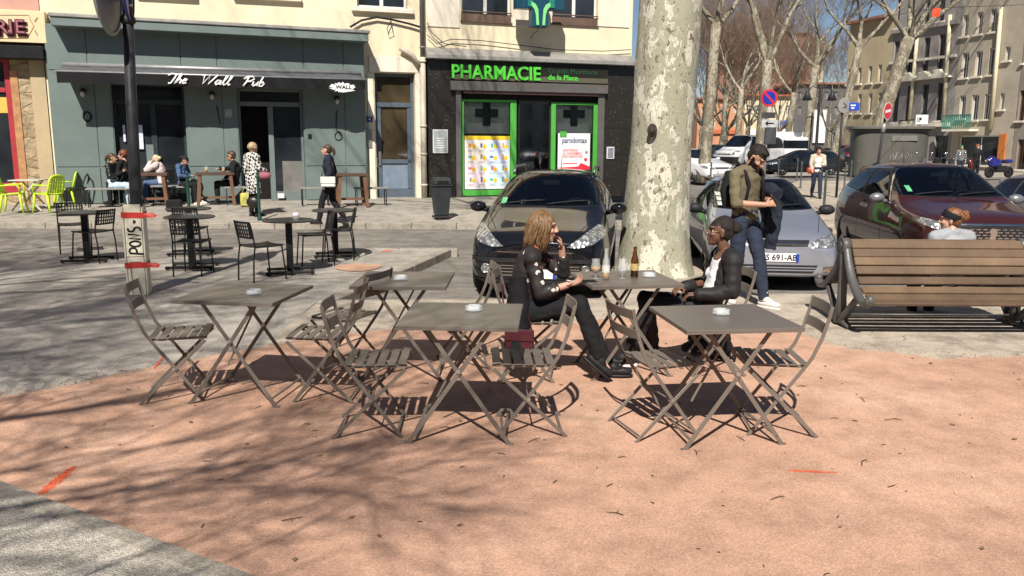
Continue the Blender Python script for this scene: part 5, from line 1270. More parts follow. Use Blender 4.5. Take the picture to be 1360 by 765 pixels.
# ---------------------------------------------------------------- folding steel tables and chairs
M_TAUPE = pm('taupe_steel', (0.150, 0.127, 0.107), 0.42, 0.10, 3.0, 0.03, 90, dirt=0.15)
M_TOP = pm('taupe_tabletop', (0.140, 0.120, 0.104), 0.38, 0.10, 2.2, 0.02, 120, dirt=0.22)
M_RIVET = pm('rivet_steel', (0.5, 0.48, 0.45), 0.35, 0.1, 5, metal=0.8)
CG = 'folding steel bistro chairs'; TGR = 'square folding steel bistro tables'
def make_chair():
    r = empty('folding_chair')
    hw = 0.19
    for s in (-1, 1):
        # back leg: backrest upright bending forward to the front foot
        y = s * hw
        pts = [(-0.285, 0.82), (-0.268, 0.74), (-0.235, 0.62), (-0.185, 0.50), (-0.12, 0.405), (0.0, 0.24), (0.175, 0.0)]
        q = MB(); vs = []; n = len(pts); wd = 0.011; th = 0.0035
        for i, (x, z) in enumerate(pts):
            a = Vector(pts[max(0, i - 1)]); b_ = Vector(pts[min(n - 1, i + 1)]); d = (b_ - a).normalized(); nn = Vector((-d.y, d.x))
            for sg, ty in ((-1, -th), (1, -th), (1, th), (-1, th)): vs.append((x + nn.x * wd * sg, y + ty, z + nn.y * wd * sg))
        fs = [(0, 1, 2, 3), tuple((n - 1) * 4 + k for k in (3, 2, 1, 0))]
        for i in range(n - 1):
            for k in range(4): fs.append((i * 4 + k, i * 4 + (k + 1) % 4, (i + 1) * 4 + (k + 1) % 4, (i + 1) * 4 + k))
        q.add(vs, fs); q.build('side_bar', M_TAUPE, r, bev=0.0015)
        # crossing leg: seat front to rear foot, outside
        y2 = s * (hw + 0.011)
        q = MB(); q.bar((0.205, y2, 0.435), (-0.245, y2, 0.0), 0.022, 0.007, (0, 1, 0)); lg = q.build('leg', M_TAUPE, r, bev=0.0015)
        q = MB(); q.cyl((-0.01, y2 - s * 0.002, 0.24), (-0.01, y2 + s * 0.009, 0.24), 0.011, 10); q.build('rivet', M_RIVET, lg)
        # seat rail
        q = MB(); q.bar((-0.155, s * (hw - 0.012), 0.445), (0.215, s * (hw - 0.012), 0.452), 0.018, 0.006, (0, 1, 0)); q.build('seat_rail', M_TAUPE, r)
    for i in range(6):
        x = -0.145 + i * 0.066; q = MB(); q.box((x, 0, 0.458 + 0.004 * (i - 3) / 3 + (0.006 if i in (0, 5) else 0)), (0.05, 2 * hw + 0.012, 0.006), Matrix.Rotation(0.10 * (1 if i == 5 else (-1 if i == 0 else 0)), 3, 'Y')); q.build('seat_slat', M_TAUPE, r, bev=0.002)
    for z, x in ((0.785, -0.288), (0.665, -0.262)):
        q = MB(); vs = []; n = 8; tl = 0.26
        for i in range(n + 1):
            t = i / n; yy = -hw - 0.008 + (2 * hw + 0.016) * t; bow = -0.028 * (1 - (2 * t - 1) ** 2)
            for dz in (-0.03, 0.03):
                for dx in (0.004, -0.004): vs.append((x + bow + dx - dz * tl + (0.012), yy, z + dz))
        fs = []
        for i in range(n):
            o = i * 4; p = o + 4
            fs += [(o, o + 2, p + 2, p), (o + 1, p + 1, p + 3, o + 3), (o, p, p + 1, o + 1), (o + 2, o + 3, p + 3, p + 2)]
        fs += [(0, 1, 3, 2), (n * 4, n * 4 + 2, n * 4 + 3, n * 4 + 1)]
        q.add(vs, fs); q.build('back_slat', M_TAUPE, r, bev=0.0015)
    for x, w in ((-0.215, hw + 0.011), (0.15, hw)):
        z = 0.03 if x < 0 else 0.034; q = MB(); q.bar((x, -w, z), (x, w, z), 0.014, 0.007, (0, 0, 1)); q.build('foot_bar', M_TAUPE, r)
    q = MB(); q.cyl((-0.01, -hw, 0.24), (-0.01, hw, 0.24), 0.005, 8); q.build('pivot_rod', M_TAUPE, r)
    return r
CH0 = [None]
def chair_at(x, y, rz, label):
    if CH0[0] is None: CH0[0] = make_chair(); o = CH0[0]
    else: o = copy_tree(CH0[0])
    o.location = (x, y, 0.014); o.rotation_euler = (0, 0, rz); o.name = 'folding_chair'
    return tag(o, label, 'chair', CG)
def chair_feet(rear, front, label, da=0.0):
    a = Vector(G(*rear, 0.014)); b_ = Vector(G(*front, 0.014)); d = (b_ - a).normalized(); n_ = Vector((-d.y, d.x))
    if n_.y < 0: n_ = -n_
    c = (a + b_) / 2 + n_ * 0.2 + d * 0.035
    return chair_at(c.x, c.y, math.atan2(d.y, d.x) + da, label)
chair_feet((185, 538), (272, 533), 'leftmost folding chair, on the left side of the leftmost square table, facing it')
chair_feet((466, 536), (393, 535), 'folding chair on the right side of the leftmost square table, back towards the other chairs')
chair_feet((437, 583), (538, 582), 'front folding chair on the left of the middle front table, its seat in full sun')
_c = G(463, 421, 0.45); chair_at(_c[0], _c[1], R(158), 'folding chair with back leaning right, left of the back square table')
_c = G(655, 353, 0.82); chair_at(_c[0] - 0.28, _c[1] + 0.0, R(186), 'folding chair right of the back square table, its back seen against the black car bumper')
chair_feet((752, 580), (662, 581), 'front folding chair on the right of the middle front table below the seated blonde woman')
chair_feet((834, 585), (922, 581), 'folding chair on the left side of the right front table, turned away from the viewer', R(10))
chair_feet((1085, 580), (999, 580), 'rightmost folding chair, right of the right front table near the bench', R(-4))
W1 = (0.16, 6.22); W2 = (1.56, 6.40)
chair_at(W1[0], W1[1], R(-6), 'folding chair under the blonde woman in the flowered blouse')
chair_at(W2[0], W2[1], R(183), 'folding chair under the woman in a white top and black jacket')

def make_table():
    r = empty('folding_table'); h = 0.74; S = 0.355
    q = MB(); q.box((0, 0, h - 0.004), (2 * S, 2 * S, 0.008)); 
    for sx in (-1, 1):
        q.box((sx * (S - 0.003), 0, h - 0.017), (0.006, 2 * S, 0.018)); q.box((0, sx * (S - 0.003), h - 0.017), (2 * S - 0.012, 0.006, 0.018))
    q.build('tabletop', M_TOP, r, bev=0.002)
    for sy in (-1, 1):
        for sx in (-1, 1):
            y = sy * (0.27 if sx > 0 else 0.258)
            q = MB(); q.bar((sx * 0.20, y, h - 0.02), (-sx * 0.305, y, 0.0), 0.026, 0.008, (0, 1, 0)); lg = q.build('leg', M_TAUPE, r, bev=0.0015)
            q = MB(); q.box((-sx * 0.305, y, 0.004), (0.05, 0.018, 0.008)); q.build('foot_pad', M_TAUPE, lg)
        q = MB(); q.cyl((0.0, sy * 0.25, 0.45), (0.0, sy * 0.281, 0.45), 0.013, 10); q.build('rivet', M_RIVET, r)
    for sx in (-1, 1):
        q = MB(); q.bar((sx * 0.20, -0.262, h - 0.03), (sx * 0.20, 0.262, h - 0.03), 0.02, 0.008, (0, 0, 1)); q.build('cross_bar', M_TAUPE, r); q = MB(); q.bar((sx * 0.27, -0.262, 0.055), (sx * 0.27, 0.262, 0.055), 0.016, 0.008, (0, 0, 1)); q.build('cross_bar', M_TAUPE, r)
    q = MB(); q.bar((0.10, 0.02, h - 0.03), (-0.17, 0.02, 0.2), 0.014, 0.006, (0, 1, 0)); q.build('stay', M_TAUPE, r)
    return r
T0 = make_table()
TABS = {}
for i, (x, y, a, lb) in enumerate(((-1.865, 5.70, -8, 'leftmost square folding table with a lone ashtray, between two folding chairs'),
                                   (-0.83, 6.31, -1, 'square folding table at the back left, in front of the raised kerb'),
                                   (-0.30, 4.99, -3, 'square folding table in the middle front, closest to the viewer at the centre'),
                                   (0.88, 6.40, 10, 'square folding table holding the beer bottles between the two seated women'),
                                   (1.29, 4.96, 8, 'square folding table at the right front with an ashtray and bare top'))):
    t = T0 if i == 0 else copy_tree(T0); t.name = 'folding_table'; t.location = (x, y, 0.014); t.rotation_euler = (0, 0, R(a)); tag(t, lb, 'table', TGR); TABS[i] = t
TT = 0.014 + 0.74

def glass_real(name, col=(1, 1, 1), rough=0.02):
    m, nt, b = new_mat(name); b.inputs['Base Color'].default_value = (*col, 1); b.inputs['Transmission Weight'].default_value = 1.0
    n = nt.add('ShaderNodeTexNoise', Scale=30.0); nt.link(coords(nt), n.inputs['Vector']); r_ = ramp(nt, n.outputs['Fac'], [(0.3, rough), (0.7, rough + 0.03)]); nt.link(r_.outputs[0], b.inputs['Roughness'])
    b.inputs['IOR'].default_value = 1.45; return m
def thin_glass(name, tint, refl=0.05):
    m, nt, b = new_mat(name); tr = nt.add('ShaderNodeBsdfTransparent'); gl = nt.add('ShaderNodeBsdfGlossy'); gl.inputs['Roughness'].default_value = 0.03
    n = nt.add('ShaderNodeTexNoise', Scale=40.0); nt.link(coords(nt), n.inputs['Vector']); r_ = ramp(nt, n.outputs['Fac'], [(0.2, tuple(c * 0.9 for c in tint)), (0.8, tint)]); nt.link(r_.outputs[0], tr.inputs[0])
    lw = nt.add('ShaderNodeLayerWeight', Blend=0.35); mr = nt.add('ShaderNodeMapRange'); mr.inputs[3].default_value = refl; mr.inputs[4].default_value = 0.85; nt.link(lw.outputs['Fresnel'], mr.inputs[0])
    mx = nt.add('ShaderNodeMixShader'); nt.link(mr.outputs[0], mx.inputs[0]); nt.link(tr.outputs[0], mx.inputs[1]); nt.link(gl.outputs[0], mx.inputs[2]); nt.link(mx.outputs[0], nt.n['Material Output'].inputs[0]); return m
M_GL = thin_glass('clear_glass', (0.93, 0.95, 0.95)); M_BROWNG = thin_glass('amber_bottle_glass', (0.86, 0.62, 0.28))
def milky(name, a):
    m = pm(name, (0.72, 0.75, 0.77), 0.08, 0.06, 30); m.node_tree.nodes['Principled BSDF'].inputs['Alpha'].default_value = a; return m
M_PRESS = milky('pressed_glass', 0.42); M_GL = milky('clear_glass_wall', 0.16)
def ashtray(px, py, label):
    x, y = G(px, py, TT); r = empty('ashtray', (x, y, TT), 0, label, 'ashtray', 'glass ashtrays on the folding tables')
    q = MB(); q.lathe([(0.0, 0.0), (0.048, 0.0), (0.055, 0.008), (0.053, 0.034), (0.046, 0.036), (0.040, 0.012), (0.0, 0.009)], 8, smooth=False); q.build('bowl', M_PRESS, r)
    q = MB(); q.cyl((-0.02, 0.0, 0.012), (0.018, 0.012, 0.014), 0.004, 6); q.build('cigarette_end', pm('cigarette_paper', (0.7, 0.66, 0.6), 0.8, 0.1, 9), r)
ashtray(337, 391, 'glass ashtray on the leftmost folding table'); ashtray(532, 372, 'glass ashtray on the back left folding table'); ashtray(629, 413, 'glass ashtray on the middle front folding table'); ashtray(958, 418, 'glass ashtray on the right front folding table'); ashtray(862, 368, 'glass ashtray at the right edge of the table with the beer bottles')

def bottle(px, py, label, gm, lm):
    x, y = G(px, py, TT); r = empty('beer_bottle', (x, y, TT + 0.0005), 0, label, 'bottle', 'beer bottles on the table of the two women')
    q = MB(); q.lathe([(0.0, 0.0), (0.029, 0.0), (0.0305, 0.006), (0.0305, 0.125), (0.027, 0.15), (0.016, 0.18), (0.013, 0.225), (0.0145, 0.228), (0.0145, 0.238), (0.011, 0.24), (0.010, 0.22), (0.013, 0.178), (0.024, 0.148), (0.0275, 0.125), (0.0275, 0.008), (0.0, 0.006)], 20); q.build('glass', gm, r)
    q = MB(); q.lathe([(0.0, 0.0075), (0.027, 0.0085), (0.027, 0.06), (0.0, 0.06)], 18); q.build('beer', pm('beer_liquid', (0.62, 0.30, 0.035), 0.1, 0.1, 5), r)
    q = MB(); q.lathe([(0.0312, 0.055), (0.0312, 0.11)], 20); q.build('label', lm, r)
bottle(804.5, 371, 'clear beer bottle with white label beside the tulip glass', M_GL, pm('bottle_label', (0.66, 0.64, 0.58), 0.6, 0.2, 40))
bottle(842.5, 368, 'amber beer bottle standing at the right, closest to the seated woman in white', M_BROWNG, pm('bottle_label_yellow', (0.55, 0.40, 0.16), 0.6, 0.2, 40))
def tulip(px, py, label, fill):
    x, y = G(px, py, TT); r = empty('beer_glass', (x, y, TT + 0.0005), 0, label, 'glass')
    q = MB(); q.lathe([(0, 0), (0.032, 0.0), (0.030, 0.004), (0.008, 0.010), (0.006, 0.03), (0.022, 0.045), (0.040, 0.075), (0.039, 0.10), (0.030, 0.135), (0.033, 0.155), (0.0315, 0.155), (0.0285, 0.134), (0.037, 0.10), (0.038, 0.076), (0.020, 0.047), (0.0, 0.04)], 22); q.build('bowl', M_GL, r)
    if fill:
        q = MB(); q.lathe([(0, 0.043), (0.019, 0.049), (0.0355, 0.077), (0.036, 0.092), (0, 0.092)], 20); q.build('beer', pm('beer_liquid', (0, 0, 0)), r)
tulip(791, 370, 'tulip shaped beer glass half full of golden beer', True); tulip(826.5, 370, 'empty stemmed tulip glass between the two bottles', False)
def phone():
    x, y = G(780, 374, TT); r = empty('phone', (x, y, TT + 0.0005), R(14), 'dark phone lying on the table near the blonde woman', 'phone')
    q = MB(); q.box((0, 0, 0.004), (0.14, 0.07, 0.008)); q.build('body', M_BLACK, r, bev=0.003); q = MB(); q.box((0, 0, 0.0086), (0.128, 0.062, 0.0008)); q.build('screen', M_GLASS, r)
phone()

# ---------------------------------------------------------------- black cafe tables and chairs
M_BPL = pm('black_plastic', (0.018, 0.018, 0.019), 0.45, 0.2, 6)
M_BTOP = pm('dark_round_top', (0.040, 0.038, 0.037), 0.28, 0.2, 5)
def make_black_chair():
    r = empty('cafe_chair'); hw = 0.185
    for s in (-1, 1):
        q = MB(); q.tube([(-0.25, s * hw, 0), (-0.235, s * hw, 0.3), (-0.21, s * hw, 0.46), (-0.235, s * hw, 0.62), (-0.26, s * hw, 0.73), (-0.262, s * (hw - 0.02), 0.765), (-0.263, s * (hw - 0.06), 0.772)], 0.0105, 8); q.build('back_leg', M_BPL, r)
        q = MB(); q.tube([(0.22, s * (hw + 0.01), 0), (0.20, s * hw, 0.25), (0.185, s * (hw - 0.01), 0.44), (0.15, s * (hw - 0.01), 0.452), (-0.20, s * hw, 0.452)], 0.0105, 8); q.build('front_leg', M_BPL, r)
    q = MB(); n = 7; vs = []
    for i in range(n + 1):
        for j in range(n + 1):
            u = i / n * 2 - 1; v = j / n * 2 - 1; vs.append((u * 0.2, v * 0.195, 0.458 + 0.012 * (u * u + v * v) - 0.012))
    q.add(vs, [(i * (n + 1) + j, (i + 1) * (n + 1) + j, (i + 1) * (n + 1) + j + 1, i * (n + 1) + j + 1) for i in range(n) for j in range(n)], 0, True); o = q.build('seat', M_BPL, r); md = o.modifiers.new('t', 'SOLIDIFY'); md.thickness = 0.016
    # pierced back: rows of square holes
    q = MB(); z0, z1 = 0.575, 0.77; NX, NZ = 9, 4
    def pt(y, z): return (-0.235 - 0.028 * (z - 0.6) / 0.15 - 0.03 * (1 - (y / 0.2) ** 2), y, z)
    W = 0.193
    def rect(ya, yb, za, zb):
        vs = [pt(ya, za), pt(yb, za), pt(yb, zb), pt(ya, zb)]; vs += [(x - 0.009, y, z) for x, y, z in vs]; q.add(vs, [(0, 1, 2, 3), (7, 6, 5, 4), (0, 4, 5, 1), (1, 5, 6, 2), (2, 6, 7, 3), (3, 7, 4, 0)])
    for k in range(NZ + 1):
        zc = z0 + (z1 - z0) * k / NZ; h = 0.013 if k in (0, NZ) else 0.008
        for i in range(12): rect(-W + 2 * W * i / 12, -W + 2 * W * (i + 1) / 12, zc - h, zc + h)
    for i in range(NX + 1):
        yc = -W + 2 * W * i / NX; h = 0.012 if i in (0, NX) else 0.008; yc = max(-W + h, min(W - h, yc))
        for k in range(NZ): rect(yc - h, yc + h, z0 + (z1 - z0) * k / NZ + 0.008, z0 + (z1 - z0) * (k + 1) / NZ - 0.008)
    q.build('backrest', M_BPL, r)
    return r
BC = make_black_chair()
BCH = [((126, 347), 165, 'black cafe chair in front of the leftmost round table, its pierced back to the right'),
       ((98, 335), -60, 'black cafe chair mostly hidden behind the leftmost round table'),
       ((258, 364), 92, 'black cafe chair with pierced back tucked in before the front middle round table'),
       ((257, 341), 92, 'black cafe chair standing between the two middle round tables'),
       ((350, 371), 48, 'black cafe chair left of the round table with the ashtray, seen from behind'),
       ((418, 352), 205, 'black cafe chair right of the round table with the ashtray, facing left'),
       ((449, 344), 188, 'black cafe chair furthest right by the round table under the white bag')]
for i, (p, a, lb) in enumerate(BCH):
    o = BC if i == 0 else copy_tree(BC); x, y = G(*p, 0.006); o.location = (x, y, gz(x, y)); o.rotation_euler = (0, 0, R(a)); o.name = 'cafe_chair'; tag(o, lb, 'chair', 'black cafe chairs')
def make_round():
    r = empty('cafe_table'); q = MB(); q.lathe([(0, 0.715), (0.335, 0.715), (0.345, 0.72), (0.345, 0.735), (0.335, 0.74), (0, 0.74)], 40, smooth=False); q.build('tabletop', M_BTOP, r)
    q = MB(); q.bb((-0.045, -0.045, 0.03), (0.045, 0.045, 0.715)); q.bb((-0.13, -0.13, 0.70), (0.13, 0.13, 0.7145)); q.build('column', M_BPL, r, bev=0.006)
    q = MB()
    for s in (-1, 1): q.bb((-0.32, s * 0.20 - 0.025, 0.02), (0.32, s * 0.20 + 0.025, 0.055))
    q.bb((-0.03, -0.174, 0.022), (0.03, 0.174, 0.053))
    for s in (-1, 1):
        for t in (-1, 1): q.cyl((s * 0.29, t * 0.2, 0.0), (s * 0.29, t * 0.2, 0.019), 0.022, 8)
    q.build('base', M_BPL, r, bev=0.006)
    return r
RT = make_round()
for i, (p, a, lb) in enumerate((((117, 347), 12, 'leftmost round black cafe table with two chairs'), ((256, 356), 8, 'front middle round black cafe table'), ((254, 338), 10, 'rear middle round black cafe table nearest the kerb'), ((386, 363), 14, 'round black cafe table carrying a white ashtray, right of the long chair shadows'), ((446, 341), 10, 'rearmost right round black cafe table under the walking woman'))):
    o = RT if i == 0 else copy_tree(RT); x, y = G(*p, 0.006); o.location = (x, y, gz(x, y)); o.rotation_euler = (0, 0, R(a)); o.name = 'cafe_table'; tag(o, lb, 'table', 'round black cafe tables')
def small_ash(px, py, lab, lw=True):
    x, y = G(px, py, 0.75); r = empty('ashtray', (x, y, 0.006 + 0.7405), 0, lab, 'ashtray')
    q = MB(); q.lathe([(0, 0), (0.055, 0), (0.05, 0.03), (0.03, 0.055), (0.025, 0.055), (0.04, 0.025), (0.0, 0.01)], 12); q.build('bowl', pm('white_ceramic', (0.6, 0.6, 0.58), 0.3, 0.05, 5), r)
small_ash(393, 287, 'white ashtray on the round cafe table at the right'); 
def paper_holder(px, py, lab):
    x, y = G(px, py, 0.75); r = empty('clear_tray', (x, y, 0.006 + 0.7405), 0.3, lab, 'tray')
    q = MB(); q.prism([(-0.09, -0.06), (0.09, -0.06), (0.09, 0.06), (-0.09, 0.06)], 0, 0.006); q.tube([(-0.09, -0.06, 0.02), (0.09, -0.06, 0.02), (0.09, 0.06, 0.02), (-0.09, 0.06, 0.02), (-0.09, -0.06, 0.02)], 0.006, 6); q.build('tray', M_GL, r)
paper_holder(252, 285, 'small glass tray on the front middle round cafe table'); 

# ---------------------------------------------------------------- double park bench
def bench():
    # profile of one seat side (x = distance from the spine, z): concave back flowing into the seat
    p0 = P(1128, 319, 8.18); xl = p0.x; xr = P(1347, 319, 8.18).x
    yc = 8.15
    r = empty('park_bench', (xl, yc, 0.006), 0, 'double sided park bench with brown wooden slats and grey cast iron ends', 'bench')
    L = xr - xl + 0.06
    prof = [(-0.055, 0.815), (-0.10, 0.735), (-0.15, 0.66), (-0.205, 0.58), (-0.275, 0.49), (-0.375, 0.415), (-0.485, 0.365), (-0.585, 0.335)]   # y (towards viewer negative), z
    wood = [pm('bench_wood_%s' % n, c, 0.7, 0.35, 2.5, 0.2, 25, dirt=0.7) for n, c in (('a', (0.125, 0.078, 0.043)), ('b', (0.155, 0.098, 0.054)), ('c', (0.105, 0.064, 0.036)))]
    for sd in (1, -1):
        pts = [Vector((y * sd, z)) for y, z in prof]
        for i in range(8):
            y, z = prof[i]; y *= sd
            j0 = max(0, i - 1); j1 = min(7, i + 1); d = Vector(((prof[j1][0] - prof[j0][0]) * sd, prof[j1][1] - prof[j0][1])).normalized()
            ang = math.atan2(d.y, d.x)
            q = MB(); x0 = -0.02; q.box(((x0 + L) / 2 - 0.01, y, z), (L - 0.02, 0.088, 0.030), Matrix.Rotation(ang, 3, 'X')); q.build('slat', wood[(i * 2 + (sd < 0)) % 3], r, bev=0.006)
    iron = pm('bench_iron', (0.085, 0.083, 0.08), 0.42, 0.15, 6, 0.1, 40)
    for xe in (-0.045, L + 0.005):
        e = MB()
        for sd in (1, -1):
            # S rail under the slats ending in a rolled curl
            rail = [(-0.02, 0.86), (-0.035, 0.80), (-0.085, 0.70), (-0.145, 0.60), (-0.21, 0.515), (-0.28, 0.455), (-0.38, 0.38), (-0.48, 0.335), (-0.575, 0.325), (-0.64, 0.355), (-0.66, 0.40)]
            e.tube([(xe, y * sd, z - 0.015) for y, z in rail], [0.026, 0.03, 0.032, 0.034, 0.036, 0.038, 0.036, 0.034, 0.036, 0.038, 0.03], 8, flat=1.3)
            e.ball((xe, -0.645 * sd, 0.37), (0.04, 0.045, 0.045), 10, 6)
            # strut from the seat to the foot
            e.tube([(xe, -0.40 * sd, 0.36), (xe, -0.26 * sd, 0.24), (xe, -0.12 * sd, 0.12), (xe, -0.05 * sd, 0.05)], [0.03, 0.032, 0.04, 0.05], 8, flat=1.1)
            e.tube([(xe, -0.03 * sd, 0.06), (xe, -0.16 * sd, 0.035), (xe, -0.24 * sd, 0.02)], [0.05, 0.035, 0.025], 8, flat=0.8)
        e.tube([(xe, 0, 0.02), (xe, 0, 0.3), (xe, 0, 0.60), (xe, 0, 0.80)], [0.062, 0.045, 0.045, 0.05], 10)
        e.cyl((xe - 0.05, 0, 0.80), (xe + 0.03, 0, 0.80), 0.075, 18); e.cyl((xe - 0.062, 0, 0.80), (xe - 0.05, 0, 0.80), 0.04, 14)
        e.build('iron_end', iron, r)
    q = MB(); q.cyl((0, 0.0, 0.10), (L - 0.05, 0.0, 0.10), 0.012, 8); q.build('tie_rod', iron, r)
bench()

# ---------------------------------------------------------------- pub terrace: high wooden tables, benches, yellow chairs
M_WOOD = pm('terrace_wood', (0.085, 0.042, 0.025), 0.55, 0.25, 3, 0.1, 20)
M_WOODL = pm('terrace_leg_wood', (0.15, 0.072, 0.038), 0.6, 0.2, 3)
M_BENCHG = pm('grey_bench_top', (0.22, 0.215, 0.20), 0.7, 0.15, 4)
def wood_table(px, py, label, L=0.95, W=0.7, h=0.83, rz=None):
    x, y = G(px, py, PZ); r = empty('wooden_table', (x, y, PZ), FANG if rz is None else rz, label, 'table', 'wooden terrace tables of the pub')
    q = MB(); q.bb((-L / 2, -W / 2, h - 0.06), (L / 2, W / 2, h)); q.build('tabletop', M_WOOD, r, bev=0.006)
    for sx in (-1, 1):
        for sy in (-1, 1):
            q = MB(); q.bar((sx * (L / 2 - 0.10), sy * (W / 2 - 0.06), h - 0.06), (sx * (L / 2 - 0.04), sy * (W / 2 - 0.04), 0), 0.08, 0.07, (0, 1, 0)); q.build('leg', M_WOODL, r)
    q = MB(); q.bb((-L / 2 + 0.09, -0.03, 0.16), (L / 2 - 0.09, 0.03, 0.22)); q.build('stretcher', M_WOODL, r)
def seat_bench(px, py, label, L=0.9, h=0.47):
    x, y = G(px, py, PZ); r = empty('bench', (x, y, PZ), FANG, label, 'bench', 'low grey benches of the pub terrace')
    q = MB(); q.bb((-L / 2, -0.17, h - 0.04), (L / 2, 0.17, h)); q.build('seat', M_BENCHG, r, bev=0.006)
    for sx in (-1, 1):
        q = MB(); x_ = sx * (L / 2 - 0.05); q.tube([(x_, -0.14, 0), (x_, -0.14, h - 0.05), (x_, 0.14, h - 0.05), (x_, 0.14, 0)], 0.014, 6); q.tube([(x_, -0.14, 0.12), (x_, 0.14, 0.12)], 0.01, 6); q.build('leg', M_BPL, r)
wood_table(203, 274, 'wooden pub table between the black jacket and the blonde woman', 0.8)
wood_table(288, 272, 'wooden pub table with beer glasses left of the man in sunglasses', 0.95)
wood_table(467, 274, 'wooden pub table half hidden behind the walking woman', 0.8)
seat_bench(146, 275, 'low grey bench under the woman in the leather jacket', 1.0); seat_bench(222, 270, 'low grey bench under the blonde woman in pale pink', 0.75); seat_bench(249, 271, 'low grey bench under the woman in the denim jacket', 0.7)
seat_bench(318, 272, 'low grey bench under the man in sunglasses', 0.7); seat_bench(419, 273, 'low grey bench just left of the walking woman', 0.75); seat_bench(493, 273, 'low grey bench at the right end below the house number', 0.85)
def pub_glass(px, py, lab):
    Y = 21.6; p = P(px, py, Y); r = empty('beer_glass', (p.x, G(288, 272, PZ)[1] + (px - 288) * 0.004, PZ + 0.8305), 0, lab, 'glass')
    q = MB(); q.lathe([(0, 0), (0.035, 0), (0.042, 0.15), (0.039, 0.15), (0.032, 0.01), (0, 0.008)], 12); q.build('bowl', M_GL, r); q = MB(); q.lathe([(0, 0.009), (0.031, 0.011), (0.036, 0.09), (0, 0.09)], 12); q.build('beer', pm('beer_liquid', (0, 0, 0)), r)
pub_glass(277, 226, 'beer glass at the middle of the pub table'); pub_glass(298, 226, 'beer glass in front of the man in sunglasses')
M_YEL = pm('lime_yellow_plastic', (0.50, 0.70, 0.025), 0.4, 0.06, 4)
def plastic_chair(proto=None):
    r = empty('plastic_chair')
    q = MB(); n = 8; vs = []
    for i in range(n + 1):
        for j in range(n + 1):
            u = i / n; v = j / n * 2 - 1; vs.append((-0.2 + 0.42 * u, v * (0.21 + 0.02 * u), 0.43 + 0.03 * u * u + 0.012 * v * v))
    q.add(vs, [(i * (n + 1) + j, (i + 1) * (n + 1) + j, (i + 1) * (n + 1) + j + 1, i * (n + 1) + j + 1) for i in range(n) for j in range(n)], 0, True); o = q.build('seat', M_YEL, r); o.modifiers.new('t', 'SOLIDIFY').thickness = 0.02
    for sx, sy in ((-1, -1), (-1, 1), (1, -1), (1, 1)):
        q = MB(); q.tube([(sx * 0.18 + 0.01, sy * 0.20, 0.45), (sx * 0.21, sy * 0.22, 0.2), (sx * 0.245, sy * 0.235, 0)], [0.03, 0.027, 0.022], 6); q.build('leg', M_YEL, r)
    # back: frame hoop and vertical slats
    q = MB()
    def bp(t, y): return (-0.2 - 0.11 * t, y, 0.43 + 0.43 * t)
    hoop = [bp(0, -0.21), bp(0.4, -0.225), bp(0.8, -0.215), bp(0.95, -0.16), bp(1.0, -0.07), bp(1.0, 0.07), bp(0.95, 0.16), bp(0.8, 0.215), bp(0.4, 0.225), bp(0, 0.21)]
    q.tube(hoop, 0.022, 7)
    for k in range(-2, 3):
        y = k * 0.07; t1 = 0.98 - 0.02 * abs(k); q.bar(bp(0.05, y), bp(t1, y), 0.052, 0.010, (1, 0, 0))
    q.bar(bp(0.93, -0.17), bp(0.93, 0.17), 0.06, 0.01, (1, 0, 0)); q.build('backrest', M_YEL, r)
    for sy in (-1, 1):
        q = MB(); q.tube([bp(0.45, sy * 0.225), (-0.05, sy * 0.245, 0.64), (0.16, sy * 0.245, 0.645), (0.2, sy * 0.235, 0.60), (0.2, sy * 0.225, 0.46)], 0.019, 6); q.build('armrest', M_YEL, r)
    return r
PC = plastic_chair()
for i, (p, a, lb) in enumerate((((19, 274), 18, 'lime yellow plastic chair at the left, nearest the kerb'), ((33, 264), -70, 'lime yellow plastic chair behind the white folding table'), ((66, 274), 165, 'lime yellow plastic chair in front, right of the white folding table'), ((88, 266), 200, 'lime yellow plastic chair furthest right, beside the black chair'), ((2, 264), -20, 'lime yellow plastic chair cut by the left edge of the photo'))):
    o = PC if i == 0 else copy_tree(PC); x, y = G(p[0], p[1] + 8, PZ - 0.04); o.location = (x, y, PZ - 0.04); o.rotation_euler = (0, 0, R(a)); o.name = 'plastic_chair'; tag(o, lb, 'chair', 'lime yellow plastic chairs')
def white_table():
    x, y = G(41, 279, PZ - 0.04); r = empty('folding_table', (x, y, PZ - 0.04), R(10), 'small pale folding table among the lime yellow chairs', 'table'); m = pm('weathered_white', (0.50, 0.47, 0.40), 0.6, 0.1, 5)
    q = MB(); q.box((0, 0, 0.72), (0.68, 0.6, 0.025)); q.build('tabletop', m, r, bev=0.004)
    for sy in (-1, 1):
        for sx in (-1, 1): q = MB(); q.bar((sx * 0.25, sy * (0.25 - 0.008 * sx), 0.71), (-sx * 0.33, sy * (0.25 - 0.008 * sx), 0), 0.04, 0.014, (0, 1, 0)); q.build('leg', m, r)
white_table()
def black_arm_chair():
    x, y = G(103, 273, PZ - 0.02); r = empty('cafe_chair', (x, y, PZ - 0.02), R(190), 'black rounded tub chair at the right end of the yellow chairs', 'chair')
    q = MB(); q.tube([(0.2, -0.2, 0), (0.17, -0.2, 0.44), (-0.2, -0.2, 0.46), (-0.28, -0.15, 0.72), (-0.30, 0.0, 0.80), (-0.28, 0.15, 0.72), (-0.2, 0.2, 0.46), (0.17, 0.2, 0.44), (0.2, 0.2, 0)], 0.02, 7); q.build('frame', M_BPL, r)
    q = MB(); q.bb((-0.2, -0.19, 0.43), (0.19, 0.19, 0.47)); q.build('seat', M_BPL, r, bev=0.01)
    for s in (-1, 1): q = MB(); q.tube([(-0.2, s * 0.2, 0.45), (-0.26, s * 0.21, 0)], 0.018, 6); q.build('leg', M_BPL, r)
black_arm_chair()
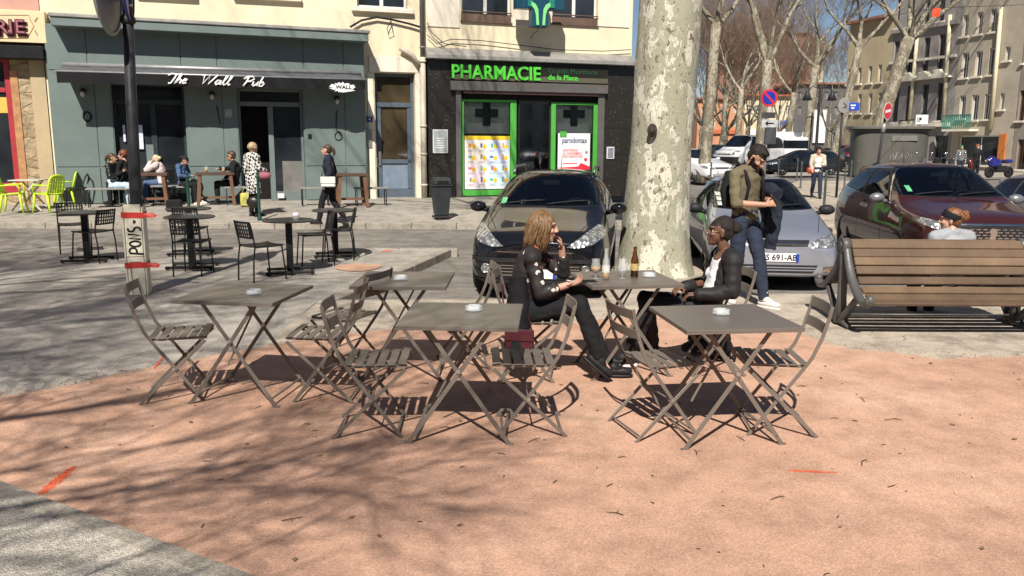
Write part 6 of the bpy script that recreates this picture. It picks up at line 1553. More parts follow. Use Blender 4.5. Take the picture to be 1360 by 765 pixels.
# ---------------------------------------------------------------- vehicles
RZ = ROADZ
def car_paint(name, col, metal=0.0, rough=0.25, coat=1.0):
    m, nt, b = new_mat(name); co = coords(nt)
    n = nt.add('ShaderNodeTexNoise', Scale=2.0, Detail=6.0); nt.link(co, n.inputs['Vector'])
    r = ramp(nt, n.outputs['Fac'], [(0.3, tuple(c * 0.93 for c in col)), (0.7, tuple(min(1, c * 1.07 + 0.002) for c in col))]); nt.link(r.outputs[0], b.inputs['Base Color'])
    b.inputs['Metallic'].default_value = metal; b.inputs['Roughness'].default_value = rough
    b.inputs['Coat Weight'].default_value = coat
    if max(col) < 0.1: b.inputs['Specular IOR Level'].default_value = 0.05
    d = nt.add('ShaderNodeTexNoise', Scale=7.0, Detail=7.0); nt.link(co, d.inputs['Vector']); r2 = ramp(nt, d.outputs['Fac'], [(0.4, 0.008), (0.8, 0.035)]); nt.link(r2.outputs[0], b.inputs['Coat Roughness'])
    return m
M_TYRE = pm('tyre_rubber', (0.022, 0.021, 0.020), 0.85, 0.25, 12, 0.1, 60)
M_RIM = pm('alloy_rim', (0.42, 0.42, 0.43), 0.3, 0.1, 5, metal=0.85)
M_TRIM = pm('black_trim', (0.020, 0.020, 0.021), 0.55, 0.2, 8)
M_CHROME = pm('chrome', (0.65, 0.65, 0.66), 0.15, 0.05, 5, metal=1.0)
M_CGLASS = glass_mat('car_glass', (0.010, 0.013, 0.018), 0.015, 0.55)
def lamp_mat(name, col):
    m, nt, b = new_mat(name); co = coords(nt)
    v = nt.add('ShaderNodeTexVoronoi', Scale=22.0); nt.link(co, v.inputs['Vector']); r = ramp(nt, v.outputs['Distance'], [(0.1, tuple(c * 1.3 for c in col)), (0.6, tuple(c * 0.35 for c in col))]); nt.link(r.outputs[0], b.inputs['Base Color'])
    b.inputs['Metallic'].default_value = 0.55; b.inputs['Roughness'].default_value = 0.25; b.inputs['Coat Weight'].default_value = 1.0; b.inputs['Coat Roughness'].default_value = 0.02
    bp = nt.add('ShaderNodeBump', Strength=0.5, Distance=0.03); nt.link(v.outputs['Distance'], bp.inputs['Height']); nt.link(bp.outputs[0], b.inputs['Normal']); return m
M_HEAD = lamp_mat('headlight_lens', (0.62, 0.63, 0.62)); M_TAIL = lamp_mat('tail_lens', (0.40, 0.02, 0.02))

def shell(p):
    """control cage of a car body, front at +x; returns ring list"""
    L, W, Hh = p['L'], p['W'] / 2, p['H']; xf = L / 2; gb = p.get('gb', 0.20)
    zh0, zh1 = p['hood0'], p['hood1']          # hood height at the nose and at the cowl
    zb0, zb1 = p['belt0'], p['belt1']          # belt line front / rear
    xc, xr0, xr1, xt = p['cowl'], p['roof0'], p['roof1'], p['tail']   # x of cowl, roof front, roof rear, tailgate top of body
    wr = p.get('wroof', 0.72) * W; nose = p.get('nose', 0.62)
    R_ = []
    def low(x, w, ztop, wtop, zedge, we, zmid, zc, g=gb):
        zm = g + (ztop - g) * 0.55
        return [(x, 0, g), (x, w * 0.86, g), (x, w * 0.985, g + 0.10), (x, w, zm), (x, wtop, ztop), (x, we, zedge), (x, we * 0.55, zmid), (x, 0, zc)]
    n0 = zh0
    R_.append(low(xf - 0.005, W * nose, n0 - 0.17, W * nose * 0.95, n0 - 0.10, W * nose * 0.80, n0 - 0.07, n0 - 0.06, gb + 0.05))
    R_.append(low(xf - 0.07, W * (nose + 0.20), n0 - 0.10, W * (nose + 0.16), n0 - 0.035, W * (nose + 0.02), n0 - 0.01, n0, gb))
    R_.append(low(xf - 0.24, W * 0.945, n0 - 0.01, W * 0.915, n0 + 0.045, W * 0.77, n0 + 0.06, n0 + 0.075))
    R_.append(low(xf - 0.55, W * 0.99, zh0 * 0.55 + zb0 * 0.45 - 0.02, W * 0.95, n0 * 0.55 + zh1 * 0.45 + 0.0, W * 0.78, n0 * 0.55 + zh1 * 0.45 + 0.025, n0 * 0.55 + zh1 * 0.45 + 0.035))
    R_.append(low(xc + 0.12, W, zb0 - 0.03, W * 0.95, zh1 - 0.01, W * 0.80, zh1 + 0.02, zh1 + 0.03))
    R_.append(low(xc, W, zb0 - 0.01, W * 0.945, zh1 + 0.03, W * 0.835, zh1 + 0.045, zh1 + 0.05))
    zr = Hh
    for t, kk in ((0.5, 0.0),):
        x = xc + (xr0 - xc) * t; z = zh1 + 0.05 + (zr - 0.02 - zh1 - 0.05) * (t + 0.05)
        R_.append(low(x, W, zb0, W * 0.94, z - 0.075, W * 0.83 + (wr - W * 0.83) * t, z - 0.01, z))
    R_.append(low(xr0, W, zb0 + (zb1 - zb0) * 0.3, W * 0.94, zr - 0.105, wr, zr - 0.03, zr - 0.015))
    R_.append(low(xr0 - 0.18, W, zb0 + (zb1 - zb0) * 0.4, W * 0.94, zr - 0.075, wr, zr - 0.012, zr))
    xm = (xr0 + xr1) / 2
    R_.append(low(xm, W, zb0 + (zb1 - zb0) * 0.6, W * 0.94, zr - 0.065, wr, zr - 0.008, zr + 0.005))
    R_.append(low(xr1, W, zb1, W * 0.93, zr - 0.09, wr * 0.96, zr - 0.035, zr - 0.02))
    x = (xr1 + xt) / 2; z = (zr + p['deck']) / 2 + 0.05
    R_.append(low(x, W * 0.985, zb1 + 0.01, W * 0.90, z - 0.06, wr * 0.96, z, z + 0.01))
    R_.append(low(xt, W * 0.96, zb1 - 0.02, W * 0.88, p['deck'] - 0.02, W * 0.76, p['deck'] + 0.01, p['deck'] + 0.02))
    R_.append(low(-xf + 0.10, W * 0.93, p['deck'] - 0.16, W * 0.88, p['deck'] - 0.10, W * 0.74, p['deck'] - 0.08, p['deck'] - 0.07, gb + 0.02))
    R_.append(low(-xf, W * 0.84, 0.62, W * 0.80, 0.68, W * 0.68, 0.70, 0.71, gb + 0.08))
    return R_

def shell_obj(p, mats, lvl=3):
    R_ = shell(p); vs = []; fs = []; n = 8; ring = 2 * n - 2
    for r in R_:
        left = r; right = [(x, -y, z) for x, y, z in r[1:-1]][::-1]
        vs += left + right
    for i in range(len(R_) - 1):
        for k in range(ring): fs.append((i * ring + k, i * ring + (k + 1) % ring, (i + 1) * ring + (k + 1) % ring, (i + 1) * ring + k))
    for i, fl in ((0, 1), (len(R_) - 1, 0)):
        o = i * ring
        for k in range(n - 1):
            a, b_ = o + k, o + k + 1; c = o + (ring - k) % ring; d = o + ring - k - 1
            f = [a, b_, d, c]; f = [q for j, q in enumerate(f) if q not in f[:j]]
            if len(f) > 2: fs.append(tuple(f if fl else f[::-1]))
    me = bpy.data.meshes.new('body'); me.from_pydata(vs, [], fs)
    bm = bmesh.new(); bm.from_mesh(me); bmesh.ops.recalc_face_normals(bm, faces=bm.faces); bm.to_mesh(me); bm.free()
    for m in mats: me.materials.append(m)
    o = link('body', me); s = o.modifiers.new('s', 'SUBSURF'); s.levels = lvl; s.render_levels = lvl
    me2 = evaluate(o); o.modifiers.clear(); o.data = me2
    return o
def wells(o, cyls):
    bmv = MB()
    for x, y0, y1, z, r in cyls: bmv.cyl((x, y0, z), (x, y1, z), r, 32, 1)
    c = bmv.build('cut', [M_TRIM, M_TRIM])
    md = o.modifiers.new('b', 'BOOLEAN'); md.operation = 'DIFFERENCE'; md.object = c; md.solver = 'EXACT'
    me = evaluate(o); o.modifiers.clear(); o.data = me; bpy.data.objects.remove(c)
    for pl in me.polygons: pl.use_smooth = True
    try: me.set_sharp_from_angle(angle=R(50))
    except Exception: pass
def bvh_of(o):
    return BVHTree.FromPolygons([v.co.copy() for v in o.data.vertices], [tuple(p.vertices) for p in o.data.polygons])
def patch(bvh, poly, frm, name, mat, parent, off=0.004, res=0.06, thick=0.0, deep=None):
    """conforming panel: polygon in the view plane of `frm` ('f' front y,z; 'l'/'r' sides x,z; 't' top x,y; 'b' back) dropped on the body"""
    D = {'f': (lambda u, v: Vector((9, u, v)), Vector((-1, 0, 0))), 'b': (lambda u, v: Vector((-9, u, v)), Vector((1, 0, 0))),
         'l': (lambda u, v: Vector((u, 9, v)), Vector((0, -1, 0))), 'r': (lambda u, v: Vector((u, -9, v)), Vector((0, 1, 0))), 't': (lambda u, v: Vector((u, v, 9)), Vector((0, 0, -1)))}[frm]
    bm = bmesh.new()
    for pg in (poly if isinstance(poly[0][0], (tuple, list)) else [poly]): bm.faces.new([bm.verts.new((u, v, 0)) for u, v in pg])
    bmesh.ops.remove_doubles(bm, verts=bm.verts, dist=1e-5); bmesh.ops.triangulate(bm, faces=bm.faces)
    for _ in range(7):
        es = [e for e in bm.edges if e.calc_length() > res]
        if not es: break
        bmesh.ops.subdivide_edges(bm, edges=es, cuts=1); bmesh.ops.triangulate(bm, faces=[f for f in bm.faces if len(f.verts) > 3])
    bm.verts.ensure_lookup_table(); bad = []
    for v in bm.verts:
        h = bvh.ray_cast(D[0](v.co.x, v.co.y), D[1])
        if h[0] is None or (deep is not None and h[0].x < deep): bad.append(v)
        else:
            nn = h[1] if h[1].dot(D[1]) < 0 else -h[1]; v.co = h[0] + (nn * 0.6 - D[1] * 0.4) * off
    if bad: bmesh.ops.delete(bm, geom=bad, context='VERTS')
    bmesh.ops.recalc_face_normals(bm, faces=bm.faces)
    me = bpy.data.meshes.new(name); 
    s = sum((f.normal.dot(D[1]) for f in bm.faces), 0.0)
    if s > 0: bmesh.ops.reverse_faces(bm, faces=bm.faces)
    bm.to_mesh(me); bm.free(); me.materials.append(mat)
    for pl in me.polygons: pl.use_smooth = True
    o = link(name, me, parent)
    if thick: md = o.modifiers.new('t', 'SOLIDIFY'); md.thickness = thick; md.offset = -1
    return o
def wheel(parent, x, y, r, w, spokes=5, rim=None):
    sgn = 1 if y > 0 else -1
    M_ = Matrix.Rotation(R(-90) * sgn, 3, 'X')
    e = empty('wheel', (x, y, r)); e.parent = parent
    q = MB(); q.lathe([(r * 0.66, -w / 2), (r * 0.9, -w / 2), (r * 0.985, -w * 0.36), (r, -w * 0.2), (r, w * 0.2), (r * 0.985, w * 0.36), (r * 0.9, w / 2), (r * 0.66, w / 2 - 0.005), (r * 0.64, 0)], 40, M=M_); q.build('tyre', M_TYRE, e)
    q = MB(); q.lathe([(r * 0.665, w / 2 - 0.006), (r * 0.62, w / 2 - 0.004), (r * 0.60, w * 0.1), (0, w * 0.05)], 40, M=M_, mi=1); q.lathe([(0, w / 2 - 0.012), (r * 0.14, w / 2 - 0.014), (r * 0.16, w * 0.2)], 20, M=M_)
    for k in range(spokes):
        a = 2 * PI * k / spokes; d = Vector((math.cos(a), math.sin(a), 0))
        q.bar(M_ @ (d * r * 0.1 + Vector((0, 0, w * 0.36))), M_ @ (d * r * 0.63 + Vector((0, 0, w * 0.40))), r * 0.15, 0.02, M_ @ Vector((0, 0, 1)))
    q.build('rim', [rim or M_RIM, M_TRIM], e)
    return e
def grow_poly(poly, d):
    cx = sum(p[0] for p in poly) / len(poly); cy = sum(p[1] for p in poly) / len(poly); out = []
    for x, y in poly:
        v = Vector((x - cx, y - cy)); v *= 1 + d / max(0.05, v.length); out.append((cx + v.x, cy + v.y))
    return out
def ring(poly, d0, d1):
    a, b = grow_poly(poly, d0), grow_poly(poly, d1); n = len(a); return [[a[i], a[(i + 1) % n], b[(i + 1) % n], b[i]] for i in range(n)]
def inpoly(p, poly):
    c = False; n = len(poly)
    for i in range(n):
        (x0, y0), (x1, y1) = poly[i], poly[i - 1]
        if (y0 > p[1]) != (y1 > p[1]) and p[0] < (x1 - x0) * (p[1] - y0) / (y1 - y0) + x0: c = not c
    return c
def open_glass(o, views, p):
    """cut the window openings out of the shell: views = [(side, polygon)]"""
    bm = bmesh.new(); bm.from_mesh(o.data); xlim = p['roof0'] - 0.25
    def hit(f, sd, pg):
        c = f.calc_center_median()
        if sd == 'f': return c.x > xlim and f.normal.x > 0.02 and inpoly((c.y, c.z), pg)
        return (c.y > 0) == (sd == 'l') and abs(f.normal.y) > 0.3 and inpoly((c.x, c.z), pg)
    fs = set()
    for sd, pg in views: big = grow_poly(pg, 0.07); fs |= {f for f in bm.faces if hit(f, sd, big)}
    es = {e for f in fs for e in f.edges}; bmesh.ops.subdivide_edges(bm, edges=list(es), cuts=2, use_grid_fill=True)
    dl = set()
    for sd, pg in views: q_ = grow_poly(pg, 0.012); dl |= {f for f in bm.faces if hit(f, sd, q_)}
    bmesh.ops.delete(bm, geom=list(dl), context='FACES'); bm.to_mesh(o.data); bm.free()
M_CLEARCAR = thin_glass('tinted_car_glass', (0.42, 0.47, 0.47), 0.07)
def cabin(r, p):
    W = p['W'] / 2; zf = p['hood1']; fab = pm('seat_fabric', (0.10, 0.10, 0.105), 0.9, 0.2, 9); dk = pm('dashboard_plastic', (0.035, 0.035, 0.037), 0.7, 0.2, 6)
    q = MB(); q.bb((p['cowl'] - 0.62, -W * 0.82, zf - 0.30), (p['cowl'] - 0.02, W * 0.82, zf - 0.02)); q.build('dashboard', dk, r, bev=0.05)
    q = MB(); q.bb((p['roof1'], -W * 0.85, 0.36), (p['cowl'] - 0.3, W * 0.85, 0.44)); q.build('cabin_floor', dk, r)
    for x, n_ in ((p['roof0'] - 0.52, 2), (p['roof0'] - 1.35, 3)):
        for i in range(n_):
            y = (i - (n_ - 1) / 2) * (0.74 if n_ == 2 else 0.46); w = 0.24 if n_ == 2 else 0.21; q = MB()
            q.box((x + 0.28, y, 0.52), (0.5, 2 * w, 0.16)); q.tube([(x + 0.04, y, 0.55), (x - 0.10, y, 0.85), (x - 0.16, y, 1.12)], [w, w, w * 0.8], 10, up=(1, 0, 0), flat=0.28); q.tube([(x - 0.15, y, 1.13), (x - 0.17, y, 1.28)], [0.11, 0.12], 10, up=(1, 0, 0), flat=0.45); q.build('seat', fab, r)
    q = MB(); M_ = Matrix.Rotation(R(-62), 3, 'Y'); c = Vector((p['cowl'] - 0.72, 0.36, zf - 0.04)); q.tube([M_ @ Vector((0.18 * math.cos(a), 0.18 * math.sin(a), 0)) + c for a in [2 * PI * i / 24 for i in range(25)]], 0.016, 6); q.bar(c + Vector((0, -0.17, 0)), c + Vector((0, 0.17, 0)), 0.05, 0.02); q.build('steering_wheel', dk, r)
    q = MB(); q.box((p['roof0'] + 0.12, 0, p['H'] - 0.17), (0.03, 0.24, 0.065)); q.build('rear_view_mirror', dk, r, bev=0.01)

def mirror_part(parent, x, y, z, mat):
    s = 1 if y > 0 else -1
    q = MB(); q.ball((x, y + s * 0.10, z), (0.075, 0.115, 0.075), 14, 8); q.tube([(x - 0.02, y - s * 0.06, z - 0.06), (x, y + s * 0.04, z - 0.03)], [0.03, 0.035], 8)
    m = q.build('mirror', mat, parent)
    q = MB(); q.box((x - 0.066, y + s * 0.10, z), (0.02, 0.17, 0.105)); q.build('mirror_glass', M_CGLASS, m, bev=0.01)
def plate(parent, bvh, zc, txt, x=None):
    h = bvh.ray_cast(Vector((9, 0.0, zc)), Vector((-1, 0, 0))); xx = (h[0].x if h[0] else 2.0) + 0.014
    e = MB(); e.bb((xx - 0.012, -0.26, zc - 0.055), (xx, 0.26, zc + 0.055)); o = e.build('number_plate', M_WHITE, parent, bev=0.004)
    e = MB(); bl = pm('plate_blue_band', (0.015, 0.05, 0.36), 0.4, 0.05, 4)
    for s in (-1, 1): e = MB(); e.bb((xx + 0.001, s * 0.258, zc - 0.053), (xx + 0.002, s * 0.217, zc + 0.053)); e.build('blue_band', bl, o)
    if txt:
        t = text(txt, 0.105, (xx + 0.002, 0, zc - 0.002), (R(90), 0, R(90)), M_BLACK, 'plate_characters', o, bold=0.002, depth=0.002, sx=0.98)
    return o

def car(label, p, loc, heading, group=None, name='parked_car', cat='car', lvl=3, z=None):
    """heading: unit direction in which the front points"""
    yaw = math.atan2(heading[1], heading[0])
    r = empty(name, (loc[0], loc[1], RZ if z is None else z), yaw, label, cat, group)
    W = p['W'] / 2; L = p['L']; paint = p['paint']
    b = shell_obj(p, [paint, M_TRIM], lvl); b.parent = r; wr_ = p['wr']; xa, xb = p['axf'], p['axr']; bv = bvh_of(b)
    wells(b, [(x, s * (W + 0.3), s * (W - 0.30), wr_, wr_ * 1.13) for x in (xa, xb) for s in (-1, 1)])
    Hh = p['H']; zw0 = p['hood1'] + 0.075; zw1 = Hh - 0.055; ww0 = W * p.get('ws0', 0.80); ww1 = p.get('wroof', 0.72) * W * 0.95
    clear = lvl >= 3 and not p.get('solid'); GM = M_CLEARCAR if clear else M_CGLASS; views = []
    wsp = [(-ww0, zw0), (-ww0 * 0.5, zw0 - 0.012), (ww0 * 0.5, zw0 - 0.012), (ww0, zw0), (ww1, zw1), (-ww1, zw1)]
    if clear: views.append(('f', wsp)); cabin(r, p)
    patch(bv, ring(wsp, -0.035, 0.03) if clear else grow_poly(wsp, 0.03), 'f', 'windscreen_seal', M_TRIM, r, 0.002)
    ws = patch(bv, wsp, 'f', 'windscreen', GM, r, 0.005)
    # side windows
    xc, xr0, xr1, xt = p['cowl'], p['roof0'], p['roof1'], p['tail']; zb0, zb1 = p['belt0'] + 0.035, p['belt1'] + 0.035; zt = Hh - 0.125
    xA = xc - p.get('apil', 0.33); xm = p.get('bpil', (xr0 + xr1) / 2 + 0.1); xe = xr1 + (xt - xr1) * p.get('rearw', 0.25)
    zbm = zb0 + (zb1 - zb0) * 0.5
    ta = p.get('atop', 0.12)
    wins = [[(xA, zb0 + 0.005), (xm + 0.05, zbm), (xm + 0.05, zt + 0.012), (xr0 - ta, zt)], [(xm - 0.05, zbm), (xe, zb1 + 0.03), (xr1 + 0.03, zt - 0.03), (xm - 0.05, zt + 0.012)]]
    for sd in 'lr':
        fr = [(xA + 0.16, zb0 - 0.035), (xe - 0.06, zb1 - 0.01), (xr1 - 0.02, zt - 0.0), (xm, zt + 0.06), (xr0 - ta + 0.07, zt + 0.045)]
        if p.get('chrome_line'): patch(bv, ring(fr, -0.035, 0.0), sd, 'window_trim', M_CHROME, r, 0.008)
        fr2 = [(xA + 0.06, zb0 - 0.008), (xe - 0.02, zb1 + 0.015), (xr1 + 0.015, zt - 0.025), (xm, zt + 0.025), (xr0 - ta + 0.03, zt + 0.01)]
        if not clear: patch(bv, fr2, sd, 'window_seal', M_TRIM, r, 0.005)
        for wi_, wn in enumerate(wins):
            if clear: views.append((sd, wn)); patch(bv, ring(wn, -0.02, 0.035), sd, 'window_seal', M_TRIM, r, 0.005 + 0.001 * wi_)
            patch(bv, wn, sd, 'side_window', GM, r, 0.008)
        # sill strip
        if p.get('cladding'): 
            patch(bv, [(xb + wr_ * 1.2, p['gbv'] + 0.02), (xa - wr_ * 1.2, p['gbv'] + 0.02), (xa - wr_ * 1.2, p['gbv'] + 0.16), (xb + wr_ * 1.2, p['gbv'] + 0.16)], sd, 'sill_cladding', M_TRIM, r, 0.006)
        # door gaps and handles
        yS = W + 0.3
        for xg in (xA - 0.02, xm):
            patch(bv, [(xg - 0.004, 0.32), (xg + 0.004, 0.32), (xg + 0.004, zb0 - 0.03), (xg - 0.004, zb0 - 0.03)], sd, 'door_gap', M_DARKIN, r, 0.002)
        for xg in (xm + 0.14, xe + 0.55):
            patch(bv, [(xg - 0.09, zbm - 0.13), (xg + 0.09, zbm - 0.13), (xg + 0.09, zbm - 0.10), (xg - 0.09, zbm - 0.10)], sd, 'door_handle', p.get('handle', paint), r, 0.025)
    if views: open_glass(b, views, p)
    # rear glass, tail lamps
    patch(bv, [(-W * 0.62, p['deck'] + 0.05), (W * 0.62, p['deck'] + 0.05), (W * 0.56, Hh - 0.12), (-W * 0.56, Hh - 0.12)], 'b', 'rear_window', M_CGLASS, r, 0.006)
    for s in (-1, 1): patch(bv, [(s * W * 0.62, p['deck'] - 0.18), (s * W * 0.9, p['deck'] - 0.18), (s * W * 0.86, p['deck'] + 0.02), (s * W * 0.66, p['deck'] + 0.0)], 'b', 'tail_light', M_TAIL, r, 0.006)
    # front: lamps, grilles
    for nm, poly, mt, off in p['front']:
        polys = [poly] if not nm.endswith('*') else [poly, [(-y, z_) for y, z_ in poly][::-1]]
        for pl in polys: patch(bv, pl, 'f', nm.rstrip('*'), mt, r, off, 0.035, deep=p['L'] / 2 - p.get('lampdeep', 0.68))
    for nm, poly, mt, off in p.get('top', []):
        polys = [poly] if not nm.endswith('*') else [poly, [(x, -y) for x, y in poly][::-1]]
        for pl in polys: patch(bv, pl, 't', nm.rstrip('*'), mt, r, off, 0.05)
    for y, z_, rad in p.get('fogs', []):
        for s in (-1, 1):
            h = bv.ray_cast(Vector((9, s * y, z_)), Vector((-1, 0, 0)))
            if h[0]:
                M_ = Matrix.Rotation(R(90), 3, 'Y'); q = MB(); q.lathe([(rad * 1.15, -0.01), (rad * 1.15, 0.012), (rad, 0.016), (rad * 0.95, 0.008), (0, 0.02)], 20, h[0], M=M_); q.build('fog_light', M_HEAD, r)
    # hood shut line
    # wipers
    if p.get('wipers', True):
        for ya, yb in ((-0.62 * W, -0.02 * W), (0.02 * W, 0.66 * W)):
            pts = []
            for k in range(7):
                t = k / 6; yy = ya + (yb - ya) * t; zz = zw0 - 0.005 + 0.045 * math.sin(PI * t * 0.5)
                h = bv.ray_cast(Vector((9, yy, zz)), Vector((-1, 0, 0)))
                if h[0]: pts.append(h[0] + h[1] * 0.02)
            if len(pts) > 2: q = MB(); q.tube(pts, 0.009, 6); q.build('wiper', M_TRIM, r)
    for s in (-1, 1):
        mirror_part(r, xA + 0.0, s * (W * 0.97), p['belt0'] + 0.075, p.get('mirror_mat', paint))
        for x in (xa, xb): wheel(r, x, s * (W - 0.115), wr_, 0.21, p.get('spokes', 5))
    if p.get('rails'):
        for s in (-1, 1):
            q = MB(); yr = s * p.get('wroof', 0.72) * W * 0.93
            q.tube([(xr0 - 0.25, yr, Hh - 0.06), (xr0 - 0.33, yr, Hh + 0.02), (xr0 - 0.5, yr, Hh + 0.035), (xr1 + 0.2, yr, Hh + 0.03), (xr1 + 0.05, yr, Hh - 0.05)], [0.02, 0.022, 0.02, 0.02, 0.018], 8); q.build('roof_rail', p['rails'], r)
    if p.get('plate') is not None: plate(r, bv, p['platez'], p['plate'])
    q = MB(); h = bv.ray_cast(Vector((xr1 + 0.25, 0, 9)), Vector((0, 0, -1)))
    if h[0] and p.get('aerial', True): q.tube([h[0], h[0] + Vector((-0.12, 0, 0.22))], [0.006, 0.003], 5); q.build('aerial', M_TRIM, r)
    # underbody so that light does not shine below
    q = MB(); q.bb((-L / 2 + 0.5, -W * 0.72, p.get('gb', 0.2) - 0.02), (L / 2 - 0.4, W * 0.72, 0.42)); q.build('underbody', M_TRIM, r)
    return r, bv, ws

def hd(deg): return (math.sin(R(deg)), -math.cos(R(deg)))     # heading: 0 = straight to the viewer, + = to the picture's right

# --- black estate in front
blk = car_paint('black_car_paint', (0.006, 0.0065, 0.009), 0.0, 0.2)
pB = dict(L=4.10, W=1.75, H=1.53, hood0=0.80, hood1=1.03, belt0=0.98, belt1=1.05, cowl=0.98, roof0=0.12, roof1=-1.50, tail=-1.90, deck=1.02, wroof=0.70, nose=0.60, axf=1.22, axr=-1.30, wr=0.31, gbv=0.22,
          paint=blk, mirror_mat=blk, plate='', platez=0.36, rails=pm('rail_silver', (0.16, 0.16, 0.165), 0.35, 0.1, 5, metal=0.6), apil=0.30,
          front=[('headlight*', [(0.38, 0.685), (0.52, 0.675), (0.68, 0.715), (0.80, 0.79), (0.835, 0.93), (0.76, 0.935), (0.60, 0.845), (0.46, 0.745)], M_HEAD, 0.006),
                 ('upper_grille', [(-0.30, 0.60), (0.30, 0.60), (0.34, 0.64), (-0.34, 0.64)], M_TRIM, 0.004), ('chrome_bar*', [(0.03, 0.608), (0.46, 0.614), (0.46, 0.624), (0.03, 0.62)], M_CHROME, 0.008),
                 ('bumper_strip', [(-0.80, 0.495), (0.80, 0.495), (0.80, 0.545), (-0.80, 0.545)], M_TRIM, 0.012),
                 ('lower_grille', [(-0.50, 0.30), (0.50, 0.30), (0.58, 0.475), (-0.58, 0.475)], M_DARKIN, 0.004)]
          + [('grille_bar', [(-0.53, z), (0.53, z), (0.53, z + 0.009), (-0.53, z + 0.009)], M_CHROME, 0.010) for z in (0.335, 0.375, 0.415, 0.45)]
          + [('bumper_lip', [(-0.78, 0.232), (0.78, 0.232), (0.80, 0.285), (-0.80, 0.285)], M_TRIM, 0.014)],
          fogs=[(0.60, 0.41, 0.052)], top=[('hood_gap*', [(1.74, 0.52), (1.74, 0.528), (1.02, 0.745), (1.02, 0.737)], M_DARKIN, 0.002)])
FB = Vector((0.27, 9.78)); hB = Vector(hd(-8.5)); cB = FB - hB * 2.05
rB, bvB, wsB = car('shiny black estate car with roof rails and large clear headlights, facing the tables', pB, cB, hB)
patch(bvB, [(-0.60, 1.11), (-0.53, 1.11), (-0.53, 1.18), (-0.60, 1.18)], 'f', 'windscreen_sticker', pm('green_sticker', (0.12, 0.42, 0.20), 0.5, 0.4, 25), rB, 0.009)
# --- silver hatchback
slv = car_paint('silver_car_paint', (0.36, 0.38, 0.44), 0.55, 0.32)
pS = dict(L=4.11, W=1.71, H=1.43, hood0=0.70, hood1=0.93, belt0=0.90, belt1=0.95, cowl=0.86, roof0=0.02, roof1=-1.30, tail=-1.86, deck=0.98, wroof=0.69, nose=0.66, axf=1.18, axr=-1.42, wr=0.30, gbv=0.20, paint=slv, plate='CS 691-AB', platez=0.47, mirror_mat=M_TRIM, handle=slv,
          front=[('headlight*', [(0.40, 0.60), (0.62, 0.595), (0.77, 0.62), (0.83, 0.70), (0.83, 0.765), (0.70, 0.745), (0.50, 0.70), (0.41, 0.66)], M_HEAD, 0.006), ('grille', [(-0.36, 0.615), (0.36, 0.615), (0.39, 0.69), (-0.39, 0.69)], M_TRIM, 0.005),
                 ('chrome_bar', [(-0.35, 0.655), (0.35, 0.655), (0.355, 0.672), (-0.355, 0.672)], M_CHROME, 0.009),
                 ('lower_grille', [(-0.44, 0.27), (0.44, 0.27), (0.5, 0.375), (-0.5, 0.375)], M_TRIM, 0.005)] + [('grille_bar', [(-0.47, z), (0.47, z), (0.47, z + 0.014), (-0.47, z + 0.014)], slv, 0.009) for z in (0.30, 0.335)]
          + [('fog_light*', [(0.56, 0.285), (0.70, 0.29), (0.72, 0.36), (0.57, 0.36)], lamp_mat('amber_fog', (0.55, 0.40, 0.28)), 0.006)],
          top=[('hood_gap*', [(1.70, 0.55), (1.70, 0.557), (0.92, 0.74), (0.92, 0.733)], M_DARKIN, 0.002)])
FS_ = Vector((3.42, 10.55)); hS = Vector(hd(-7)); cS = FS_ - hS * 2.05
rS, bvS, _ = car('silver grey hatchback with its front plate in view behind the standing man', pS, cS, hS)
for k in range(3): patch(bvS, [(-0.62, 1.03 + k * 0.06), (-0.55, 1.03 + k * 0.06), (-0.55, 1.075 + k * 0.06), (-0.62, 1.075 + k * 0.06)], 'f', 'windscreen_sticker', pm('pale_sticker', (0.5, 0.55, 0.5), 0.5, 0.4, 25), rS, 0.009)
# --- burgundy SUV
bur = car_paint('burgundy_car_paint', (0.050, 0.012, 0.012), 0.2, 0.25)
pU = dict(L=4.45, W=1.84, H=1.62, hood0=0.93, hood1=1.10, belt0=1.04, belt1=1.14, cowl=0.98, roof0=0.14, roof1=-1.50, tail=-2.0, deck=1.15, wroof=0.72, nose=0.74, axf=1.33, axr=-1.35, wr=0.36, gbv=0.24, gb=0.24, lampdeep=0.46, paint=bur, plate='', platez=0.45, chrome_line=True, cladding=True, mirror_mat=pm('mirror_grey', (0.25, 0.25, 0.27), 0.3, 0.1, 5, metal=0.5), apil=0.36, rearw=0.45,
          front=[('headlight*', [(0.54, 0.80), (0.68, 0.79), (0.82, 0.85), (0.87, 0.93), (0.78, 0.935), (0.60, 0.885)], M_HEAD, 0.006), ('grille', [(-0.46, 0.56), (0.46, 0.56), (0.52, 0.86), (-0.52, 0.86)], M_TRIM, 0.006), ('chrome_bar', [(-0.53, 0.862), (0.53, 0.862), (0.54, 0.885), (-0.54, 0.885)], M_CHROME, 0.012)]
          + [('grille_bar', [(-0.46 + (k % 2) * 0.03 + i * 0.082, 0.58 + k * 0.037), (-0.41 + (k % 2) * 0.03 + i * 0.082, 0.58 + k * 0.037), (-0.405 + (k % 2) * 0.03 + i * 0.082, 0.594 + k * 0.037), (-0.455 + (k % 2) * 0.03 + i * 0.082, 0.594 + k * 0.037)], M_CHROME, 0.012) for k in range(2, 7) for i in range(11)]
          + [('emblem', [(-0.05, 0.69), (-0.01, 0.67), (0.035, 0.69), (0.03, 0.73), (0.055, 0.77), (0.03, 0.82), (-0.02, 0.83), (-0.055, 0.79), (-0.03, 0.74)], M_CHROME, 0.020), ('lower_grille', [(-0.6, 0.32), (0.6, 0.32), (0.65, 0.46), (-0.65, 0.46)], M_TRIM, 0.006)],
          top=[('hood_gap*', [(1.95, 0.66), (1.95, 0.668), (1.04, 0.80), (1.04, 0.792)], M_DARKIN, 0.002)])
